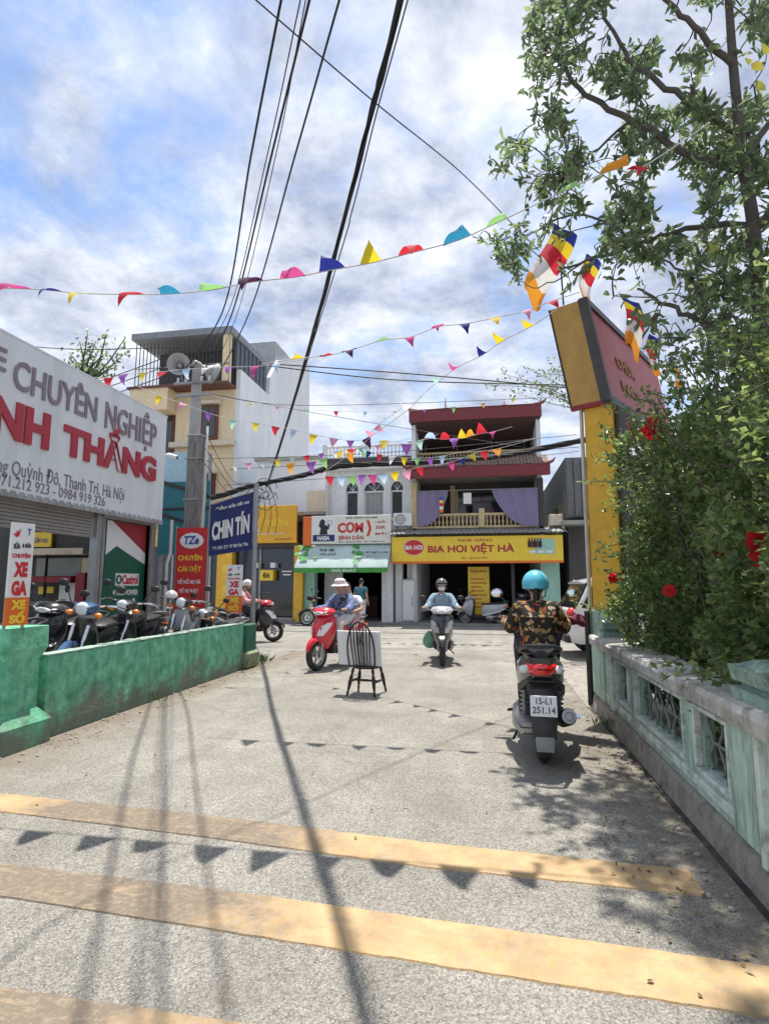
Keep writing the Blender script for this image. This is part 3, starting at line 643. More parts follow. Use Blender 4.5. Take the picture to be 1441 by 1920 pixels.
xe_sign(4.50, 'narrow white and orange board reading XE GA on top of the squat gate pillar', .20, 1.13, 1.10, 1.38, 2.06, -4.20, (.30,.95,0))
xe_sign(10.05, 'narrow white and orange board on legs beside the steel post and blue banner', .31, .98, .80, 1.28, 1.86, -4.66, (1,.05,0))
# red banner
t = thing('red_banner', 'upright red banner with white oval emblem standing behind the parked motorbikes', 'banner', (-5.74, 10.35, 0))
bx('cloth', M_red, -.33,.33,-.01,.01,.62,2.62)
mb = MB(); mb.ell((0,-.012,2.36),(.26,.006,.16),28,6); mb.build('oval_emblem', M_print_w, t)
text('TZe', M_print_b, (0,-.02,2.37), .32, .17, (1,0,0), (0,0,1), t, bold=.03, shear=.2)
for s_, m_, z, w_, h_ in (('CHUYÊN',M_print_y,2.03,.52,.13),('CÀI ĐẶT',M_print_y,1.80,.50,.155),('ĐỀ NỔ XE ĐÃ',M_print_w,1.56,.50,.11),('ĐỘ XE VƯỢT',M_print_w,1.37,.42,.11),('ĐỊNH VỊ ĐỀ C',M_print_w,1.15,.54,.10),('KHÓA TỪ',M_print_w,.95,.38,.10),('CHỐNG S',M_print_w,.74,.40,.11)):
    text(s_, m_, (-.02,-.011,z), w_, h_, (1,0,0), (0,0,1), t, bold=.03)
for x in (-.34,.34): MB().cyl((x,.01,0),(x,.01,2.66),.016).build('pole', M_steel, t)
# steel post and blue banner
t = thing('steel_post', 'slim grey steel post at the end of the green wall', 'post', (-4.36, 10.24, 0))
MB().cyl((0,0,0),(0,0,3.46),.045,n=14).build('shaft', M_steel, t); MB().box(-.07,.07,-.07,.07,0,.05,b=.01).build('foot_plate', M_black, t)
t = thing('blue_banner', 'navy blue cloth banner with white lettering hung beside the steel post', 'banner', (-4.92, 10.38, 2.05))
mb = MB(); secs = []
for i in range(13):
    a = i/12; x = -.46+.90*a; dy_ = .02*math.sin(a*9)
    secs.append([(x,dy_-.006,.0+.12*a),(x,dy_-.006,1.02+.24*a),(x,dy_+.006,1.02+.24*a),(x,dy_+.006,.0+.12*a)])
mb.loft(secs).build('cloth', M_navy, t)
sl_ = (.90,0,.18)
text('Đồng sửa tải xe', M_print_w, (.02,-.04,1.0), .72, .11, sl_, (0,0,1), t, bold=.02, shear=.2)
text('CHIN TÍN', M_print_w, (.0,-.04,.60), .80, .46, sl_, (0,0,1), t, bold=.05)
text('ĐT: 091 271 97 88 Hai Tân', M_print_w, (.0,-.04,.19), .76, .07, (.9,0,.11), (0,0,1), t, bold=.02)
MB().cyl((-.48,.02,-2.05),(-.48,.02,1.05),.02).build('pole', M_steel, t); MB().cyl((-.48,.0,1.03),(.50,.0,1.29),.014).build('top_rod', M_steel, t)

# ================================================================== poles, loudspeaker
def taper(mb, z0, z1, w0, w1, d=None):
    ringbox(mb, w0, w0, z0, z1, w1, w1, b=.05)
PXY = (onY(368,900,11.2).x, 11.2)
t = thing('concrete_pole', 'thick stained concrete pole cut off level behind the garage sign', 'utility pole', (PXY[0], PXY[1], 0))
mb = MB(); taper(mb, 0, 4.72, .19, .17); mb.build('shaft', M_conc_pole, t)
MB().box(-.18,.18,-.18,.18,4.72,4.75,b=.01).build('top', M_conc, t)
for z in (3.3, 4.2): MB().box(-.19,.19,-.19,.19,z,z+.03).build('steel_band', M_steel, t)
PX2 = (onY(367,760,11.9).x, 11.9)
t = thing('concrete_pole', 'slender pale concrete pole rising behind the thick one with loudspeakers', 'utility pole', (PX2[0], PX2[1], 0))
mb = MB(); taper(mb, 0, 6.6, .14, .10); mb.build('shaft', mat('pale_pole_concrete', (.40,.40,.39), rough=.9, dirt=.35, dcol=(.25,.25,.24), streak=True), t)
for z, a in ((6.2, .5), (5.9, .45)):
    MB().box(-a,a,-.16,-.11,z,z+.05).build('cross_arm', M_steel, t)
for x in (-.4,-.2,.2,.4): MB().lathe([(.03,6.25),(.035,6.28),(.02,6.31),(.035,6.34),(.02,6.37)], 10, (x,-.135,0)).build('insulator', M_print_w, t)
def horn(label, loc, rz, tilt):
    t = thing('loudspeaker', label, 'loudspeaker', loc, rz)
    M = Matrix.Rotation(tilt, 4, 'X')
    pr = [(.03,.30),(.05,.24),(.07,.12),(.11,.02),(.19,-.08),(.255,-.14),(.262,-.14),(.2,-.07),(.12,.03),(.085,.13)]
    MB().lathe(pr, 22, ax=(0,1,0), M=M).build('horn', mat('grey_horn_enamel', (.42,.42,.41), rough=.5, dirt=.3), t)
    MB().lathe([(.0,.42),(.075,.42),(.085,.36),(.085,.26),(.03,.24)], 16, ax=(0,1,0), M=M).build('driver', M_steel, t)
    MB().lathe([(.0,-.03),(.05,-.02),(.055,.05),(.0,.06)], 14, ax=(0,1,0), M=M).build('reflector', M_conc, t)
    MB().tube([(0,.2,-.08),(0,.25,-.25),(.15,.3,-.3)], .014).build('bracket', M_steel, t)
horn('grey horn loudspeaker near pole top facing the lane', (PX2[0]-.22, 11.5, 6.55), R(18), R(4))
horn('grey horn loudspeaker near pole top turned away toward the street', (PX2[0]+.36, 11.8, 6.5), R(150), R(10))
t = thing('cable_conduit', 'white plastic cable conduit strapped down the side of the thick pole', 'conduit', (PXY[0]+.26, 11.05, 0))
MB().tube([(0,0,0),(.01,0,1.2),(-.01,0,2.4),(.02,.02,3.4),(.0,.05,4.5),(-.12,.3,5.0)], .028).build('pipe', M_pipe_w, t)
# teal sheeting behind the sign end
t = thing('teal_awning', 'teal sheet metal lean-to between the garage sign and the pole', 'shed', (-7.3, 12.5, 0))
bx('wall_sheet', M_teal, -.55,.75,0,.06,2.2,4.0); bx('upper_sheet', M_teal_lt, -.6,.6,.02,.08,4.0,4.75)
mb = MB(); mb.prism([(-.6,3.2),(.8,2.75),(.8,2.83),(-.6,3.28)], -.04,-.0,w=(0,1,0)); mb.build('rail', M_black, t)
mb = MB(); mb.prism([(-.6,4.0),(.8,3.55),(.8,3.63),(-.6,4.08)], -.04,-.0,w=(0,1,0)); mb.build('rail', M_black, t)
MB().box(-.6,.8,-.04,0,3.3,3.35).build('rail', M_black, t)
for x in (-.5,.7): MB().box(x-.03,x+.03,.08,.14,0,4.7).build('post', M_steel, t)
# ================================================================== buildings across the street (fronts near y = 21.5)
def baluster_mesh(h, m, r=.05):
    return MB().lathe([(r*.9,0),(r*.9,h*.06),(r*.45,h*.12),(r*.95,h*.34),(r*.8,h*.46),(r*.38,h*.72),(r*.7,h*.88),(r*.7,h)], 8).mesh('baluster', m)
def balustrade(par, x0, x1, y, z, h, m, n, r=.05):
    """rail, plinth and n balusters, local to par"""
    MB().box(x0, x1, y-.09, y+.09, z, z+h*.14).build('bottom_rail', m, par)
    MB().box(x0, x1, y-.10, y+.10, z+h*.84, z+h, b=.015).build('top_rail', m, par)
    me = baluster_mesh(h*.70, m, r)
    for i in range(n): put('baluster', me, par, loc=(x0+(x1-x0)*(i+.5)/n, y, z+h*.14))
# ---- red roofed house with the beer shop
YB = 21.5
t = thing('red_roofed_house', 'three storey house with maroon eaves, balustraded balconies and purple curtains', 'house', (0, YB, 0))
bx('side_wall', M_wall_grey, -2.72,-2.56,0,9,0,8.0); bx('side_wall', M_wall_w, 2.06,2.22,0,9,0,8.0)
bx('rear_wall', M_dark2, -2.56,2.06,8.8,9,0,8.0)
# ground floor
bx('floor_slab', M_conc, -3.4,2.85,0,8.8,3.36,3.62); bx('floor_slab', M_conc, -2.56,2.06,.2,8.8,5.62,5.8)
bx('pier', M_wall_grey, -3.38,-3.12,-.02,.5,.07,3.3); bx('pier', M_mint_flat, 2.10,2.72,-.02,.5,.07,3.3)
bx('pier', M_dark2, 1.0,1.12,.3,.5,.07,3.3)
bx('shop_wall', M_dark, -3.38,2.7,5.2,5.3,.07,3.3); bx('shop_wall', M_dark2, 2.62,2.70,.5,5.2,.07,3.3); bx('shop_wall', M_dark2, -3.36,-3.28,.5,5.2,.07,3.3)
house_ = t; t = thing('menu_board', 'tall yellow menu board with red lines standing in the beer shop mouth', 'menu board', (0,YB,0))
mb_ = bx('board', M_yel_sign, -.62,.18,.30,.36,.35,2.15)
text('THỰC ĐƠN', M_red, (-.22,.295,1.98), .62, .14, (1,0,0), (0,0,1), t, bold=.03)
for i in range(8): bx('menu_line', M_red, -.52,.08-.1*(i%3),.294,.299,.62+.15*i,.66+.15*i)
t = house_
fz = thing('fridge', 'pale upright drinks fridge at the left of the beer shop opening', 'fridge', (-2.86, YB+.1, .07))
bx('cabinet', mat('fridge_enamel', (.55,.56,.56), rough=.4, dirt=.3), -.24,.24,-.2,.25,0,1.62, parent=fz, b=.02); bx('door', M_print_w, -.22,.22,-.235,-.205,.06,1.56, parent=fz, b=.015); bx('handle', M_steel, .14,.17,-.27,-.24,.6,1.0, parent=fz)
# galvanised strip and beer sign
aw = MB(); secs = []
for i in range(160):
    x = -3.55+6.5*i/159; d = .02*math.sin(i*PI/2); secs.append([(x,-.75,3.38+d),(x,.1,3.62+d),(x,.1,3.60+d),(x,-.75,3.36+d)])
aw.loft(secs).build('corrugated_canopy', M_corr, t)
for x in (-3.3, 2.6): MB().cyl((x,-.7,3.36),(x,0,2.9),.02).build('canopy_bracket', M_steel, t)
# second floor
bx('wall', M_dark2, -2.56,2.06,1.5,1.6,3.62,5.62)
bx('door_opening', M_glass_dk, -1.0,.9,1.44,1.5,3.62,5.2); bx('door_frame', M_ochre, -1.12,-1.0,1.42,1.5,3.62,5.3); bx('door_frame', M_ochre, .9,1.02,1.42,1.5,3.62,5.3)
bx('column', M_ochre, -2.74,-2.50,-.12,.12,3.62,5.45, b=.02); bx('column', M_dark2, 2.02,2.24,-.12,.12,3.62,5.45, b=.02); bx('column', M_ochre, -1.30,-1.12,1.3,1.5,3.62,5.5)
balustrade(t, -2.50, 2.02, 0, 3.62, .56, M_ochre, 30)
for x in (-.05,): bx('newel', M_ochre, x-.11,x+.11,-.13,.13,3.62,4.36, b=.02)
def drape(x0, x1, z0, z1, y, sag, flip):
    nx, nz = 22, 14; vs = []
    for j in range(nz+1):
        b = j/nz
        for i in range(nx+1):
            a = i/nx; w = 1-.32*(b**1.5)*(1 if sag else 0)
            x = (x0+(x1-x0)*a*w) if not flip else (x1-(x1-x0)*a*w)
            z = z1+(z0-z1)*b*(1-.28*(a**3)); vs.append((x, y+.05*math.sin(a*21)*(.4+.6*(1-b)), z))
    fs = [(j*(nx+1)+i, j*(nx+1)+i+1, (j+1)*(nx+1)+i+1, (j+1)*(nx+1)+i) for j in range(nz) for i in range(nx)]
    return MB().add(vs, fs, True)
o = drape(-2.48,-1.30, 3.70, 5.05, -.20, True, False).build('curtain', M_purple, None); o.location = (0,YB,0); tag(o, 'narrower purple curtain gathered at the left of the second floor balcony', 'curtain')
o = drape(.35,2.02, 3.64, 5.05, -.22, True, True).build('curtain', M_purple, None); o.location = (0,YB,0); tag(o, 'wider purple curtain swept to the right of the second floor balcony', 'curtain')
MB().cyl((-2.5,-.2,5.06),(2.05,-.2,5.06),.018).build('curtain_rod', M_steel, t)
o = bx('paper_notice', M_print_w, -.72,-.42,-.26,-.25,4.52,4.94); o.parent = None; o.location = (0,YB,0); tag(o, 'white paper notice hung between the purple curtains', 'notice')
sf = thing('striped_flag', 'tiny striped flag hanging in front of the narrower purple curtain', 'flag', (0,YB,0))
for i in range(5): bx(['blue','yellow','red','white','orange'][i]+'_stripe', [M_print_b,M_print_y,M_red,M_print_w,M_orange][i], -1.62,-1.48,-.30,-.29,4.80-.12*i-.118,4.80-.12*i, parent=sf)
# eave of the second floor
def eave(x0, x1, zf0, zf1, run, rise, nx, nr, name):
    bx('fascia_board', M_maroon, x0,x1,-.62,-.56,zf0,zf1)
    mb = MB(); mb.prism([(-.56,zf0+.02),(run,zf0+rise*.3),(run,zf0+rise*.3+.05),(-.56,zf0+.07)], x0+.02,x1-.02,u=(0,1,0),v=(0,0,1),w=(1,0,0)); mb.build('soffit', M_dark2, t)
    # tiles row by row
    me = MB().loft([[(-.065,0,.0),(-.045,0,.03),(0,0,.042),(.045,0,.03),(.065,0,0)],[(-.065,.26,.0),(-.045,.26,.03),(0,.26,.042),(.045,.26,.03),(.065,.26,0)]], closed=False, caps=False).mesh('roof_tile', M_tile, fix=False)
    sl = math.atan2(rise, run+.56)
    for r_ in range(nr):
        for i in range(nx):
            f = r_/nr
            put('roof_tile', me, t, loc=(x0+.07+(x1-x0-.14)*i/(nx-1), -.60+(run+.56)*f, zf1-.01+rise*f+RNG.normal(0,.006)), rot=(sl+RNG.normal(0,.02), 0, RNG.normal(0,.03)))
eave(-2.86, 2.46, 5.48, 5.90, .30, .50, 40, 5, 'lower')
MB().prism([(-.55,5.86),(.34,6.36),(.34,6.30),(-.55,5.80)], -2.8,2.4,u=(0,1,0),v=(0,0,1),w=(1,0,0)).build('roof_bed', M_tile, t)
# third floor terrace
bx('terrace_beam', M_ochre, -2.60,2.18,.55,.8,6.05,6.28)
balustrade(t, -2.56, 2.12, .68, 6.26, .50, M_ochre, 34, .04)
bx('terrace_wall', M_dark2, -2.56,2.06,2.6,2.7,5.8,8.2)
for x in (-2.6, 2.1): bx('terrace_column', M_wall_grey, x-.06,x+.06,.6,.76,6.7,8.2)
for x in (-2.3,-1.0,.4,1.7): bx('terrace_post', M_dark2, x-.04,x+.04,1.3,1.38,6.3,8.0)
# top roof: maroon fascia, dark underside dropping back
bx('fascia_board', M_maroon, -2.78,2.26,-.30,-.22,7.80,8.28)
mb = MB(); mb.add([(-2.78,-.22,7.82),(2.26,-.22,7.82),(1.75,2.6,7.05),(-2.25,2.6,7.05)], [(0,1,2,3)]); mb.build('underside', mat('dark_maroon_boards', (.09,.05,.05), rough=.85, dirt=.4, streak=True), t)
for x_, s_, z_, y_ in ((-2.78,-1,8.28,-.26),(2.26,1,8.28,-.26),(-2.86,-1,5.90,-.59),(2.46,1,5.90,-.59)):
    MB().tube([(x_-s_*.35,y_,z_-.03),(x_-s_*.1,y_,z_+.01),(x_+s_*.10,y_,z_+.09),(x_+s_*.20,y_,z_+.22)], [.06,.07,.055,.015], 8).build('upturned_corner', M_maroon, t)
mb = MB(); mb.add([(-2.85,-.34,8.28),(2.33,-.34,8.28),(1.9,2.6,8.75),(-2.4,2.6,8.75),(1.9,5.5,8.2),(-2.4,5.5,8.2)], [(0,1,2,3),(3,2,4,5)]); mb.build('upper_roof', M_tile, t)
for px_, hh in ((835,.55),(945,.28)):
    p = onY(px_, 775, YB+.6)
    MB().lathe([(.30,0),(.24,.08),(.12,.14),(.14,.20),(.05,.26),(.03,.3),(.012,hh+.1)], 10, (p.x,.6,8.36)).build('ridge_finial', M_tile, t)
# ---- beer sign
t = thing('beer_sign', 'long bright yellow beer shop signboard under the galvanised canopy', 'sign', (0, YB-.55, 0))
bx('board', M_yel_sign, -3.42,2.80,-.06,.06,2.26,3.26, b=.01); bx('orange_border', M_orange, -3.42,2.80,-.068,-.061,2.26,2.34)
text('BIA HƠI VIỆT HÀ', M_red_let, (-.48,-.061,2.80), 3.15, .42, (1,0,0), (0,0,1), t, bold=.035)
text('NHÀ HÀNG', M_red_let, (-.30,-.061,3.12), 1.25, .13, (1,0,0), (0,0,1), t, bold=.02); text('ĐC: Quỳnh Đô', M_red_let, (-.35,-.061,2.45), .95, .09, (1,0,0), (0,0,1), t, bold=.01)
MB().ell((-2.58,-.065,2.86),(.40,.012,.30),28,6).build('emblem', M_red, t); text('BIA HƠI', M_print_w, (-2.58,-.08,2.86), .66, .18, (1,0,0), (0,0,1), t, bold=.04)
MB().torus((-2.58,-.068,2.86),(0,1,0),.385,.012,28,5,M=Matrix.Translation((-2.58,0,2.86)) @ Matrix.Diagonal((1,1,.75,1)) @ Matrix.Translation((2.58,0,-2.86))).build('emblem_rim', M_print_w, t)
bx('picture_panel', M_mint_flat, 1.80,2.52,-.066,-.061,2.58,3.12)
for i in range(5):
    MB().lathe([(.045,0),(.05,.18),(.03,.24),(.018,.28),(.018,.34)], 8, (1.62+.10*i,-.075,2.82)).build('printed_bottle', M_brown if i%2 else M_print_k, t)
for i in range(3): bx('plate_print', M_print_w, 1.62+.30*i,1.84+.30*i,-.072,-.067,2.62,2.70)
# ---- white villa between
t = thing('white_house', 'stained white two storey house with arched transoms and a rooftop balustrade', 'house', (0, YB+.5, 0))
bx('wall', M_wall_w, -6.35,-5.62,0,.2,0,6.15); bx('wall', M_wall_w, -2.95,-2.74,-.3,.2,0,6.15)
bx('lower_wall', M_wall_w, -5.62,-2.95,0,.2,3.0,4.12); bx('upper_wall', M_wall_w, -5.62,-2.95,0,.2,5.72,6.15)
wins = [(-5.50,-4.98),(-4.74,-3.92),(-3.64,-3.14)]
xs = [-5.62,*[v for w_ in wins for v in w_],-2.95]
for i in range(0, len(xs), 2): bx('wall_pier', M_wall_w, xs[i],xs[i+1],.0,.2,4.12,5.72)
for k, (a, c) in enumerate(wins):
    w_ = bx('window_frame', M_print_w, a,c,.10,.15,4.12,4.16); mb = MB()
    for x in (a, c-.05): mb.box(x,x+.05,.09,.15,4.16,5.22)
    mb.box(a,c,.09,.15,5.20,5.26); f = mb.build('window_frame', M_print_w, t)
    if k == 1:
        bx('curtain', mat('pale_lace_curtain', (.45,.45,.44), rough=.9), a+.05,c-.05,.16,.18,4.16,5.2, parent=f)
        for i in range(1,5): x = a+(c-a)*i/5; bx('bar', M_steel, x-.01,x+.01,.10,.12,4.16,5.2, parent=f)
    else:
        n_ = 11
        for i in range(n_): bx('louvre_slat', M_dark2, a+.05,c-.05,.12,.15,4.18+i*.094,4.25+i*.094, parent=f)
    bx('dark_pane', M_glass_dk, a,c,.185,.195,4.12,5.72, parent=f)
    # arched transom above
    ww = (c-a)/2; mb = MB(); poly = [(a-.001,5.725)]+[((a+c)/2-ww*math.cos(PI*i/14), 5.28+.34*math.sin(PI*i/14)) for i in range(15)]+[(c+.001,5.725)]
    mb.prism(poly, .0,.16); mb.build('arch_head', M_wall_w, t)
    for an in (50,90,130): MB().cyl(((a+c)/2,.12,5.27),((a+c)/2+ww*.95*math.cos(R(an)),.12,5.28+.32*math.sin(R(an))),.012,n=5).build('fan_bar', M_print_w, f)
bx('sill_band', M_white, -5.66,-2.74,-.08,-.001,4.0,4.11, b=.01)
bx('cornice', M_wall_grey, -6.45,-2.72,-.28,.3,6.1,6.32,b=.03); bx('parapet', M_dark2, -6.42,-2.74,-.12,.12,6.32,6.62)
balustrade(t, -6.40,-2.76,0,6.60,.55, M_wall_w, 24, .05)
for x in (-6.38,-4.6,-2.82): bx('newel', M_wall_w, x-.10,x+.10,-.13,.13,6.6,7.25,b=.02)
bx('body', M_wall_grey, -6.3,-2.75,.22,8,3.06,6.1)
ac = thing('air_conditioner', 'grey outdoor air conditioner unit between the white house and the beer shop canopy', 'air conditioner', (-3.05, YB-.15, 3.72))
bx('casing', M_white, -.36,.36,-.16,.14,0,.50, parent=ac, b=.02); MB().torus((-.08,-.165,.25),(0,1,0),.19,.012,24,6).build('fan_ring', M_steel, ac)
for i in range(5): MB().torus((-.08,-.168,.25),(0,1,0),.035*(i+1),.004,20,4).build('fan_guard', M_plas_early, ac)
for x in (-.28,.28): bx('bracket', M_steel, x-.02,x+.02,-.16,.5,-.05,0, parent=ac)
dp = thing('drainpipe', 'grey drainpipe down the left edge of the white house', 'pipe', (-6.22, YB+.40, 0)); MB().tube([(0,0,2.9),(0,0,5.6),(.05,-.1,5.9),(.05,-.1,6.05)], .05).build('pipe', M_pipe_w, dp)
t = thing('roof_lean_to', 'stained concrete ledge and low wall left of the white house', 'building', (0, YB+.6, 0))
bx('wall', M_cream_trim, -7.2,-6.37,.0,3,3.9,5.35); bx('slab', M_conc, -8.6,-6.36,-.25,2.8,4.32,4.44); bx('wall', M_dark2, -7.3,-6.37,-.1,-.01,3.0,4.3)
# ---- rice shop
t = thing('rice_shop', 'small dark rice shop with a green and white printed awning', 'shop', (0, YB-.3, 0))
bx('pier', M_wall_w, -3.86,-3.45,0,.4,.07,3.0); bx('pier', M_yel_pillar, -7.34,-6.98,-.1,.3,.07,3.0); bx('pier', M_mint_flat, -6.97,-6.55,.1,.5,.07,3.0)
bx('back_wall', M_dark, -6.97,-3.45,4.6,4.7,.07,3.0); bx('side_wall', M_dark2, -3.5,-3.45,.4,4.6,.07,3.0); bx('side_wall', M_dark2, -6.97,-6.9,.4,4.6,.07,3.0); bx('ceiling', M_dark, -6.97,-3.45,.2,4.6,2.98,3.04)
for i in range(5): bx('counter_board', M_brown, -6.5,-4.6,3.0+.02*i,3.02+.02*i,.07,1.0)
mb = MB(); secs = []
for i in range(25):
    x = -7.02+3.54*i/24; s_ = .02*math.sin(i*1.1); secs.append([(x,-.98,1.98+s_),(x,-.92,2.18+s_),(x,-.08,3.0),(x,-.06,2.97),(x,-.9,2.15+s_),(x,-.965,1.98+s_)])
mb.loft(secs).build('awning', mat('awning_print', (.50,.62,.60), rough=.7, var=.15, scale=1.5, dirt=.25, dcol=(.2,.38,.25), dscale=1.2), t)
bx('awning_valance', M_print_g, -7.03,-3.47,-1.0,-.985,1.92,2.10)
def on_aw(x, f): return (x, -.99+.93*f, 2.2+.83*f)
aup = Vector((0,.84,.82)).normalized()
for i in range(26):
    a = RNG.uniform(0, 2*PI); lft = i % 2
    c = Vector(on_aw((-6.75 if lft else -4.7)+RNG.normal(0,.16), RNG.uniform(.12,.92)))+Vector((0,-.02,.015))
    rr = RNG.uniform(.05,.12); nn_ = 9
    vs = [c+Vector((1,0,0))*math.cos(2*PI*k/nn_)*rr*(1+.3*math.sin(3*k))+aup*math.sin(2*PI*k/nn_)*rr for k in range(nn_)]
    MB().add(vs, [tuple(range(nn_))]).build('printed_leaf', M_print_g, t, fix=False)
for s_, x, f, w_, h_ in (('Trà đá','-5.95',.72,.62,.14),('Cà phê','-5.85',.5,.62,.13),('ĐT 0987 616 826','-3.95',.58,.86,.10),('0912 816 026','-3.95',.40,.86,.09)):
    text(s_, M_print_k, Vector(on_aw(float(x), f))+Vector((0,-.012,.012)), w_, h_, (1,0,0), aup, t, bold=.02)
text('GIẢI KHÁT', M_print_w, (-5.1,-1.002,2.01), .95, .12, (1,0,0), (0,0,1), t, bold=.03)
t = thing('rice_sign', 'white rice shop signboard with big red word and a red end panel', 'sign', (0, YB-.45, 3.04))
bx('board', mat('cream_sign_sheet', (.76,.75,.66), rough=.5, var=.03), -6.62,-3.47,-.06,.06,0,1.10, b=.01); bx('red_end', M_orange, -6.96,-6.63,-.06,.06,-.06,1.08, b=.01)
bx('picture_panel', M_print_w, -6.55,-5.68,-.066,-.061,.06,1.04); bx('navy_strip', M_navy, -6.55,-5.68,-.070,-.067,.10,.36); text('HABA', M_print_w, (-6.12,-.071,.23), .5, .17, (1,0,0), (0,0,1), t, bold=.04)
mb = MB(); mb.prism([(-6.28,.37),(-6.24,.62),(-6.32,.70),(-6.26,.92),(-6.16,.98),(-6.06,.90),(-6.08,.76),(-5.96,.70),(-5.92,.8),(-5.88,.78),(-5.90,.58),(-5.98,.55),(-5.96,.37)], -.072,-.067); mb.build('printed_figure', M_print_k, t)
MB().torus((-5.88,-.068,.82),(0,1,0),.10,.012,18,5).build('printed_hoop', M_steel, t)
text('CƠM', M_red, (-5.05,-.061,.63), 1.02, .42, (1,0,0), (0,0,1), t, bold=.045); text('BÌNH DÂN', M_red_let, (-5.02,-.061,.25), .98, .19, (1,0,0), (0,0,1), t, bold=.03)
text('NHÀ HÀNG HOA MAI', M_print_k, (-4.62,-.061,1.01), 1.25, .09, (1,0,0), (0,0,1), t, bold=.02); text('ĐC: Quỳnh Đô - ĐT: 0984 616', M_print_k, (-4.62,-.061,.07), 1.8, .07, (1,0,0), (0,0,1), t, bold=.01)
mb = MB(); mb.prism([(-4.42,.28),(-4.32,.28),(-4.22,.58),(-4.32,.90),(-4.42,.90),(-4.32,.58)], -.068,-.061); mb.build('red_chevron', M_red, t)
for s_, z in (('1 SUẤT',.84),('35K',.62),('MỜI',.38)): text(s_, M_red_let, (-3.86,-.061,z), .42, .12, (1,0,0), (0,0,1), t, bold=.03, name='letter')
# ---- yellow phone shop
t = thing('amber_shop', 'glass fronted shop with amber signboard and yellow piers left of the rice shop', 'shop', (0, YB, 0))
bx('sign_board', M_org_sign, -9.62,-7.36,-.14,0,3.14,4.66, b=.01)
text('K', M_print_w, (-9.25,-.145,4.20), .42, .62, (1,0,0), (0,0,1), t, bold=.06); text('TIẾN', M_print_y, (-8.20,-.145,4.0), .95, .36, (1,0,0), (0,0,1), t, bold=.04); text('K', M_print_w, (-9.15,-.145,3.78), .6, .36, (1,0,0), (0,0,1), t, bold=.05)
text('Sửa chữa - thay thế', M_print_w, (-8.55,-.145,3.52), 1.25, .11, (1,0,0), (0,0,1), t, bold=.02); text('Đ/C: QUỲNH ĐÔ', M_dkred, (-7.9,-.145,3.29), .7, .08, (1,0,0), (0,0,1), t, bold=.02)
bx('light_box', M_org_sign, -13.75,-12.75,-.1,0,3.05,3.75,b=.01); text('QUÀ TẶNG', M_print_w, (-13.25,-.105,3.45), .9, .16, (1,0,0), (0,0,1), t, bold=.03)
bx('wide_sign', M_org_sign, -14.9,-13.9,-.1,0,3.15,3.8,b=.01)
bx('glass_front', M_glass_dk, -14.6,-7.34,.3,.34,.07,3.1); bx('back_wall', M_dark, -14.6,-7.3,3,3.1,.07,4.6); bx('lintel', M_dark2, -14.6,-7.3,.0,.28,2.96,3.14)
for x in (-11.2,-9.0,-12.9): bx('mullion', M_steel, x-.04,x+.04,.24,.30,.07,2.96)
bx('pier', M_yel_pillar, -10.75,-10.1,-.05,.3,.07,2.9); 
for (x, z, w_, h_, m_) in ((-10.4,2.1,.22,.3,M_print_y),(-10.35,1.3,.2,.25,M_print_y),(-8.6,1.85,.55,.42,M_print_y),(-7.75,2.0,.4,.05,M_print_w),(-7.75,1.87,.32,.05,M_print_w),(-9.1,2.25,.22,.2,M_print_w),(-8.35,2.25,.2,.2,M_print_w)):
    bx('poster', m_, x-w_/2,x+w_/2,-.056,-.052 if x<-10 else .29,z-h_/2,z+h_/2)
text('ĐA', M_print_k, (-8.6,-.06,1.85), .3, .22, (1,0,0), (0,0,1), t, bold=.04)
bx('step', M_conc, -14.6,-7.3,-.5,.2,.07,.18,b=.02); bx('white_ledge', M_print_w, -12.9,-10.8,-.1,.2,.5,.58,b=.02)
# ---- cream tall house behind
YC = 27.0
def cpt(px, py): return onY(px, py, YC)
xr = cpt(441, 760).x; xl = cpt(262, 760).x
t = thing('cream_house', 'tall cream house with brown windows and a caged roof terrace behind the pole', 'house', (0, YC, 0))
zt = cpt(440, 728).z; zc = cpt(440, 622).z
bx('front_wall', M_cream, xl+2.2,xr,0,.3,0,zt); bx('balcony_wall', M_cream, xl,xl+2.2,-.9,.3,zt-1.25,zt-.05); bx('front_wall', M_cream, xl+.6,xl+2.2,.3,.6,0,zt-1.2)
for z in (zt-.05,): bx('terrace_slab', M_brown, xl-.15,xr+.02,-1.0,.35,z,z+.12)
for k, (px_, py_) in enumerate(((395,838),(395,950))):
    z = cpt(px_, py_).z; bx('string_course', M_cream_trim, xl+2.0,xr+.05,-.28,-.001,z,z+.3,b=.03)
for k, (x0p, x1p, y0p, y1p) in enumerate(((378,411,760,825),(294,326,768,850),(385,405,890,960))):
    a, c = cpt(x0p, y1p), cpt(x1p, y0p); f = bx('window_frame', M_brown, a.x,c.x,-.16 if k!=1 else .14,.0 if k!=1 else .3,a.z,c.z)
    yq = -.17 if k!=1 else .13
    bx('pane', M_glass_dk, a.x+.12,(a.x+c.x)/2-.04,yq-.02,yq,a.z+.12,c.z-.12, parent=f); bx('pane', M_glass_dk, (a.x+c.x)/2+.04,c.x-.12,yq-.02,yq,a.z+.12,c.z-.12, parent=f)
    bx('hood', M_cream_trim, a.x-.15,c.x+.15,-.4,-.0 if k!=1 else .3,c.z+.02,c.z+.18)
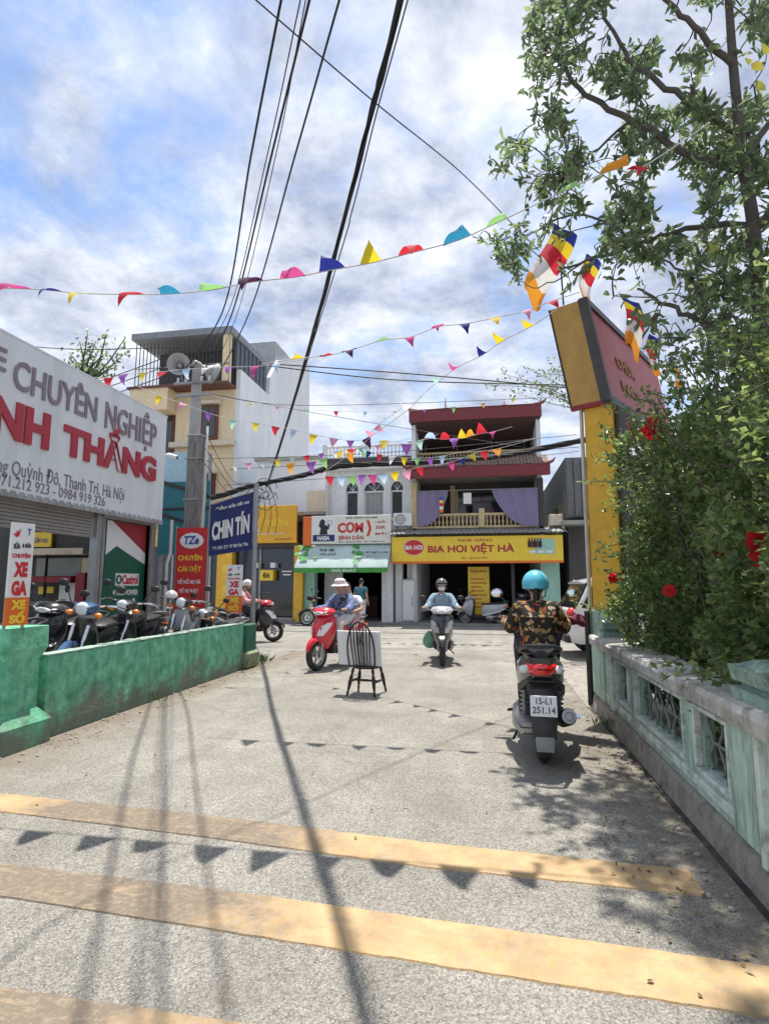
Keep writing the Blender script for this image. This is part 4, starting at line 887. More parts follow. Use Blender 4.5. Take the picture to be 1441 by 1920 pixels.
# roof cage
for i in range(26):
    x = xl+.1+(xr-xl-.2)*i/25; bx('cage_bar', M_dark2, x-.015,x+.015,-.7,-.66,zt+.1,zc-.6)
bx('canopy', mat('grey_canopy_sheet', (.24,.26,.28), rough=.7, dirt=.3), xl-.1,xr+.1,-.9,4,zc-.45,zc-.1); bx('cage_wall', M_dark2, xl+.3,xr-.05,1.2,1.3,zt+.1,zc-.45)
bx('corner_post', M_cream, xr-.45,xr-.1,-.75,-.4,zt+.1,zc-.12)
MB().cyl((xl+.2,-.8,zt+1.1),(xr,-.8,zt+1.1),.03).build('cage_rail', M_steel, t)

# long side wall with its stepped top
def sx(px, py): return onX(px, py, xr)
poly = [(sx(p, q).y-YC, sx(p, q).z) for p, q in ((440,690),(497,742),(499,708),(516,676),(560,672),(575,686))]
yb_ = poly[-1][0]; poly = [(.0, 0)] + [(0.02, poly[0][1])] + poly[1:] + [(yb_, 0)]
MB().prism(poly, -.25, .0, u=(0,1,0), v=(0,0,1), w=(1,0,0), o=(xr+.251,0,0)).build('side_wall', M_wall_grey, t)
p2_ = [(sx(p, q).y-YC, sx(p, q).z) for p, q in ((443,640),(497,686),(499,742),(443,692))]
for i in range(16):
    a = i/15; y0 = p2_[0][0]+(p2_[1][0]-p2_[0][0])*a; zt_ = p2_[0][1]+(p2_[1][1]-p2_[0][1])*a; zb_ = p2_[3][1]+(p2_[2][1]-p2_[3][1])*a
    bx('cladding_sheet', mat('slate_cladding', (.09,.105,.13), rough=.6, var=.2), xr-.1,xr+.06-(i%2)*.05,y0,y0+.30,zb_,zt_)
bx('stair_tower', mat('grey_tower_render', (.38,.39,.40), rough=.9, dirt=.3), xr-3,xr-.02,sx(516,676).y-YC,sx(560,672).y-YC,zt-1,sx(530,655).z)
bx('body', M_wall_grey, xl+.8,xr-.02,.62,yb_-.1,0,zt-.3)
# lower wall continuing right of it
t = thing('grey_house', 'plain pale grey house wall behind the amber sign and cables', 'house', (0, 25.5, 0))
a, c = onY(480, 960, 25.5), onY(608, 838, 25.5); bx('wall', M_wall_grey, a.x,c.x,0,5,0,c.z-.6); bx('roof_slab', M_conc, a.x-.1,c.x+.15,-.2,5.2,c.z-.6,c.z-.45)
# ---- right: dark narrow house
t = thing('dark_house', 'dark stained house with shuttered upper wall right of the beer shop', 'house', (0, YB-.2, 0))
bx('body', M_dark2, 3.05,8,0,9,0,5.1); bx('upper_wall', mat('streaked_grey_boards', (.16,.165,.165), rough=.9, dirt=.7, streak=True, dscale=4), 3.0,8,-.3,8,3.9,6.1)
for i in range(12): bx('cladding_board', MATS['streaked_grey_boards'], 3.02+.26*i,3.25+.26*i,-.36,-.301,3.95,6.05-(i%3)*.04)
bx('balcony_slab', M_conc, 2.8,8,-.7,.0,3.6,3.75)
t = thing('planter', 'small balcony planter with a potted plant beside the red roofed house', 'planter', (2.62, YB+.0, 3.64))
MB().box(-.22,.26,-.2,.2,0,.42,b=.02).build('box', M_cream_trim, t)
for i in range(9): MB().tube([(RNG.uniform(-.1,.1),0,.4),(RNG.uniform(-.2,.2),RNG.uniform(-.1,.1),.62),(RNG.uniform(-.35,.35),RNG.uniform(-.2,.2),.72)], [.01,.05,.012],5,flat=.3).build('leaf', mat('dull_leaf', (.05,.075,.04), rough=.8, var=.5, scale=9), t)
# fill behind the street so the skyline stays closed
for i, (x0, x1, z) in enumerate(((8.2,16,7),(16.2,26,9),(-26,-15.2,7.5),(-40,-26.5,9))):
    t = thing('row_house', ['plain grey row house behind the hedge','tall plain row house far along the street','plain row house behind the garage','far plain row house at the left end of the street'][i], 'house', (0, 22+i*.4, 0))
    bx('body', M_wall_grey if i%2 else M_cream, x0,x1,0,9,0,z); bx('roof_slab', M_conc, x0-.2,x1+.2,-.3,9.2,z,z+.2)
    for k in range(3):
        for j in range(2): bx('window', M_glass_dk, x0+1+2.2*k,x0+2+2.2*k,-.03,.0,2.2+2.6*j,3.6+2.6*j)
# ================================================================== motorbikes
M_tyre = G('tyre_rubber', (.022,.022,.023), rough=.85, dirt=.6, dcol=(.10,.095,.085), dscale=9)
M_plas = G('black_plastic', (.020,.020,.022), rough=.5, dirt=.45, dcol=(.075,.07,.062), dscale=7)
M_seat = G('seat_vinyl', (.018,.018,.02), rough=.42, dirt=.3, dcol=(.06,.058,.055))
def paint(name, c): return mat(name, c, rough=.28, var=.05, coat=.7, dirt=.25, dcol=tuple(x*.5+.03 for x in c), dscale=6)
P_red = paint('red_bodywork', (.62,.012,.03)); P_black = paint('black_bodywork', (.016,.016,.02)); P_silver = paint('silver_bodywork', (.46,.47,.49)); P_white = paint('white_bodywork', (.70,.70,.70))
P_blue = paint('blue_bodywork', (.02,.09,.22)); P_wine = paint('wine_bodywork', (.14,.012,.02)); P_grey = paint('grey_bodywork', (.12,.125,.135))
M_lens = mat('clear_headlamp_lens', (.72,.74,.76), rough=.12, var=.12, scale=30, coat=.8); M_amber = mat('amber_lens', (.85,.24,.03), rough=.2, coat=.6)
M_tail = mat('red_tail_lens', (.72,.015,.012), rough=.18, coat=.8, var=.15, scale=40)
M_mirror = mat('mirror_glass', (.8,.82,.85), rough=.05, metal=1.0)
M_plate = mat('plate_white', (.82,.82,.82), rough=.5, var=.02)
def wheel(par, x, r, w, name, spokes=5, rim=None):
    h = put(name, MB().lathe([(.03,-.055),(.045,-.05),(.045,.05),(.03,.055)], 12, ax=(0,1,0)).mesh('hub', M_alu), par, loc=(x,0,r))
    MB().torus((0,0,0),(0,1,0),r-w*.52,w*.55,36,10,flat=1.0).build('tyre', M_tyre, h)
    MB().lathe([(r-w*1.15,-w*.32),(r-w*.95,-w*.38),(r-w*.98,0),(r-w*.95,w*.38),(r-w*1.15,w*.32),(r-w*1.25,0),(r-w*1.15,-w*.32)], 32, ax=(0,1,0)).build('rim', rim or M_alu, h)
    mb = MB(); n = spokes
    for i in range(n):
        a = 2*PI*i/n; d = Vector((math.cos(a),0,math.sin(a)))
        if n > 8: mb.cyl(d*.03+Vector((0,.03*(-1)**i,0)), d*(r-w*1.15), .004, n=5)
        else: mb.tube([d*.03, d*(r-w*1.1)], [.026,.018], 8, flat=.6)
    mb.build('spokes', rim or M_alu, h)
    MB().lathe([(.05,.052),(.10,.052),(.10,.058),(.05,.058)], 22, ax=(0,1,0)).build('brake_disc', M_chrome, h)
    return h
def sec_y(x, pts):   # closed section in the yz-plane from half profile [(y,z)...] bottom to top
    return [(x, y, z) for y, z in pts] + [(x, -y, z) for y, z in reversed(pts)]
def sec_z(z, pts):
    return [(x, y, z) for x, y in pts] + [(x, -y, z) for x, y in reversed(pts)]
def mirror(par, y, m, h=.24):
    s = 1 if y > 0 else -1
    k = MB().tube([(.36,y*.62,1.0),(.38,y*.8,1.0+h*.6),(.37,y,1.0+h*.9)], .007, 6).build('mirror', M_plas, par)
    MB().ell((.37,y+s*.03,1.0+h),(.022,.068,.045),14,9).build('mirror_shell', m, k); MB().ell((.352,y+s*.03,1.0+h),(.008,.058,.036),12,7).build('mirror_glass', M_mirror, k)
def plate(par, c, l1, l2, tilt):
    Mx = Matrix.Translation(c) @ Matrix.Rotation(tilt, 4, 'Y')
    p = put('number_plate', MB().box(-.004,.004,-.095,.095,-.07,.07,b=.003).mesh('number_plate', M_plate), par, M=Mx)
    if l1:
        text(l1, mat('plate_ink', (.14,.10,.12), rough=.6), (-.0045,0,.033), .11, .042, (0,-1,0), (0,0,1), p, bold=.02, depth=.002); text(l2, MATS['plate_ink'], (-.0045,0,-.027), .165, .046, (0,-1,0), (0,0,1), p, bold=.02, depth=.002)
def make_scooter(name, label, body, panel, loc, rz, seat=M_seat, group=None, pl=(None, None), lean=0.0, steer=0.0, cover=None, rack=True):
    t = thing(name, label, 'motorbike', loc, rz, group); t.rotation_euler = (lean, 0, rz)
    r = .265; cover = cover or body
    fw = wheel(t, .64, r, .095, 'front_wheel'); rw = wheel(t, -.60, r, .11, 'rear_wheel'); fw.rotation_euler = (0,0,steer)
    # forks and front mudguard
    for s in (-1,1): MB().tube([(.64,s*.075,r),(.52,s*.075,.62)], [.022,.026], 10).build('fork_leg', M_steel, t)
    mb = MB(); secs = []
    for i in range(13):
        a = R(20+125*i/12); rr = r+.035; k = .075*math.sin(PI*(i+1.2)/14.4)+.012
        secs.append([(.64+rr*math.cos(a),-k,r+rr*math.sin(a)-.02),(.64+(rr+.025)*math.cos(a),-k*.6,r+(rr+.025)*math.sin(a)),(.64+(rr+.03)*math.cos(a),k*.6,r+(rr+.025)*math.sin(a)),(.64+rr*math.cos(a),k,r+rr*math.sin(a)-.02)])
    mb.loft(secs).build('front_mudguard', body, t)
    # front apron
    lv = [(.36,.52,.10,.40),(.46,.66,.15,.36),(.60,.74,.195,.33),(.74,.72,.215,.31),(.86,.64,.20,.31),(.96,.54,.15,.33),(1.01,.48,.08,.36)]
    secs = [sec_z(z, [(xb,w*.2),(xb,w*.92),(xb+.06,w),(xb+(xf-xb)*.55,w*.86),(xb+(xf-xb)*.86,w*.46),(xf,w*.10)]) for z, xf, w, xb in lv]
    ap = MB().loft(secs).build('front_apron', body, t)
    for s in (-1,1):   # pale side lens blade on each side of the nose
        q = []
        for z, f0, f1 in ((.60,.74,.95),(.68,.62,.93),(.76,.50,.86),(.82,.42,.66)):
            L0 = [l for l in lv if l[0] <= z][-1]; L1 = [l for l in lv if l[0] > z][0]; k = (z-L0[0])/(L1[0]-L0[0]); xf, w, xb = [L0[i]+(L1[i]-L0[i])*k for i in (1,2,3)]
            pt_ = lambda f: (xb+(xf-xb)*f+.006, s*(w*(1-(max(0,f-.35)/.65)**1.7*.88)+.008))
            a, c = pt_(f0), pt_(f1); q.append([(a[0],a[1],z),(c[0],c[1],z),(c[0]-.03,c[1]-s*.02,z),(a[0]-.03,a[1]-s*.03,z)])
        MB().loft(q).build('turn_lamp', panel, ap)
    MB().box(.705,.745,-.05,.05,.50,.56,b=.01).build('badge', M_plas, ap)
    # inner leg shield
    MB().loft([sec_z(z, [(x-.05,.04),(x-.05,w),(x,w),(x,.04)]) for z, x, w in ((.36,.36,.15),(.6,.34,.185),(.85,.33,.17),(.98,.37,.10))]).build('leg_shield', M_plas, t)
    # handlebar cover, headlamp, grips
    hc = MB().loft([sec_y(x, [(w*.25,z0),(w*.75,z0+.01),(w,(z0+z1)/2),(w*.8,z1-.015),(w*.3,z1)]) for x, w, z0, z1 in ((.26,.10,.96,1.03),(.32,.20,.95,1.06),(.42,.22,.94,1.085),(.52,.19,.93,1.08),(.60,.12,.94,1.03),(.62,.06,.96,1.0))]).build('handlebar_cover', cover, t)
    MB().loft([sec_y(x, [(w*.3,z0),(w,z0+.015),(w*1.05,z1-.02),(w*.4,z1)]) for x, w, z0, z1 in ((.50,.165,.945,1.045),(.575,.135,.95,1.03),(.625,.075,.955,1.01))]).build('headlight', M_lens, hc)
    for s in (-1,1):
        MB().tube([(.36,s*.18,1.01),(.33,s*.30,1.015),(.31,s*.36,1.01)], .014, 8).build('handlebar', M_plas, t)
        MB().cyl((.325,s*.29,1.015),(.295,s*.40,1.005),.018).build('grip', M_plas, t)
        MB().tube([(.40,s*.22,1.01),(.41,s*.32,1.0),(.385,s*.40,.985)], .007, 6).build('brake_lever', M_alu, t)
        mirror(t, s*.33, M_plas)
    # floor and under-seat body
    MB().loft([sec_y(x, [(w*.8,z0),(w,z0+.03),(w,z1),(.02,z1)]) for x, w, z0, z1 in ((-.12,.17,.27,.37),(.1,.18,.27,.36),(.36,.16,.27,.37))]).build('floorboard', M_plas, t)
    MB().loft([sec_y(x, [(w*.7,z0),(w,z0+.06),(w*1.0,z1-.08),(w*.72,z1)]) for x, w, z0, z1 in ((.0,.10,.36,.70),(-.08,.155,.37,.76),(-.30,.185,.46,.77),(-.55,.18,.52,.78),(-.76,.14,.58,.79),(-.90,.08,.66,.79))]).build('rear_body', body, t)
    MB().loft([sec_y(x, [(w*1.02,z0),(w*1.04,z1)]) for x, w, z0, z1 in ((.0,.12,.33,.42),(-.2,.178,.38,.47),(-.6,.178,.50,.56),(-.84,.10,.61,.65))]).build('side_trim', panel if panel is not M_lens else M_plas, t)
    MB().loft([sec_y(x, [(w*.75,z0),(w,z0+.025),(w*.92,z1-.02),(w*.45,z1)]) for x, w, z0, z1 in ((.02,.06,.74,.77),(-.04,.12,.745,.80),(-.22,.145,.75,.81),(-.38,.15,.755,.83),(-.55,.15,.77,.86),(-.74,.125,.785,.87),(-.84,.06,.79,.84))]).build('seat', seat, t)
    if rack: MB().tube([(-.5,.155,.80),(-.78,.15,.85),(-.95,.10,.88),(-.97,0,.885),(-.95,-.10,.88),(-.78,-.15,.85),(-.5,-.155,.80)], .016, 8).build('grab_rail', M_plas, t)
    # rear: lamps, mudguard, plate
    tl = MB().loft([sec_y(x, [(w*.6,z0),(w,z0+.03),(w*.9,z1-.02),(w*.4,z1)]) for x, w, z0, z1 in ((-.80,.13,.66,.76),(-.88,.115,.665,.76),(-.925,.07,.675,.745),(-.935,.03,.69,.73))]).build('tail_light', M_tail, t)
    for s in (-1,1): MB().ell((-.84,s*.125,.705),(.06,.045,.032),12,8).build('indicator', M_lens if panel is M_lens else M_amber, t)
    MB().loft([sec_y(x, [(w,z-.02),(w*.8,z+.02)]) for x, w, z in ((-.62,.11,.58),(-.80,.12,.60),(-.93,.11,.56),(-1.0,.095,.42),(-1.03,.085,.28))]).build('rear_mudguard', M_plas, t)
    MB().loft([sec_y(x, [(w,z-.012),(w*.9,z+.012)]) for x, w, z in ((-1.0,.07,.36),(-1.03,.068,.26),(-1.05,.06,.19))]).build('mud_flap', mat('dusty_flap', (.25,.25,.245), rough=.9), t)
    plate(t, Vector((-1.005,0,.475)), pl[0], pl[1], R(14))
    # engine, exhaust, stand
    MB().loft([sec_y(x, [(w*.6,z0),(w,z0+.04),(w,z1-.04),(w*.6,z1)]) for x, w, z0, z1 in ((-.14,.06,.24,.34),(-.25,.11,.19,.38),(-.50,.12,.20,.37),(-.68,.09,.2,.34),(-.74,.05,.23,.30))], M=Matrix.Translation((0,.115,0))).build('transmission_case', M_alu, t)
    ex = MB().tube([(-.12,-.10,.25),(-.22,-.14,.21),(-.36,-.16,.24)], .02, 8).build('exhaust', M_alu, t)
    MB().tube([(-.34,-.165,.245),(-.42,-.17,.27),(-.80,-.185,.37),(-.86,-.185,.385)], [.035,.058,.062,.045], 14).build('muffler', M_plas, ex); MB().tube([(-.45,-.225,.30),(-.75,-.24,.375)], [.045,.05], 10, flat=.3).build('heat_guard', M_chrome, ex); MB().lathe([(.0,0),(.05,0),(.052,.01),(.03,.012),(.018,-.02)],14,(-.865,-.185,.387),(-1,0,.25)).build('muffler_end', M_alu, ex)
    for s in (-1,1):
        MB().tube([(-.60,s*.13,r),(-.66,s*.135,.60)], [.016,.018], 8).build('shock_rod', M_steel, t); MB().tube([(-.615+.0,s*.133,.34)]+[(-.615-.05*i/24+.03*math.cos(i*1.57),s*.133+.03*math.sin(i*1.57),.34+.2*i/24) for i in range(25)], .007, 5).build('shock_spring', M_steel, t)
        MB().tube([(-.2,s*.15,.30),(-.21,s*.24,.29),(-.24,s*.27,.29)], .012, 8).build('foot_peg', M_plas, t)
    MB().tube([(-.2,.12,.24),(-.32,.20,.14),(-.40,.23,.10)], .012, 6).build('side_stand', M_black, t)
    return t
def make_underbone(name, label, body, panel, loc, rz, lean=0.0, group=None, naked=False, steer=0.0):
    t = thing(name, label, 'motorbike', loc, rz, group); t.rotation_euler = (lean, 0, rz); r = .29
    fw = wheel(t, .62, r, .075, 'front_wheel', 24, M_chrome); rw = wheel(t, -.62, r, .08, 'rear_wheel', 24, M_chrome); fw.rotation_euler = (0,0,steer)
    for s in (-1,1): MB().tube([(.62,s*.085,r),(.44,s*.085,.80)], [.018,.022], 8).build('fork_leg', M_chrome, t)
    mb = MB(); secs = []
    for i in range(13):
        a = R(15+140*i/12); rr = r+.03; k = .055
        secs.append([(.62+rr*math.cos(a),-k,r+rr*math.sin(a)-.02),(.62+(rr+.02)*math.cos(a),-k*.6,r+(rr+.02)*math.sin(a)),(.62+(rr+.02)*math.cos(a),k*.6,r+(rr+.02)*math.sin(a)),(.62+rr*math.cos(a),k,r+rr*math.sin(a)-.02)])
    mb.loft(secs).build('front_mudguard', body, t)
    MB().loft([sec_z(z, [(x-.04,.03),(x-.05,w),(x,w*1.02),(x+.06,.05)]) for z, x, w in ((.36,.28,.17),(.55,.33,.19),(.75,.37,.15),(.88,.38,.09))]).build('leg_shield', panel, t)
    hc = MB().loft([sec_y(x, [(w*.3,z0),(w,z0+.03),(w*.95,z1-.03),(w*.3,z1)]) for x, w, z0, z1 in ((.28,.12,.95,1.04),(.38,.15,.92,1.08),(.48,.12,.92,1.07),(.54,.08,.94,1.05))]).build('headlamp_cowl', body, t)
    MB().lathe([(.0,.03),(.05,.025),(.075,.0),(.08,-.02)], 18, (.535,0,.995), (1,0,0)).build('headlight', M_lens, hc)
    for s in (-1,1):
        MB().tube([(.36,s*.10,1.03),(.30,s*.28,1.05),(.24,s*.38,1.03)], .013, 8).build('handlebar', M_chrome, t); MB().cyl((.275,s*.31,1.045),(.225,s*.41,1.025),.018).build('grip', M_plas, t)
        MB().tube([(.34,s*.24,1.05),(.33,s*.36,1.04),(.30,s*.42,1.02)], .007, 6).build('brake_lever', M_chrome, t); mirror(t, s*.32, M_plas, .27)
        MB().ell((.44,s*.17,.93),(.04,.05,.035),10,7).build('indicator', M_amber, t); MB().ell((-.86,s*.12,.66),(.04,.045,.032),10,7).build('indicator', M_amber, t)
    if naked:
        MB().loft([sec_y(x, [(w*.5,z0),(w,z0+.05),(w*.95,z1-.05),(w*.4,z1)]) for x, w, z0, z1 in ((.34,.06,.72,.86),(.24,.13,.66,.92),(.0,.15,.64,.92),(-.12,.10,.66,.84))]).build('fuel_tank', body, t)
    else: MB().tube([(.36,0,.78),(.16,0,.52),(-.1,0,.50),(-.3,0,.56)], [.07,.075,.08,.09], 10).build('frame_tube', body, t)
    MB().loft([sec_y(x, [(w*.8,z0),(w,z0+.06),(w,z1-.05),(w*.8,z1)]) for x, w, z0, z1 in ((.0,.07,.46,.68),(-.15,.11,.46,.74),(-.45,.13,.50,.75),(-.75,.10,.58,.76),(-.92,.05,.64,.74))]).build('rear_body', panel, t)
    MB().loft([sec_y(x, [(w*.8,z0),(w,z0+.03),(w*.9,z1-.015),(w*.4,z1)]) for x, w, z0, z1 in ((.03,.05,.73,.76),(-.05,.10,.735,.79),(-.3,.13,.74,.81),(-.55,.135,.75,.83),(-.78,.11,.765,.845),(-.86,.06,.77,.82))]).build('seat', M_seat, t)
    MB().tube([(-.5,.14,.78),(-.85,.13,.82),(-.98,.07,.83),(-.98,-.07,.83),(-.85,-.13,.82),(-.5,-.14,.78)], .011, 8).build('luggage_rail', M_chrome, t)
    MB().loft([sec_y(x, [(w,z0),(w*.9,z1)]) for x, w, z0, z1 in ((-.84,.08,.62,.70),(-.93,.075,.62,.70),(-.96,.04,.63,.68))]).build('tail_light', M_tail, t)
    MB().loft([sec_y(x, [(w,z-.015),(w*.8,z+.015)]) for x, w, z in ((-.60,.08,.62),(-.80,.085,.60),(-.95,.08,.48),(-1.0,.07,.34))]).build('rear_mudguard', M_plas, t); plate(t, Vector((-.975,0,.50)), None, None, R(10))
    e = MB().loft([sec_y(x, [(w*.6,z0),(w,z0+.05),(w,z1-.05),(w*.6,z1)]) for x, w, z0, z1 in ((.22,.08,.24,.36),(.10,.13,.20,.42),(-.15,.14,.19,.42),(-.28,.09,.24,.36))]).build('engine', M_alu, t)
    for i in range(5): MB().box(.18+.028*i,.192+.028*i,-.085,.085,.29,.46,b=.004).build('cooling_fin', M_alu, e)
    ex = MB().tube([(.22,-.06,.30),(.16,-.14,.20),(-.2,-.17,.22)], .02, 8).build('exhaust', M_chrome, t); MB().tube([(-.18,-.17,.22),(-.30,-.175,.24),(-.86,-.19,.34),(-.92,-.19,.35)], [.03,.045,.05,.032], 12).build('muffler', M_chrome, ex)
    MB().tube([(-.1,.10,.32),(-.58,.10,.34),(-.68,.10,.29),(-.58,.10,.25),(-.1,.10,.24)], .03, 6, flat=.5).build('chain_case', M_plas, t)
    for s in (-1,1): MB().tube([(-.60,s*.12,r),(-.54,s*.13,.66)], [.024,.028], 8).build('shock', M_chrome, t); MB().tube([(.0,s*.12,.24),(.0,s*.25,.24)], .013, 6).build('foot_peg', M_black, t)
    MB().tube([(-.05,.12,.22),(-.15,.24,.04)], .012, 6).build('side_stand', M_black, t)
    return t

# ================================================================== people
M_skin = mat('skin', (.46,.27,.19), rough=.55, var=.08, scale=20); M_hair = mat('black_hair', (.016,.012,.011), rough=.5)
def skin_mesh(nodes, edges, root, sub=2):
    bm = bmesh.new(); ly = bm.verts.layers.skin.verify(); vs = {}
    for k, (p, r_) in nodes.items():
        v = bm.verts.new(p); rr = r_ if isinstance(r_, tuple) else (r_, r_); v[ly].radius = rr; vs[k] = v
        if k == root: v[ly].use_root = True
    for a, c in edges: bm.edges.new((vs[a], vs[c]))
    me = bpy.data.meshes.new('tmp'); bm.to_mesh(me); bm.free()
    o = bpy.data.objects.new('tmp', me); COL.objects.link(o)
    sk = o.modifiers.new('s', 'SKIN'); sk.use_smooth_shade = True; sk.branch_smoothing = .6
    ss = o.modifiers.new('u', 'SUBSURF'); ss.levels = sub; ss.render_levels = sub
    bpy.context.view_layer.update()
    out_ = bpy.data.meshes.new_from_object(o.evaluated_get(bpy.context.evaluated_depsgraph_get()))
    bpy.data.objects.remove(o); bpy.data.meshes.remove(me); return out_
def add_mesh(mb, me):
    o = len(mb.v); mb.v += [tuple(v.co) for v in me.vertices]; mb.f += [tuple(i+o for i in p.vertices) for p in me.polygons]; mb.sm += [True]*len(me.polygons); bpy.data.meshes.remove(me)
def head_fn(p):
    x, y, z = p; q = Vector((x, y*.80, z*1.20))
    if z < 0: q.x *= 1-.18*(-z)**1.5; q.y *= 1-.25*(-z)**1.3
    if x > .55 and abs(y) < .22 and -.30 < z < .18: q.x += .20*(1-abs(y)/.22)*(1-max(0, z)/.18)*(1 if z > -.2 else .5)
    if x > .5 and .12 < z < .32 and .15 < abs(y) < .55: q.x -= .07
    if x > .6 and abs(z+.48) < .09 and abs(y) < .3: q.x += .05
    return q
def hand(mb, g, ax, s=1.0, out=1):
    """five fingers curled round a grip at g whose axis is ax (unit, pointing outward); palm behind, fingers over the front"""
    g = Vector(g); ax = Vector(ax).normalized(); up = Vector((0,0,1)); fw = Vector((1,0,0))
    for i, ln in enumerate((.92,1.0,.95,.78)):
        o = g + ax*(-.032+.021*i)
        mb.tube([o-fw*.020+up*.030, o+fw*.012+up*.034*ln, o+fw*.036*ln+up*.012, o+fw*.030-up*.018*ln, o+fw*.006-up*.030*ln], [.0115,.0105,.0100,.0092,.007], 8)
        mb.ell(tuple(o+fw*.004-up*.030*ln), (.0075,.0075,.0075), 8, 5)
    o = g - ax*.045; mb.tube([o-fw*.035+up*.012, o-fw*.018-up*.016-ax*.004, o+fw*.006-up*.030+ax*.010, o+fw*.022-up*.028+ax*.02], [.014,.012,.0105,.008], 8)
def make_rider(name, label, loc, rz, top, trouser, P, shoe=None, face=True, cat='person', head_turn=0.0, top_name='shirt', bare_arm=False, par_lean=0.0, long_hair=False):
    """P: joint positions in the bike's frame; L/R pairs are mirrored from + y unless given"""
    t = thing(name, label, cat, loc, rz); t.rotation_euler = (par_lean, 0, rz)
    k = P.get('k', 1.0)
    J = {'pel': (P['pel'], (.115*k,.10*k)), 'bel': (P['bel'], (.11*k,.09*k)), 'che': (P['che'], (.125*k,.095*k)), 'nkb': (P['nkb'], .065*k), 'nek': (P['nek'], .052*k), 'hed': (P['hed'], .07*k)}
    E_ = [('pel','bel'),('bel','che'),('che','nkb'),('nkb','nek'),('nek','hed')]
    for s, sd in ((1,'l'),(-1,'r')):
        m_ = lambda key: tuple(P[key+sd]) if key+sd in P else (P[key][0], s*P[key][1], P[key][2])
        for a, r_ in (('sho',.062),('elb',.045),('wri',.030),('hnd',(.036,.022)),('hip',.098),('kne',.066),('ank',.043),('toe',.036)): J[a+sd] = (m_(a), tuple(x*k for x in r_) if isinstance(r_, tuple) else r_*k)
        E_ += [('che','sho'+sd),('sho'+sd,'elb'+sd),('elb'+sd,'wri'+sd),('wri'+sd,'hnd'+sd),('pel','hip'+sd),('hip'+sd,'kne'+sd),('kne'+sd,'ank'+sd),('ank'+sd,'toe'+sd)]
    J = {a: v for a, v in J.items() if not a.startswith('hel')}
    mb = MB(); add_mesh(mb, skin_mesh(J, E_, 'pel'))
    hc = Vector(P['hed']); hr = .095*k
    Mh = Matrix.Translation(hc) @ Matrix.Rotation(head_turn, 4, 'Z')
    mb.ell((0,0,0), (hr,hr,hr), 26, 18, M=Mh, fn=head_fn)
    for s in (-1,1): mb.ell((-.005,s*hr*.80,-.01),(.022*k,.010*k,.030*k),8,6,M=Mh)
    for s, sd in ((1,'l'),(-1,'r')):
        if P.get('hands', True): hand(mb, J['hnd'+sd][0], Vector((-.25, s, -.03)))
        else:
            w_, h_ = Vector(J['wri'+sd][0]), Vector(J['hnd'+sd][0]); d = (h_-w_).normalized(); sid = d.cross(Vector((0,1,0))).normalized()
            for i, ln in enumerate((.06,.068,.064,.05)):
                o = h_ + sid*(-.026+.017*i); mb.tube([o, o+d*ln*.5, o+d*ln*.95-Vector((0,s*.014,0))], [.010,.009,.007], 7)
            o = h_ - d*.03 + sid*.03; mb.tube([o, o+d*.03+sid*.018, o+d*.055+sid*.014], [.012,.010,.008], 7)
    body = mb.build('body', M_skin, t)
    # clothes from the same joints, a little fuller
    g = lambda q, f: (q[0], tuple(x+f for x in q[1]) if isinstance(q[1], tuple) else q[1]+f)
    fa = P.get('fat', 1.08)
    tj = {a: g(J[a], .026) for a in ('shol','shor','elbl','elbr')}
    for a, w_, d_ in (('pel',.175,.155),('bel',.17,.14),('che',.17,.135)): tj[a] = (J[a][0], (w_*k*fa, d_*k*fa))
    hm_ = Vector(J['pel'][0])-(Vector(J['bel'][0])-Vector(J['pel'][0])).normalized()*.11*k; tj['hem'] = (tuple(hm_), (.185*k*fa,.165*k*fa)); te = [('hem','pel'),('pel','bel'),('bel','che')]
    tj['nkb'] = (tuple(Vector(J['nkb'][0])*.9+Vector(J['che'][0])*.1), .078*k); te.append(('che','nkb'))
    for sd in 'lr':
        te += [('che','sho'+sd),('sho'+sd,'elb'+sd)]
        if bare_arm: tj['elb'+sd] = (tuple(Vector(J['sho'+sd][0]).lerp(Vector(J['elb'+sd][0]), .72)), .068*k)
        else: tj['wri'+sd] = (tuple(Vector(J['elb'+sd][0]).lerp(Vector(J['wri'+sd][0]), .95)), .054*k); te.append(('elb'+sd,'wri'+sd))
    mb = MB(); add_mesh(mb, skin_mesh(tj, te, 'pel')); sh = mb.build(top_name, top, t)
    lj = {a: g(J[a], .020) for a in ('pel','hipl','hipr','knel','kner')}; lj['pel'] = (J['pel'][0], (.125*k,.11*k)); le = [('pel','hipl'),('pel','hipr'),('hipl','knel'),('hipr','kner')]
    for sd in 'lr': lj['ank'+sd] = (tuple(Vector(J['kne'+sd][0]).lerp(Vector(J['ank'+sd][0]), .93)), .066*k); le.append(('kne'+sd,'ank'+sd))
    mb = MB(); add_mesh(mb, skin_mesh(lj, le, 'pel')); mb.build('trousers', trouser, t)
    for sd in 'lr':
        a, c = Vector(J['ank'+sd][0]), Vector(J['toe'+sd][0]); d = (c-a); d.z = 0; d.normalize(); z0 = min(a.z, c.z)-.035
        w = Vector((-d.y, d.x, 0)); secs = []
        for f, ww, hh in ((-.07,.028,.05),(-.04,.04,.07),(.05,.042,.065),(.13,.05,.045),(.19,.042,.03),(.22,.02,.018)):
            o = Vector((a.x,a.y,z0)) + d*f*k; secs.append([o-w*ww*k, o-w*ww*k*.9+Vector((0,0,hh*.7)), o+Vector((0,0,hh)), o+w*ww*k*.9+Vector((0,0,hh*.7)), o+w*ww*k])
        MB().loft(secs).build('shoe', shoe or M_black, t)
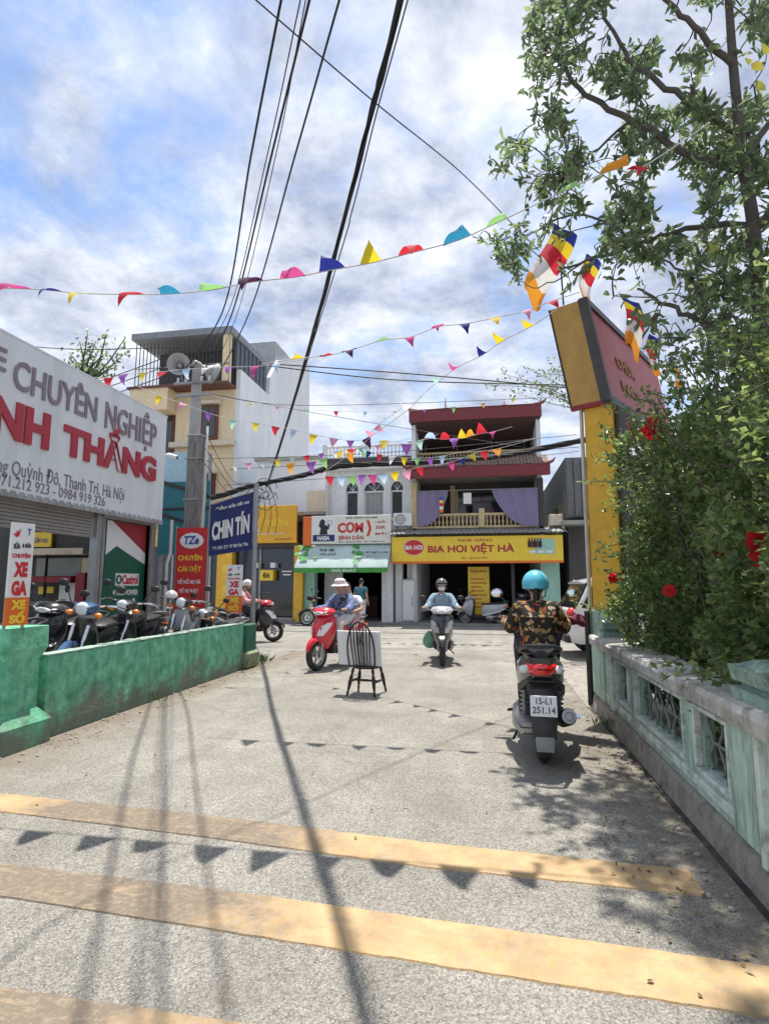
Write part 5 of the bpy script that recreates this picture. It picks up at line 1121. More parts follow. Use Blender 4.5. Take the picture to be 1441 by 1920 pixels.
    # eyes, brows, mouth, hair
    if face:
        for s in (-1,1):
            MB().ell((hr*.80,s*hr*.34,hr*.20),(.012*k,.014*k,.009*k),10,7,M=Mh).build('eye', mat('eye_dark', (.03,.02,.018), rough=.2), t)
            MB().tube([(hr*.83,s*hr*.16,hr*.36),(hr*.86,s*hr*.34,hr*.42),(hr*.76,s*hr*.54,hr*.36)], .005*k, 6, M=Mh).build('eyebrow', M_hair, t)
        MB().tube([(hr*.80,-hr*.22,-hr*.50),(hr*.92,0,-hr*.48),(hr*.80,hr*.22,-hr*.50)], [.003,.007*k,.003], 6, M=Mh).build('mouth', mat('lip', (.30,.10,.09), rough=.5), t)
    def hf(p):
        q = head_fn(p); 
        lim = -.1 if p[0] > .1 else -.75
        return q*1.07 if p[2] > .35-.9*max(0,-p[0]+.25) else q*.93
    MB().ell((0,0,0),(hr,hr,hr),24,16,M=Mh,fn=hf).build('hair', M_hair, t)
    if long_hair:
        MB().tube([Mh @ Vector(p) for p in ((-hr*.75,0,.01),(-hr*1.25,0,-.03),(-hr*1.35,0,-.12),(-hr*1.1,.01,-.22))], [.025,.033,.030,.012], 10).build('ponytail', M_hair, t)
    return t, Mh, hr
def helmet(t, Mh, hr, m, full=False, peak=True, mm=None):
    prof = []
    a0 = 108 if not full else 128
    for i in range(13): a = R(a0*i/12); prof.append((math.sin(a)*hr*1.34, math.cos(a)*hr*1.36))
    for i in range(12,-1,-3): a = R(a0*i/12); prof.append((math.sin(a)*hr*1.24, math.cos(a)*hr*1.26))
    mb = MB(); mb.lathe(prof, 28, (0,0,hr*.22), M=Mh @ Matrix.Diagonal((1.08,.93,1,1)))
    if full:   # cut the face opening away
        keep = []
        inv = Mh.inverted()
        for f, s in zip(mb.f, mb.sm):
            c = sum((inv @ Vector(mb.v[i]) for i in f), Vector())/len(f)
            if c.x > hr*.42 and c.z < hr*.62: continue
            keep.append((f, s))
        mb.f = [a for a, _ in keep]; mb.sm = [b for _, b in keep]
    h = mb.build('helmet', m, t)
    if peak:
        secs = []
        for i in range(11):
            a = R(-58+116*i/10); c, s = math.cos(a), math.sin(a); e = .35+.65*math.cos(a*1.4)
            secs.append([(c*hr*1.40,s*hr*1.24,hr*.34),(c*hr*(1.42+.50*e),s*hr*1.24,hr*.22),(c*hr*(1.42+.50*e),s*hr*1.24,hr*.18),(c*hr*1.40,s*hr*1.24,hr*.27)])
        MB().loft(secs, M=Mh).build('peak', mm or m, h)
    for s in (-1,1): MB().tube([(0,s*hr*.98,-.01),(.02,s*hr*.85,-hr*.9),(.045,0,-hr*1.28)], .006, 5, M=Mh).build('strap', M_black, h)
    return h

# scooter seat pose in the bike frame
def pose(**k):
    d = dict(pel=(-.28,0,.90), bel=(-.26,0,1.02), che=(-.20,0,1.20), nkb=(-.16,0,1.33), nek=(-.14,0,1.38), hed=(-.09,0,1.475),
             sho=(-.19,.165,1.27), elb=(-.04,.26,1.05), wri=(.24,.325,1.04), hnd=(.295,.345,1.032), hip=(-.24,.09,.86), kne=(.16,.15,.80), ank=(.12,.13,.44), toe=(.26,.14,.405))
    d.update(k); return d
M_jean = mat('dark_trousers', (.03,.032,.04), rough=.85, bump=.9, bscale=11); M_pale_tr = mat('pale_trousers', (.66,.64,.62), rough=.85, var=.08, bump=.9, bscale=11)
def floral():
    m = mat('brown_floral_cloth', (.03,.022,.016), rough=.85, bump=.9, bscale=11); t = m.node_tree; lk = t.links.new; b = t.nodes['Principled BSDF']
    co = t.nodes.new('ShaderNodeTexCoord'); v = t.nodes.new('ShaderNodeTexVoronoi'); v.inputs['Scale'].default_value = 17; nz = t.nodes.new('ShaderNodeTexNoise'); nz.inputs['Scale'].default_value = 16
    ad = t.nodes.new('ShaderNodeMixRGB'); ad.blend_type = 'ADD'; ad.inputs[0].default_value = .12; lk(co.outputs['Object'], ad.inputs[1]); lk(co.outputs['Object'], nz.inputs['Vector']); lk(nz.outputs['Color'], ad.inputs[2]); lk(ad.outputs[0], v.inputs['Vector'])
    f = t.nodes.new('ShaderNodeMapRange'); f.inputs[1].default_value = .52; f.inputs[2].default_value = .42; lk(v.outputs['Distance'], f.inputs[0])
    bw = t.nodes.new('ShaderNodeSeparateColor'); lk(v.outputs['Color'], bw.inputs[0]); cr = t.nodes.new('ShaderNodeValToRGB'); cr.color_ramp.interpolation = 'CONSTANT'
    for p, c in ((0,(.42,.22,.05,1)),(.3,(.05,.035,.02,1)),(.45,(.55,.34,.14,1)),(.65,(.30,.06,.03,1)),(.75,(.33,.24,.10,1)),(.9,(.6,.45,.30,1))):
        e = cr.color_ramp.elements.new(p) if p else cr.color_ramp.elements[0]; e.color = c
    cr.color_ramp.elements.remove(cr.color_ramp.elements[-1]); lk(bw.outputs[0], cr.inputs[0])
    mx_ = t.nodes.new('ShaderNodeMixRGB'); mx_.inputs[1].default_value = (.022,.017,.013,1); lk(f.outputs[0], mx_.inputs[0]); lk(cr.outputs[0], mx_.inputs[2]); lk(mx_.outputs[0], b.inputs['Base Color']); return m
M_floral = floral()
def dotted(name, base, dots, sc=26):
    m = mat(name, base, rough=.85, bump=.9, bscale=11); t = m.node_tree; lk = t.links.new; b = t.nodes['Principled BSDF']; co = t.nodes.new('ShaderNodeTexCoord'); v = t.nodes.new('ShaderNodeTexVoronoi'); v.inputs['Scale'].default_value = sc; lk(co.outputs['Object'], v.inputs['Vector'])
    f = t.nodes.new('ShaderNodeMapRange'); f.inputs[1].default_value = .34; f.inputs[2].default_value = .24; lk(v.outputs['Distance'], f.inputs[0]); mx_ = t.nodes.new('ShaderNodeMixRGB'); mx_.inputs[1].default_value = (*base,1); mx_.inputs[2].default_value = (*dots,1); lk(f.outputs[0], mx_.inputs[0]); lk(mx_.outputs[0], b.inputs['Base Color']); return m

# ---- near scooter seen from behind
def place(px, py, rz, local): # put the local contact point on the ground point of the picture
    g = onZ(px, py); v = Matrix.Rotation(rz, 3, 'Z') @ Vector(local); return Vector((g.x-v.x, g.y-v.y, 0))
rz = R(87); loc = place(1018, 1424, rz, (-.60,0,0))
b_ = make_scooter('scooter', 'black scooter seen from behind with red tail light and white number plate', P_black, M_lens, loc, rz, pl=('15-L1','251.14')); b_.scale = (1.06,1.08,1.13)
t, Mh, hr = make_rider('person', 'person in brown floral shirt and sky blue helmet riding the black scooter', loc, rz, M_floral, M_jean, pose(pel=(-.30,0,1.00), bel=(-.28,0,1.09), che=(-.22,0,1.23), nkb=(-.18,0,1.34), nek=(-.15,0,1.39), hed=(-.11,0,1.475), sho=(-.21,.165,1.29), elb=(-.08,.245,1.06), wri=(.25,.305,1.12), hnd=(.305,.335,1.13), hip=(-.25,.09,.95), kne=(.16,.15,.88), k=1.03, fat=.98), face=True, long_hair=True)
helmet(t, Mh, hr*1.06, mat('sky_blue_helmet', (.10,.55,.70), rough=.3, coat=.6, var=.08), mm=M_black)
o = MB().tube([(.28,-.35,1.12),(.33,-.40,1.15),(.30,-.45,1.13),(.22,-.46,1.10)], [.07,.10,.09,.04], 10, flat=.6).build('grip_cover', mat('wine_red_cloth', (.16,.02,.04), rough=.8, var=.3), None); o.location = loc; o.rotation_euler = (0,0,rz)
tag(o, 'wine red cloth sun guard over the right grip of the black scooter', 'grip cover')
# ---- grey scooter coming toward the camera
rz = R(-86); loc = place(829, 1249, rz, (.66,0,0))
make_scooter('scooter', 'silver and black scooter ridden head on toward the chair', P_black, P_silver, loc, rz, steer=R(3), cover=P_silver)
t, Mh, hr = make_rider('person', 'person in pale blue denim jacket, dark helmet and white mask riding the silver scooter', loc, rz, mat('pale_denim', (.27,.37,.47), rough=.85, var=.25, scale=14, bump=.9, bscale=11), M_jean, pose(fat=1.15, elb=(-.05,.27,1.06), hed=(-.09,0,1.47)), top_name='jacket')
helmet(t, Mh, hr, mat('gunmetal_helmet', (.10,.105,.11), rough=.25, coat=.6), full=True)
MB().ell((hr*.30,0,-hr*.55),(hr*.82,hr*.74,hr*.58),16,10,M=Mh).build('face_mask', mat('white_mask_cloth', (.72,.73,.74), rough=.8), t)
MB().tube([Vector((.20,-.02,1.28)),Vector((.19,0,1.285))],.01).build('zip_pull', M_steel, t)
bg_ = MB().ell((0,0,0),(.13,.07,.17),12,9,fn=lambda p: Vector((p[0]*(1-.25*p[2]),p[1],p[2]))).build('carrier_bag', mat('green_plastic_bag', (.16,.34,.24), rough=.35, var=.3), None); bg_.location = loc + Matrix.Rotation(rz,3,'Z') @ Vector((.05,-.25,.42)); tag(bg_, 'pale green plastic bag hanging beside the silver scooter', 'bag')
# ---- red scooter with two people
rz = R(-108); loc = place(592, 1258, rz, (.66,0,0))
make_scooter('scooter', 'glossy red scooter with white front blades carrying two people', P_red, M_print_w, loc, rz, steer=R(-4))
t, Mh, hr = make_rider('person', 'person in pink sun hat, blue dotted jacket and white trousers riding the red scooter', loc, rz, dotted('blue_dotted_cloth', (.12,.17,.34), (.48,.52,.62)), M_pale_tr, pose(k=1.04, fat=1.12, hnd=(.295,.345,1.032)), top_name='jacket', shoe=M_brown)
hat = MB().lathe([(.0,hr*1.42),(hr*.6,hr*1.36),(hr*1.08,hr*1.0),(hr*1.20,hr*.42),(hr*1.22,hr*.30),(hr*1.75,hr*.0),(hr*1.74,-.012),(hr*1.18,hr*.24),(hr*1.1,hr*.5)], 26, M=Mh @ Matrix.Rotation(R(4),4,'Y')).build('sun_hat', mat('pale_pink_cloth', (.74,.60,.62), rough=.85, var=.06), t)
MB().tube([Vector(p) for p in ((-.13,.14,1.30),(-.03,.05,1.15),(-.05,-.10,.98),(-.16,-.16,.9))], .012, 6).build('bag_strap', M_black, t)
t, Mh, hr = make_rider('person', 'person with bare head and white top sitting behind the rider of the red scooter', loc, rz, mat('white_cotton', (.72,.72,.72), rough=.9, var=.06, bump=.9, bscale=11), mat('faded_pink_cloth', (.55,.34,.33), rough=.9),
    pose(pel=(-.56,0,.93), bel=(-.56,0,1.04), che=(-.54,0,1.18), nkb=(-.52,-.03,1.28), nek=(-.51,-.05,1.33), hed=(-.48,-.085,1.43), sho=(-.54,.14,1.23), elb=(-.44,.27,1.02), wri=(-.24,.20,.98), hnd=(-.19,.17,.97), hip=(-.53,.10,.90), kne=(-.20,.24,.70), ank=(-.27,.22,.34), toe=(-.15,.24,.31), k=.9, hands=False), bare_arm=True, head_turn=R(-12), shoe=M_brown)
# ---- scooter behind the steel post
rz = R(8); loc = place(512, 1203, rz, (.64,0,0))
make_scooter('scooter', 'dark scooter with red and white front pausing behind the steel post', P_black, M_print_w, loc, rz, cover=P_red)
t, Mh, hr = make_rider('person', 'person in red and white top and white helmet on the scooter behind the post', loc, rz, mat('red_white_cloth', (.58,.06,.09), rough=.85, var=.2, col2=(.7,.5,.5), scale=7, bump=.9, bscale=11), M_jean, pose())
helmet(t, Mh, hr, mat('white_helmet', (.70,.69,.66), rough=.3, coat=.5))
# ---- walking pair by the rice shop
def walker(label, px, py, rz, top, tr, k=1.0, **kw):
    g = onZ(px, py)
    Pw = dict(pel=(0,0,.93), bel=(0,0,1.05), che=(.01,0,1.27), nkb=(0,0,1.42), nek=(.01,0,1.48), hed=(.03,0,1.58), sho=(0,.18,1.37), elb=(-.03,.24,1.10), wri=(.05,.25,.87), hnd=(.08,.25,.80), hip=(0,.09,.88), kne=(.03,.10,.48), ank=(0,.10,.09), toe=(.14,.11,.05), hands=False, k=1.0)
    Pw['knel'] = (.13,.10,.50); Pw['ankl'] = (.16,.10,.09); Pw['toel'] = (.30,.11,.05); Pw['ankr'] = (-.18,-.10,.11); Pw['kner'] = (-.02,-.10,.49); Pw['toer'] = (-.06,-.11,.05)
    t, Mh, hr = make_rider('person', label, (g.x, g.y, 0), rz, top, tr, Pw, **kw); t.scale = (k,k,k); return t, Mh, hr
walker('person in teal grey t-shirt and white shorts walking toward the rice shop', 676, 1176, R(75), mat('teal_grey_cotton', (.05,.15,.20), rough=.9, bump=.9, bscale=11), M_pale_tr, 1.0, bare_arm=True)
# ---- parked bikes
grp = 'motorbikes parked behind the green wall'
make_underbone('motorbike', 'parked motorbike with blue headlamp cowl and black leg shield near the squat gate pillar', P_blue, P_black, (-5.02, 6.55, .22), R(284), lean=R(-8), group=grp, steer=R(25))
make_scooter('scooter', 'black and wine red scooter parked low behind the squat gate pillar', P_black, P_wine, (-5.55, 5.15, .20), R(262), lean=R(-8), group=grp)
make_underbone('motorbike', 'black parked motorbike with chrome fork in front of the tall green banner', P_black, P_black, (-5.12, 7.55, .22), R(278), lean=R(-8), group=grp, naked=True, steer=R(20))
make_underbone('motorbike', 'black and silver parked motorbike in front of the upright red banner', P_black, P_silver, (-5.02, 8.75, .22), R(286), lean=R(-8), group=grp, naked=True, steer=R(-15))
make_underbone('motorbike', 'small dark parked motorbike at the far end of the green wall beside the post sign', P_grey, P_black, (-4.98, 9.85, .0), R(262), lean=R(-8), group=grp)
make_scooter('scooter', 'black scooter parked against the garage opening behind the other motorbikes', P_black, P_black, (-5.75, 6.9, .20), R(280), lean=R(-8), group=grp)
# helmets left on handlebars (white and pale)
def loose_helmet(label, loc, m):
    t = thing('helmet', label, 'helmet', loc, RNG.uniform(0,6)); t.scale = (.8,.8,.8); prof = [(math.sin(R(100*i/9))*.125, math.cos(R(100*i/9))*.125) for i in range(10)]
    MB().lathe(prof, 20, (0,0,.02)).build('shell', m, t); MB().lathe([(.118,.0),(.10,.03),(.06,.08),(0,.09)], 16).build('lining', M_black, t)
loose_helmet('white helmet resting on the motorbike in front of the red banner', (-4.92, 8.3, 1.29), MATS['white_helmet'])
t2 = 'motorbikes parked in front of the shops'
g = onZ(905, 1172); make_scooter('scooter', 'silver and cream scooter parked side on in front of the beer shop', P_silver, P_white, (g.x, g.y, .0), R(172), lean=R(-6), group=t2)
g = onZ(590, 1172); make_underbone('motorbike', 'black motorbike parked at the yellow pier beside the rice shop', P_black, P_black, (g.x+.3, g.y, .0), R(215), lean=R(-6), group=t2)
for px_, lab, bd in ((845,'black scooter parked inside the mouth of the beer shop behind the silver scooter rider',P_black),(975,'grey scooter parked deep in the shade of the beer shop beside the blue helmet',P_grey),(1005,'wine red scooter parked at the right of the dark beer shop opening',P_wine)):
    p = onY(px_, 1150, 23.0); make_scooter('scooter', lab, bd, M_lens, (p.x, 23.0+RNG.uniform(0,.8), .07), R(-95)+RNG.normal(0,.2), lean=R(-6), group=t2)
# ================================================================== white car
def make_car():
    t = thing('parked_car', 'white car partly hidden behind the yellow gate pillar', 'car', (3.72, 12.95, 0), R(5))
    P_ = paint('white_car_paint', (.74,.75,.76))
    prof = [(-2.15,.42,.62,.80),(-2.1,.34,.95,.86),(-1.95,.30,1.02,.88),(-1.4,.28,1.0,.89),(-.7,.27,1.0,.90),(.4,.27,.98,.90),(1.2,.28,.96,.89),(1.75,.30,.90,.86),(2.1,.34,.78,.80),(2.2,.42,.62,.72)]
    MB().loft([sec_y(x, [(w*.9,z0),(w,z0+.12),(w*1.0,z0+(z1-z0)*.6),(w*.93,z1),(w*.3,z1+.02)]) for x, z0, z1, w in prof]).build('body', P_, t)
    MB().loft([sec_y(x, [(w0,z0),(w1,z1),(w1*.4,z1+.03)]) for x, z0, z1, w0, w1 in ((-2.02,.98,1.02,.80,.74),(-1.72,.98,1.52,.82,.64),(-1.2,.98,1.62,.83,.66),(-.2,.97,1.64,.83,.67),(.35,.96,1.56,.83,.66),(1.05,.94,1.0,.81,.74))]).build('cabin_glass', M_glass_dk, t)
    MB().loft([sec_y(x, [(w,z0),(w*1.02,z1),(w*.5,z1+.03)]) for x, z0, z1, w in ((-1.80,1.50,1.53,.62),(-1.2,1.60,1.645,.66),(-.2,1.62,1.665,.67),(.32,1.545,1.58,.65))]).build('roof', P_, t)
    for s in (-1,1):
        for x0, x1 in ((-1.95,-1.62),(-.62,-.50),(.42,.95)): MB().tube([(x0,s*.815,.99),((x0+x1)/2,s*.75,1.28),(x1 if x1 < 0 else x0-.05,s*.68,1.58)], .045, 8).build('roof_pillar', P_, t)
        for x in (-1.32,1.32):
            w = put('wheel', MB().lathe([(.10,-.10),(.20,-.11),(.21,-.06),(.04,-.05),(.03,-.10)], 22, ax=(0,-s,0)).mesh('wheel', M_alu), t, loc=(x,s*.80,.33)); MB().torus((0,0,0),(0,1,0),.26,.085,30,10,flat=1.2).build('tyre', M_tyre, w)
            MB().torus((x,s*.86,.36),(0,1,0),.37,.035,28,6).build('wheel_arch', M_plas, t)
        MB().ell((2.05,s*.62,.72),(.16,.20,.09),14,9).build('headlight', M_lens, t); MB().ell((-2.06,s*.70,.88),(.10,.14,.15),12,9).build('tail_light', M_tail, t)
        MB().ell((.75,s*.98,1.02),(.07,.10,.065),12,8).build('wing_mirror', P_, t); MB().box(-.62,-.605,s*.86,s*.905,.45,.95).build('door_gap', M_black, t); MB().box(-.9,-.75,s*.90,s*.925,.84,.87,b=.01).build('door_handle', M_chrome, t)
    MB().box(2.0,2.24,-.6,.6,.34,.50,b=.04).build('front_grille', M_plas, t); MB().box(-2.22,-2.0,-.78,.78,.32,.50,b=.04).build('rear_bumper', M_plas, t); MB().box(-.5,-1.5,-.62,-.60,1.68,1.70).build('roof_rail', M_black, t)
make_car()
# ================================================================== chair with white board
rz = R(-9); g = onZ(677, 1306); t = thing('chair', 'dark spindle back wooden chair standing alone in the lane with its back to the camera', 'chair', (g.x, g.y, 0), rz)
M_ch = mat('dark_chair_lacquer', (.028,.015,.012), rough=.35, var=.3)
def turned(mb, a, c, r):
    a, c = Vector(a), Vector(c); mb.tube([a.lerp(c, f) for f in (0,.12,.22,.3,.5,.7,.82,.9,1)], [r*.8,r*1.15,r*.75,r*1.25,r*1.35,r*1.05,r*.7,r*.95,r*.6], 10)
MB().loft([[(.21*math.cos(a)*sc, .20+.20*math.sin(a)*sc, z) for a in [2*PI*i/24 for i in range(24)]] for z, sc in ((.355,.92),(.37,1.0),(.385,1.0),(.392,.9))]).build('seat', M_ch, t)
for sx_ in (-1,1):
    for a, c in (((sx_*.14,.06,.36),(sx_*.20,-.02,0)),((sx_*.15,.34,.36),(sx_*.21,.42,0))): mb = MB(); turned(mb, a, c, .020); mb.build('leg', M_ch, t)
    mb = MB(); turned(mb, (sx_*.175,.02,.18),(sx_*.185,.38,.18),.013); mb.build('stretcher', M_ch, t)
mb = MB(); turned(mb, (-.18,.20,.18),(.18,.20,.18),.013); mb.build('stretcher', M_ch, t)
bow = [(-.185+.37*0,.03,.38)]+[(-.195*math.cos(PI*i/16)*(1+.06*math.sin(PI*i/16)), .02-.11*(.35+.65*math.sin(PI*i/16)), .56+.43*math.sin(PI*i/16)) for i in range(17)]+[(.185,.03,.38)]
MB().tube(bow, .0125, 10).build('back_bow', M_ch, t)
for i in range(7):
    x = -.135+.045*i; zt_ = .56+.43*math.sqrt(max(.05,1-(x/.205)**2)); yb2 = .02-.11*(.35+.65*math.sin(math.acos(min(1,abs(x)/.205))))
    MB().tube([(x*.85,.03,.38),(x*.95,-.03,.62),(x,-.05,.72),(x,yb2,zt_)], [.007,.0095,.011,.006], 8).build('spindle', M_ch, t)
mb = MB()
for sx_ in (-1,1): mb.tube([(sx_*.03,.03,.38),(sx_*.035,-.04,.66),(sx_*.02,-.06,.74),(sx_*.035,-.075,.86)], .008, 6)
mb.build('splat', M_ch, t)
t = thing('board', 'blank white board resting on the seat of the chair against its back', 'board', (g.x-.06, g.y+.13, .393), rz)
M_bd = mat('white_foam_board', (.80,.80,.80), rough=.6, var=.02); MB().box(-.29,.33,-.012,.012,0,.47,b=.004,M=Matrix.Rotation(R(9),4,'X')).build('sheet', M_bd, t); MB().box(-.30,-.282,-.016,.016,-.002,.474,b=.004,M=Matrix.Rotation(R(9),4,'X')).build('edge_strip', M_print_w, t)
# ================================================================== cables
M_wire = mat('black_cable', (.012,.012,.014), rough=.6, var=.2)
def smooth_path(pts, n=10):
    pts = [Vector(p) for p in pts]; o = []
    for i in range(len(pts)-1):
        p0, p1, p2, p3 = pts[max(i-1,0)], pts[i], pts[i+1], pts[min(i+2,len(pts)-1)]
        for k in range(n):
            t = k/n; o.append(.5*((2*p1)+(p2-p0)*t+(2*p0-5*p1+4*p2-p3)*t*t+(3*p1-p0-3*p2+p3)*t**3))
    return o+[pts[-1]]
def cable(label, pts, r, group=None, n=10):
    o = MB().tube(smooth_path(pts, n), r, 6).build('cable', M_wire, None, ang=80, fix=False); return tag(o, label, 'cable', group)
def bundle(label, pts, r, strands, rr, n=14, twist=.7):
    t = thing('cable_bundle', label, 'cables', (0,0,0)); P_ = smooth_path(pts, n)
    for s in range(strands):
        ph = 2*PI*s/max(1,strands-1); q = []
        for i, p in enumerate(P_):
            d = (P_[min(i+1,len(P_)-1)]-P_[max(i-1,0)]); _, u, w = frame(d); a = ph+twist*i*.25+.4*math.sin(i*.3+s); k = rr*(0 if s == 0 else 1)*(1+.25*math.sin(i*.5+s*2))
            q.append(p+u*math.cos(a)*k+w*math.sin(a)*k)
        MB().tube(q, r, 6).build('cable', M_wire, t, ang=80, fix=False)
    return t
a = onZ(750,0,6.6); b_ = onZ(695,215,6.3); pole_end = onY(500,912,19)
bundle('thick sagging bundle of black cables crossing overhead down to the street', [a+(a-b_)*3.5+Vector((0,0,.3)), a, b_, onZ(640,430,5.92), onZ(597,590,5.62), onY(548,760,12.6), pole_end], .0105, 6, .019)
a = onZ(764,0,6.5); b_ = onZ(705,215,6.2)
cable('thin loose cable drooping beside the thick overhead bundle', [a+(a-b_)*3, a, b_, onZ(660,395,5.85), onZ(612,560,5.55), pole_end+Vector((.05,0,-.05))], .007)
lg = 'service wires from the pole to the lane'
arm = [Vector((PX2[0]+x, PX2[1]-.14, z)) for x, z in ((-.4,6.38),(-.2,6.38),(.2,6.38),(.4,6.38),(.42,6.0))]
for (x0, xm, xe, r_, k, lab) in ((527,470,417,.014,0,'leftmost thick black wire running from the pole over the lane'),(563,500,428,.007,1,'thin wire between the two thick wires running to the pole'),(580,508,436,.014,2,'second thick black wire running from the pole over the lane'),(573,516,446,.006,3,'thin wire hugging the second thick wire'),(636,552,468,.011,4,'rightmost single wire of the group running to the pole')):
    h_ = (7.3,7.2,7.2,7.1,6.6)[k]; a = onZ(x0,0,h_); m_ = onZ(xm, 295, h_-.15); e_ = onZ(xe, 585, h_-.4); cable(lab, [a+(a-m_)*1.6, a, m_, e_, arm[k]], r_, None, 12)
cable('thin diagonal wire stretched across the sky to the tree', [onZ(400,-70,5.2), onY(480,0,4.2), onY(700,190,6), onY(860,320,8), onY(960,420,9.5), onY(1010,470,10.2)], .008)
# street cables
bundle('heavy sagging cable bundle strung along the shop fronts', [(-14,18.9,4.4), onY(385,935,18.9), onY(470,912,18.9), onY(560,893,18.9), onY(640,874,18.9), onY(780,868,18.9), onY(930,856,18.9), onY(1080,828,18.9), (6,18.9,6.6), (16,18.9,6.9)], .034, 7, .06, twist=1.3)
sg = 'thin wires along the street'
for k, (pa, pm, pb, yy) in enumerate((((378,735),(640,783),(1000,842),19.3),((395,860),(700,850),(1080,815),19.6),((430,880),(760,862),(1085,838),19.2),((420,910),(720,888),(1085,846),19.4),((380,735),(560,760),(1050,745),19.8))):
    cable(['slack thin wire from the pole to the upper roof','thin wire just above the heavy street bundle','second thin wire above the heavy street bundle','thin wire under the heavy street bundle','high thin wire across to the yellow gate'][k], [onY(*pa,yy), onY(*pm,yy), onY(*pb,yy)], .010, None, 14)
for k, (pa, pm, pb, yy, r_) in enumerate((((505,682),(760,700),(1062,727),15,.018),((505,686),(740,712),(1062,722),15.2,.018))):
    cable(['upper dark cable from the cream house toward the gate','lower dark cable from the cream house toward the gate'][k], [onY(*pa,yy), onY(*pm,yy), onY(*pb,yy)], r_, None, 14)
for k, (pa, pb) in enumerate((((-40,775),(352,655)),((-40,790),(352,672)),((-40,805),(352,690)),((-40,640),(352,650)))):
    A_, B_ = onY(*pa,13.0), onY(*pb,11.75); cable(['second highest','third highest','lowest','highest and faintest'][k]+' thin wire running from the pole head over the garage roof', [A_, (A_+B_)/2-Vector((0,0,.15)), B_], .011, 'wires over the garage roof')
for k in range(7):
    c = onY(488+RNG.normal(0,9), 915+RNG.normal(0,8), 18.9); rr = RNG.uniform(.15,.42); tl = RNG.uniform(-.5,.5)
    cable('coil of spare cable tangled where the bundles meet', [c+Vector((math.cos(2*PI*i/14)*rr, tl*math.sin(2*PI*i/14)*rr, -rr*.8+math.sin(2*PI*i/14)*rr*RNG.uniform(.8,1.1))) for i in range(14)], .012, 'coils of spare cable', 4)
for k in range(4):
    a = onY(480+8*k, 905, 18.9); b_ = onY(474+14*k, 1000, 21.0); cable(['leftmost','second','third','rightmost'][k]+' cable dropping from the tangle to the amber shop', [a, (a+b_)/2+Vector((.2,0,-.1)), b_], .012, 'cables dropping to the amber shop')
for k, (x1, y1) in enumerate(((470,905),(475,915),(480,925))):
    a = onY(385,810+30*k,11.0); b_ = onY(x1,y1,18.5); cable(['upper','middle','lowest'][k]+' thin service wire sloping from the thick pole to the tangle', [a, (a+b_)/2-Vector((0,0,.5)), b_], .008, 'service wires to the tangle')

# ================================================================== bunting
FC = {'r':(.62,.03,.05),'p':(.62,.08,.28),'b':(.02,.03,.22),'y':(.78,.60,.03),'g':(.30,.60,.20),'s':(.03,.25,.42),'o':(.85,.36,.04),'v':(.34,.12,.48),'k':(.80,.35,.48),'l':(.45,.62,.80),'w':(.80,.78,.76),'m':(.45,.72,.60),'d':(.07,.02,.07)}
FM = {k: clothmat('pennant_'+n, FC[k], .4) for k, n in zip('rpbygsovklwmd', ('red','pink','navy','yellow','green','blue','orange','violet','rose','sky','white','mint','plum'))}
PEN = {}
def pennant_mesh(c, sh):
    if (c, sh) in PEN: return PEN[(c, sh)]
    q = random.Random(sh*13+1); nu, nv = 6, 7; vs = []; ph = q.uniform(0,6); cu = q.uniform(-.35,.5); am = q.uniform(.05,.14)
    for j in range(nv+1):
        b = j/nv
        for i in range(nu+1):
            a = i/nu-.5; x = a*(1-b*.96)+.12*q.uniform(-1,1)*b*.2+b*b*.15*math.sin(ph); y = b*math.cos(cu*b*2.2); z = b*math.sin(cu*b*2.2)+am*math.sin(3.2*b+ph+a*3)*(b*.9+.1)
            vs.append((x, y*1.1, z))
    fs = [(j*(nu+1)+i, j*(nu+1)+i+1, (j+1)*(nu+1)+i+1, (j+1)*(nu+1)+i) for j in range(nv) for i in range(nu)]
    me = MB().add(vs, fs, True).mesh('pennant', FM[c], 80, fix=False); PEN[(c, sh)] = me; return me
M_string = mat('bunting_string', (.55,.54,.52), rough=.9)
def bunting(label, pts, flags, size, mode='hang', group='strings of coloured pennants', tail=True):
    """pts: 3-D string path; flags: list of (point, colour, blow) blow: radians of lift toward the camera (0 hangs straight down, ~1.5 level)"""
    t = thing('pennant_string', label, 'bunting', (0,0,0), 0, group); MB().tube(smooth_path(pts, 5), .0055, 5).build('string', M_string, t, ang=80, fix=False)
    P_ = [Vector(p) for p, _, _ in flags]
    for i, (p, c, bl) in enumerate(flags):
        d = (P_[min(i+1,len(P_)-1)]-P_[max(i-1,0)]).normalized(); dn = Vector((0,-math.sin(bl),-math.cos(bl))); dn = (dn-d*dn.dot(d)).normalized(); w = d.cross(dn)
        s = size*RNG.uniform(.85,1.15); yw = RNG.uniform(-.2,.2); dn2 = (dn*math.cos(yw)+d*math.sin(yw)).normalized(); w = d.cross(dn2).normalized()
        M = Matrix((( d.x*s, dn2.x*s, w.x*s, p[0]),( d.y*s, dn2.y*s, w.y*s, p[1]),( d.z*s, dn2.z*s, w.z*s, p[2]),(0,0,0,1)))
        put('pennant', pennant_mesh(c, int(RNG.integers(0,6))), t, M=M)
    return t
KS = math.tan(PI/2-SUN_EL)
def over(px, py, ysh):          # point of a string whose shadow falls on the ground at y = ysh
    d = ray(px, py); tt = (ysh+KS*EYE)/(d[1]-KS*d[2]); return Vector((d[0]*tt, d[1]*tt, EYE+d[2]*tt))
def chain(label, fl, fn, size, ends=(), **k):
    F_ = [(fn(x, y), c, b) for x, y, c, b in fl]; pts = [fn(*e) for e in ends[:1]] + [p for p, _, _ in F_] + [fn(*e) for e in ends[1:]]
    return bunting(label, pts, F_, size, **k)
N1 = lambda x, y: over(x, y, 3.22)
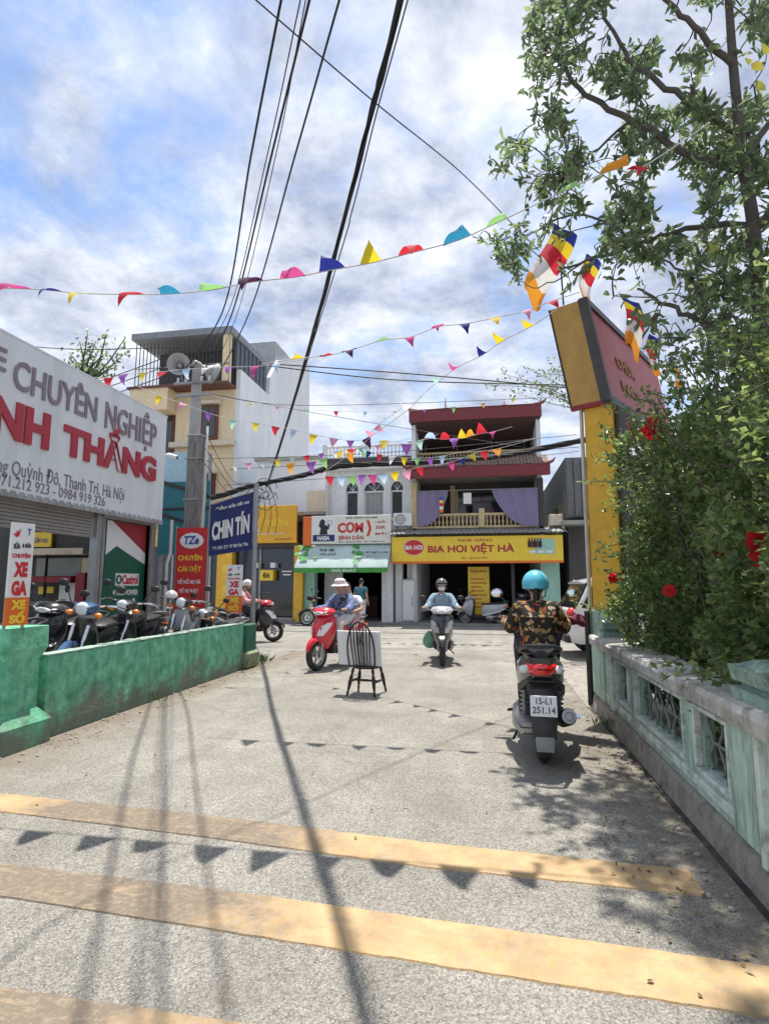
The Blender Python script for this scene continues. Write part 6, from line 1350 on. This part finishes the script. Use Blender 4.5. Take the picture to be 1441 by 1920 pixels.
chain('nearest string of large pennants blown level high across the lane', [(-110,534,'g',1.6),(-40,540,'r',1.6),(40,541,'p',1.55),(102,545,'b',1.6),(152,550,'y',1.35),(252,552,'r',1.55),(320,551,'s',2.0),(400,543,'g',1.65),(470,529,'d',1.7),(549,520,'p',1.95),(622,506,'b',1.98),(695,493,'y',1.95),(770,474,'r',1.85),(856,451,'s',2.05),(930,418,'g',1.9),(1062,356,'g',1.7),(1150,318,'o',1.9),(1195,318,'r',1.3)], N1, .215, ends=((-260,515),(1330,230)))
N2 = lambda x, y: over(x, y, 5.35)
chain('second string of small pennants sloping up to the gate sign', [(560,672,'y',1.4),(612,667,'r',1.6),(655,657,'d',1.5),(717,638,'g',1.7),(768,632,'p',1.3),(820,613,'p',1.75),(870,607,'b',1.3),(928,596,'y',1.2),(984,583,'k',1.3),(1030,566,'r',1.4)], N2, .19, ends=((490,683),(1085,548)))
N3 = lambda x, y: onY(x, y, 7.6+(x-660)*.0009)
chain('steep string of pennants running from the gate sign down toward the street', [(995,612,'y',1.2),(940,640,'y',1.5),(905,665,'b',1.6),(855,690,'p',1.1),(822,715,'m',1.0),(795,737,'o',1.0),(768,765,'w',1.4),(735,790,'l',1.3),(700,815,'k',1.2),(665,845,'r',1.2)], lambda x, y: onY(x, y, 8.0+(855-x)*.006), .17, ends=((1050,575),(600,890)))
NL = lambda x, y: onY(x, y, 9.4)
chain('string of pastel pennants passing in front of the poles', [(150,705,'k',.9),(205,708,'r',.5),(232,702,'v',.8),(268,699,'y',.5),(305,697,'r',.7),(350,692,'l',.4),(388,690,'w',1.2),(430,688,'v',1.0),(478,687,'p',.7),(520,682,'l',1.2)], NL, .21, ends=((60,690),(580,672)))
chain('string of pennants dipping in front of the cream house and pale wall', [(300,742,'y',.3),(345,757,'k',1.1),(392,775,'v',.3),(438,787,'m',.3),(480,793,'y',.3),(517,800,'r',.3),(552,806,'l',.5),(588,815,'y',.2),(626,822,'k',.3),(657,826,'v',.3),(686,822,'d',.3),(705,800,'k',.4)], lambda x, y: onY(x, y, 10.5), .19, ends=((215,705),(760,760)))
chain('low string of pennants across the stained white house roof', [(545,868,'o',.6),(583,866,'v',.5),(606,860,'g',.4),(636,846,'y',.6),(655,850,'o',.2),(680,838,'g',.4),(720,826,'y',.5),(762,833,'v',.2),(785,826,'m',.3)], lambda x, y: onY(x, y, 13.5), .26, ends=((500,872),(820,815)))
chain('string of pennants hanging in front of the white house windows', [(618,893,'r',.2),(640,893,'l',.2),(660,892,'g',.2),(678,890,'v',.1),(698,890,'p',.1),(718,889,'l',.1),(739,885,'y',.1),(762,882,'k',.2),(786,876,'r',.3)], lambda x, y: onY(x, y, 15.5), .27, ends=((590,890),(840,868)))
chain('string of bright pennants under the top roof of the red roofed house', [(806,822,'l',2.6),(834,824,'r',2.8),(850,822,'v',1.0),(866,822,'y',2.9),(881,818,'o',2.9),(902,813,'r',2.9),(922,810,'p',1.5)], lambda x, y: onY(x, y, 16), .30, ends=((780,830),(960,800)))
chain('short string of pennants before the tiled eave of the red roofed house', [(845,866,'p',.4),(865,860,'b',.4),(884,852,'y',.3),(906,845,'r',.3),(930,842,'o',.6)], lambda x, y: onY(x, y, 16.5), .27, ends=((815,874),(1010,820)))
chain('pale string of small pennants crossing low in front of the pale wall', [(440,872,'w',.4),(466,868,'k',.4),(492,866,'l',.4),(520,862,'y',.4),(548,858,'m',.4),(575,854,'r',.3),(602,850,'v',.3),(628,846,'w',.4),(655,842,'o',.4),(682,838,'l',.4),(708,834,'k',.4)], lambda x, y: onY(x, y, 12.2), .15, ends=((385,880),(770,822)))
chain('string of pennants strung above the heavy street cables before the balcony', [(690,846,'b',.4),(712,852,'r',.4),(735,855,'w',.5),(758,858,'y',.4),(782,859,'g',.3),(806,858,'v',.4),(828,855,'l',.4)], lambda x, y: onY(x, y, 17.2), .24, ends=((650,838),(1000,822)))
chain('high string of tiny pennants running from the pole to the gate', [(470,757,'y',.5),(520,763,'k',.5),(575,768,'m',.4),(630,771,'r',.4),(685,772,'l',.5),(740,771,'w',.4),(795,768,'v',.5),(850,763,'g',.4),(905,756,'o',.5),(960,747,'y',.5)], lambda x, y: onY(x, y, 17.5), .15, ends=((385,738),(1062,722)))
# a second row that only shows as shadows lies behind the steep one
# ---- five striped flags on the gate
def striped_flag(label, p, s, lean, sway, ph):
    t = thing('striped_flag', label, 'flag', tuple(p), 0, 'striped flags along the gate sign'); nu, nv = 5, 4
    cols = ['b','y','r','w','o']; nm = ['blue_stripe','yellow_stripe','red_stripe','white_stripe','orange_stripe']
    def P(u, v): # u across 0..1, v down 0..1
        return Vector((lean*v*s+ (u-.3)*.30*s*(1-.25*v) + sway*math.sin(v*4+ph)*s*.2, .10*s*math.sin(u*5+v*3+ph)+.12*s*v*math.sin(ph), -v*s + .05*s*math.sin(u*6+ph)-.30*u*s))
    BV = (0,.15,.30,.50,.74,1.0)
    for k in range(5):
        vs = []; n = 5
        for j in range(n+1):
            for i in range(nu+1): vs.append(P(i/nu, BV[k]+(BV[k+1]-BV[k])*j/n))
        MB().add(vs, [(j*(nu+1)+i, j*(nu+1)+i+1, (j+1)*(nu+1)+i+1, (j+1)*(nu+1)+i) for j in range(n) for i in range(nu)], True).build(nm[k], FM[cols[k]], t, fix=False)
    return t
fp = onY(1043,412,7.4); f = striped_flag('tall striped flag flying on a stick above the near end of the gate sign', fp-Vector((.03,0,.02)), .95, -.30, .5, 1.2)
MB().cyl((.04,.0,.08),(.07,0,-1.22),.011).build('stick', M_black, f)
for k, (px_, py_, s_, ph, lab) in enumerate(((1100,474,.62,2.0,'small striped flag hanging just right of the flag on the stick'),(1165,545,.80,.4,'striped flag curling over the upper edge of the red sign face'),(1222,625,.55,3.0,'striped flag half hidden in leaves along the sign edge'),(1262,668,.46,4.4,'lowest striped flag at the far end of the sign among leaves'))):
    striped_flag(lab, onY(px_, py_, 7.6+.35*k), s_, -.06+.12*(k==1)*2, .5, ph)

# ================================================================== trees, hedge
def leaf_cloud(name, C, D, Nn, Ln, Wd, m, parent, fold=.25, six=False):
    k = len(C); D = D/np.linalg.norm(D, axis=1, keepdims=True); B = np.cross(D, Nn); B /= np.linalg.norm(B, axis=1, keepdims=True)+1e-9; U = np.cross(B, D)
    Ln = Ln[:,None]; Wd = Wd[:,None]
    if six:
        V = np.stack([C, C+D*Ln*.35+B*Wd*.42+U*Wd*fold*.5, C+D*Ln*.72+B*Wd*.5+U*Wd*fold, C+D*Ln-U*Ln*.10, C+D*Ln*.72-B*Wd*.5+U*Wd*fold, C+D*Ln*.35-B*Wd*.42+U*Wd*fold*.5], 1); nv = 6; fc = [(0,1,5),(1,2,4,5),(2,3,4)]
    else:
        V = np.stack([C, C+D*Ln*.5+B*Wd*.5+U*Wd*fold, C+D*Ln, C+D*Ln*.5-B*Wd*.5+U*Wd*fold], 1); nv = 4; fc = [(0,1,2),(0,2,3)]
    V = V.reshape(-1, 3).astype(np.float32); me = bpy.data.meshes.new(name); me.vertices.add(len(V)); me.vertices.foreach_set('co', V.ravel())
    tot = sum(len(f) for f in fc); base = (np.arange(k)*nv)[:,None]; li = (base+np.concatenate([np.array(f) for f in fc])[None,:]).ravel()
    me.loops.add(len(li)); me.loops.foreach_set('vertex_index', li.astype(np.int32)); me.polygons.add(k*len(fc))
    st = (np.arange(k)[:,None]*tot+np.cumsum([0]+[len(f) for f in fc[:-1]])[None,:]).ravel(); me.polygons.foreach_set('loop_start', st.astype(np.int32))
    me.update(calc_edges=True); me.validate(); me.materials.append(m); o = put(name, me, parent); o['kind'] = 'stuff'; return o
M_bark = mat('grey_bark', (.105,.092,.08), rough=.95, dirt=.5, bump=.5, bscale=30)
M_tleaf = leafmat('tree_leaf', (.06,.10,.055), (.19,.255,.12), tr=.6, rough=.3)
M_hleaf = leafmat('hedge_leaf', (.055,.115,.038), (.22,.29,.105), tr=.5, rough=.22)
M_yleaf = leafmat('yellowing_leaf', (.30,.24,.04), (.22,.28,.05), tr=.4)
t = thing('tree', 'large leafy tree with grey limbs leaning over the gate on the right', 'tree', (0,0,0))
tb = onY(1500,1160,5.6); tb.z = 0
trunk = [tb, Vector((tb.x-.1,5.55,1.3)), onY(1450,760,5.5), onY(1424,600,5.4), onY(1412,430,5.3), onY(1392,300,5.25), onY(1374,130,5.2), onY(1362,-30,5.2), onY(1340,-220,5.3)]
tp = smooth_path(trunk, 6); MB().tube(tp, [.085-.06*i/(len(tp)-1) for i in range(len(tp))], 12).build('trunk', M_bark, t)
limbs = [([(1394,325,5.25),(1290,288,5.3),(1180,225,5.45),(1085,165,5.6),(1048,105,5.7),(1056,45,5.8)],.058),([(1398,255,5.25),(1300,195,5.2),(1200,130,5.2),(1150,60,5.3),(1105,-20,5.4)],.05),
 ([(1416,420,5.3),(1300,425,5.6),(1200,455,5.9),(1100,490,6.2),(1045,510,6.4)],.045),([(1424,640,5.4),(1330,612,5.6),(1250,572,5.8),(1195,540,6.0)],.055),([(1374,130,5.2),(1300,50,5.0),(1230,-20,4.9),(1150,-120,4.9)],.045),
 ([(1180,225,5.45),(1090,300,5.8),(1020,330,6.0),(985,320,6.1)],.02),([(1200,455,5.9),(1090,405,6.2),(1000,430,6.4),(940,465,6.5)],.022),([(1330,612,5.6),(1290,520,5.9),(1220,480,6.1)],.03),([(1412,430,5.3),(1500,330,5.0),(1600,250,4.9),(1720,180,5.0)],.06),([(1392,300,5.25),(1500,150,5.4),(1620,0,5.6)],.05),([(1424,600,5.4),(1540,520,5.2),(1660,470,5.0)],.05),([(1048,105,5.7),(1010,140,5.8),(1005,190,5.9)],.014),([(1100,490,6.2),(1010,540,6.5),(965,520,6.6)],.014)]
LP = []
for pts, r_ in limbs:
    P_ = smooth_path([onY(*q) for q in pts], 6); P_ = [p+Vector(RNG.normal(0,.012,3)) for p in P_]; MB().tube(P_, [r_*.72*(1-.7*i/(len(P_)-1)) for i in range(len(P_))], 9).build('limb', M_bark, t); LP += [(p, r_) for p in P_]
LPa = np.array([list(p) for p, _ in LP])
from mathutils import noise as mnoise
tips = []
def want(px, py):   # the crown's outline as it stands in the sky
    e = [(-400,1010),(0,1005),(60,985),(150,985),(215,1010),(240,1010),(250,930),(330,930),(345,1010),(365,1060),(400,960),(480,910),(520,950),(560,1010),(600,1180),(700,1230),(800,1300),(900,1500)]
    for (y0, x0), (y1, x1) in zip(e, e[1:]):
        if y0 <= py <= y1: return px > x0+(x1-x0)*(py-y0)/(y1-y0)
    return False
tries = 0
while len(tips) < 1750 and tries < 160000:
    tries += 1
    px_, py_ = RNG.uniform(900,1760), RNG.uniform(-420,800)
    if not want(px_, py_): continue
    if mnoise.noise((px_/95, py_/95, 2.2)) < (-.06 if py_ < 440 else (-.7 if px_ > 1270 else -.35)): continue
    if 985 < px_ < 1125 and 385 < py_ < 590 and RNG.random() < .9: continue
    if 1090 < px_ < 1300 and 480 < py_ < 760 and RNG.random() < .85: continue
    if px_ < 1000 and py_ < 380 and RNG.random() < .1: continue
    if px_ > 1441 and RNG.random() < .5: continue
    tips.append(onY(px_, py_, RNG.uniform(4.7,6.9)))
# sprays at the left edge that stand alone
for (px_, py_, n_) in ((955,300,7),(940,470,9),(1000,235,5),(1075,385,7),(1060,60,6),(1020,350,5),(1030,160,5)):
    for _ in range(n_): tips.append(onY(px_+RNG.normal(0,20), py_+RNG.normal(0,16), RNG.uniform(5.6,6.4)))
tw = MB(); LC, LD, LN = [], [], []
tips.sort(key=lambda p: float(np.linalg.norm(LPa-np.array(p), axis=1).min())); NODE = LPa.copy()
for p in tips:
    d = np.linalg.norm(NODE-np.array(p), axis=1); j = int(d.argmin()); q = Vector(NODE[j]); v = p-q; NODE = np.vstack([NODE, np.array(p)[None,:], np.array(q.lerp(p,.55))[None,:]])
    mid = q+v*.5+Vector(RNG.normal(0,.05,3))+Vector((0,0,.05)); tw.tube(smooth_path([q, mid, p], 3), [.008,.0075,.007,.006,.005,.0045,.004], 4, cap=False)
    v = v.normalized() if v.length > .05 else Vector((0,0,1)); _, u, w = frame(v); n_ = int(RNG.integers(5,17))
    for i in range(n_):
        a = i*2.4+RNG.uniform(-.3,.3); o = RNG.uniform(.25,.95); dd = (v*(1-o)+(u*math.cos(a)+w*math.sin(a))*o+Vector((0,0,-.15))+Vector(RNG.normal(0,.12,3))).normalized()
        LC.append(p+v*RNG.uniform(-.26,.03)+Vector(RNG.normal(0,.012,3))); LD.append(dd); LN.append((v+Vector(RNG.normal(0,.4,3))).normalized())
tw.build('twigs', M_bark, t, ang=80, fix=False)['kind'] = 'stuff'
LC, LD, LN = (np.array([list(v) for v in x]) for x in (LC, LD, LN)); k = len(LC)
leaf_cloud('crown', LC, LD, LN, RNG.uniform(.06,.155,k), RNG.uniform(.024,.050,k), M_tleaf, t, six=True)
# a few big pale leaves close to the lens at the upper right, yellowing ones lower
bl = [(1425,80,3.4),(1432,130,3.3),(1395,110,3.4),(1345,455,4.2),(1335,470,4.3),(1435,170,3.3)]
C_ = np.array([list(onY(*q)) for q in bl]); D_ = RNG.normal(0,1,(len(bl),3))+np.array([-.3,-.2,.3]); leaf_cloud('yellow_leaves', C_, D_, RNG.normal(0,1,(len(bl),3)), RNG.uniform(.07,.12,len(bl)), RNG.uniform(.035,.05,len(bl)), M_yleaf, t, six=True)

# ---- flowering hedge behind the balustrade
t = thing('hedge', 'dense dusty green hedge with red hibiscus flowers behind the balustrade wall', 'hedge', (0,0,0))
def top_z(y): return float(np.interp(y, [1,3,4,5,6,6.6,7.0,7.4], [2.9,2.9,2.95,3.0,2.95,2.75,2.3,1.5]))
def lump(y, z): return mnoise.noise((y*1.15,z*1.15,1.7)) + .55*mnoise.noise((y*2.9,z*2.9,4.1)) + .3*mnoise.noise((y*6,z*6,7.3))
def face_x(y, z): return 1.46-.38*lump(y, z)+.25*max(0,(1.30-z))+(.08 if z < .92 else 0)+.42*max(0,y-5.8)*(1 if z > 1.0 else .7)
n_main = 60000; Y_ = RNG.uniform(1.2,7.5,n_main); C_ = []; D_ = []; dep = []
for y in Y_:
    zt_ = top_z(y)+.55*mnoise.noise((y*2.2,3.3,.4))+.25*mnoise.noise((y*6.2,1.3,.4)); u = RNG.random(); z = .12+(zt_-.12)*u**.85; dp = RNG.exponential(.20)
    if mnoise.noise((y*2.1, z*2.1, 9.0)) < -.22 and dp < .35: dp += .40
    x = face_x(y, z)+dp+.55*max(0,(z-zt_+.7))**1.5; C_.append((x+RNG.normal(0,.03), y+RNG.normal(0,.03), z+RNG.normal(0,.03))); D_.append((-.5+RNG.normal(0,.6), RNG.normal(0,.6), .15+RNG.normal(0,.6))); dep.append(dp)
# loose sprays that stick out of the face and the top
sprays = []
for i in range(130):
    y = RNG.uniform(2.2,6.9); zt_ = top_z(y); z = RNG.uniform(1.0, zt_+.1); x = face_x(y,z); d = Vector((RNG.normal(-.75,.35),RNG.normal(.1,.55),RNG.normal(.35,.5))) if i % 3 else Vector((RNG.normal(-.2,.4),RNG.normal(0,.4),1.0))
    if i % 3 == 0: z = zt_; x = face_x(y,z)+.25
    if i < 20: y = RNG.uniform(5.4,6.6); z = RNG.uniform(1.7,2.75); x = face_x(y,z); d = Vector((-1,RNG.normal(0,.3),RNG.normal(.1,.35)))
    d.normalize(); ln = RNG.uniform(.16,.42); p0 = Vector((x+.1,y,z)); sprays.append((p0, p0+d*(ln+.1)))
    for k in range(int(ln*75)):
        f = RNG.uniform(.15,1.05); q = p0+d*(ln+.1)*f+Vector(RNG.normal(0,.022,3)); C_.append(tuple(q)); dd = d*.5+Vector(RNG.normal(0,.7,3)); D_.append(tuple(dd)); dep.append(0)
C_ = np.array(C_); D_ = np.array(D_); dep = np.array(dep); k = len(C_)
leaf_cloud('leaves', C_, D_, RNG.normal(0,.6,(k,3))+np.array([-.4,-.1,.8]), np.where(dep > .35, RNG.uniform(.07,.11,k), RNG.uniform(.034,.082,k)), np.where(dep > .35, RNG.uniform(.045,.065,k), RNG.uniform(.022,.048,k)), M_hleaf, t)
st = MB()
for a_, c_ in sprays: st.tube([a_, a_.lerp(c_,.5)+Vector((0,0,.01)), c_], [.005,.004,.002], 4, cap=False)
for i in range(150):
    y = RNG.uniform(1.4,7.3); x0 = RNG.uniform(1.8,2.6); zt_ = top_z(y)*RNG.uniform(.6,1.04); y1 = y+RNG.normal(0,.4); x1 = face_x(y1, zt_)-RNG.uniform(-.25,.12)
    st.tube(smooth_path([(x0,y,.2),(x0-.15,y+RNG.normal(0,.12),zt_*.35),((x0+x1)/2,(y+y1)/2+RNG.normal(0,.12),zt_*.7),(x1,y1,zt_)],4), [.016,.015,.014,.013,.012,.011,.010,.009,.008,.007,.006,.005,.004], 5, cap=False)
for i in range(110):   # fine dry twigs near the face
    y = RNG.uniform(2,7.2); z = RNG.uniform(.9,2.8); x = face_x(y,z)+RNG.uniform(-.05,.2); d = Vector((RNG.normal(-.3,.4),RNG.normal(0,1),RNG.normal(.2,.6))).normalized()*RNG.uniform(.15,.45); st.tube([(x,y,z),Vector((x,y,z))+d*.5+Vector(RNG.normal(0,.03,3)),Vector((x,y,z))+d], [.004,.003,.002], 4, cap=False)
st.build('stems', mat('dry_stem', (.09,.075,.06), rough=.9), t, ang=80, fix=False)['kind'] = 'stuff'
M_pet = clothmat('hibiscus_petal', (.60,.018,.022), .35)
def flower(px_, py_, Y, s, rot, half=False):
    mb = MB()
    for i in range(5):
        a = 2*PI*i/5; vs = []
        for j in range(6):
            b = j/5; rr = s*b*(1.0-.1*half); wd = s*.50*math.sin(PI*min(1,b*.66+.10))*(1+.10*math.sin(b*9+i)); zz_ = s*(.55*b-.62*b*b*(1+.35*math.sin(i*2.1))) if not half else s*.75*b
            for q in (-1,-.4,.4,1):
                ang = a; ca, sa = math.cos(ang), math.sin(ang); r2 = rr*(.55 if half else 1)
                vs.append((ca*r2-sa*wd*q, sa*r2+ca*wd*q, zz_+s*.09*math.sin(q*4+b*7+i*2)-s*.10*q*q*b+.02*s*i))
        mb.add(vs, [(j*4+q, j*4+q+1, j*4+q+5, j*4+q+4) for j in range(5) for q in range(3)], True)
    mb.tube([(0,0,0),(.02*s,0,.5*s),(.08*s,.02*s,.85*s)], [.035*s,.03*s,.045*s], 6)
    o = mb.build('flower', M_pet, t, ang=70, fix=False); o.location = onY(px_, py_, Y); o.rotation_euler = rot
for q in ((1222,803,5.6,.11,(1.9,.2,.4)),(1232,812,5.6,.09,(1.5,-.4,1.2)),(1150,1075,5.9,.10,(2.6,.3,.2)),(1254,1108,4.7,.05,(1.7,.1,-.5)),(1347,1030,3.9,.055,(2.4,.4,.2)),(1428,1022,3.3,.105,(1.5,-.3,.3)),(1438,1045,3.3,.09,(2.3,.2,1.0))): flower(*q, half=q[1] in (1075,1030))
# bare twiggy shrub beyond the gate, left of the sign
def twig_tree(label, base, tips_px, Y, r0, lm, leaf, nleaf, name='tree', hubp=None):
    t = thing(name, label, 'tree', (0,0,0)); b = Vector(base); mb = MB(); top = onY(*tips_px[0], Y); hub = onY(*hubp, Y) if hubp else b.lerp(top, .82); MB().tube([b, b.lerp(hub,.5)+Vector((.05,0,0)), hub], [r0,r0*.8,r0*.6], 8).build('trunk', M_bark, t)
    C = []; D = []
    for q in tips_px:
        e = onY(q[0], q[1], Y+RNG.normal(0,.3)); m_ = hub.lerp(e,.5)+Vector(RNG.normal(0,.12,3)); pth = smooth_path([hub, m_, e], 6); mb.tube(pth, [r0*.4*(1-.8*i/(len(pth)-1)) for i in range(len(pth))], 5, cap=False)
        for i in range(nleaf):
            p = pth[int(RNG.integers(4,len(pth)))]; C.append(list(p+Vector(RNG.normal(0,leaf*.6,3)))); D.append(RNG.normal(0,1,3)+np.array([0,0,.3]))
    mb.build('branches', M_bark, t, ang=80, fix=False)['kind'] = 'stuff'
    C = np.array(C); D = np.array(D); k = len(C); leaf_cloud('crown', C, D, RNG.normal(0,1,(k,3)), RNG.uniform(.7,1.2,k)*leaf, RNG.uniform(.35,.55,k)*leaf, lm, t)
twig_tree('thin spiky tree rising behind the garage signboard', (-13,15,0), [(165,625),(180,640),(150,640),(200,625),(202,660),(236,632),(232,665),(130,660),(140,680),(175,680),(215,690),(190,700),(160,700)], 15, .12, M_tleaf, .20, 26)
twig_tree('sparse fine leaved tree beyond the yellow gate pillar', tuple(onZ(1128,1205)), [(915,722),(940,700),(960,735),(985,690),(1000,720),(1020,700),(1035,735),(1030,680),(970,712),(1060,700),(1080,740)], 13, .035, M_tleaf, .10, 46, hubp=(1118,770))

# ================================================================== litter and weeds along the walls
C = []; D = []
for i in range(420):
    if i < 170: x, y = RNG.uniform(.75,1.22)-abs(RNG.normal(0,.15)), RNG.uniform(2.4,7.2)
    elif i < 340: x, y = -4.2+abs(RNG.normal(0,.16)), RNG.uniform(4.6,10.4)
    else: x, y = RNG.uniform(-4,1), RNG.uniform(3,12)
    C.append((x,y,.008+RNG.uniform(0,.006))); D.append((*RNG.normal(0,1,2),.05))
C = np.array(C); D = np.array(D); k = len(C)
o = leaf_cloud('fallen_leaves', C, D, RNG.normal(0,.25,(k,3))+np.array([0,0,1]), RNG.uniform(.02,.05,k), RNG.uniform(.012,.022,k), leafmat('dry_leaf', (.10,.065,.03), (.26,.19,.09), tr=.1), None)
mb = MB()
for i in range(150):
    x, y = (RNG.uniform(-4.22,-3.85) if i % 3 else RNG.uniform(1.0,1.24)), RNG.uniform(3,10.3); s_ = RNG.uniform(.006,.02); mb.ell((x,y,s_*.4), (s_*RNG.uniform(.8,1.5),s_,s_*.7), 6, 4)
mb.build('gravel', M_conc, None)['kind'] = 'stuff'
C = []; D = []
for cx, cy, n_ in ((-4.24,10.5,60),(-4.2,9.7,40),(-4.18,6.9,10),(1.2,6.4,14)):
    for i in range(n_): C.append((cx+RNG.normal(0,.07),cy+RNG.normal(0,.08),RNG.uniform(0,.02))); D.append((RNG.normal(0,.4),RNG.normal(0,.4),1))
C = np.array(C); D = np.array(D); k = len(C); leaf_cloud('weeds', C, D, RNG.normal(0,1,(k,3)), RNG.uniform(.06,.22,k), RNG.uniform(.014,.03,k), leafmat('weed_leaf', (.05,.10,.025), (.12,.17,.05)), None)
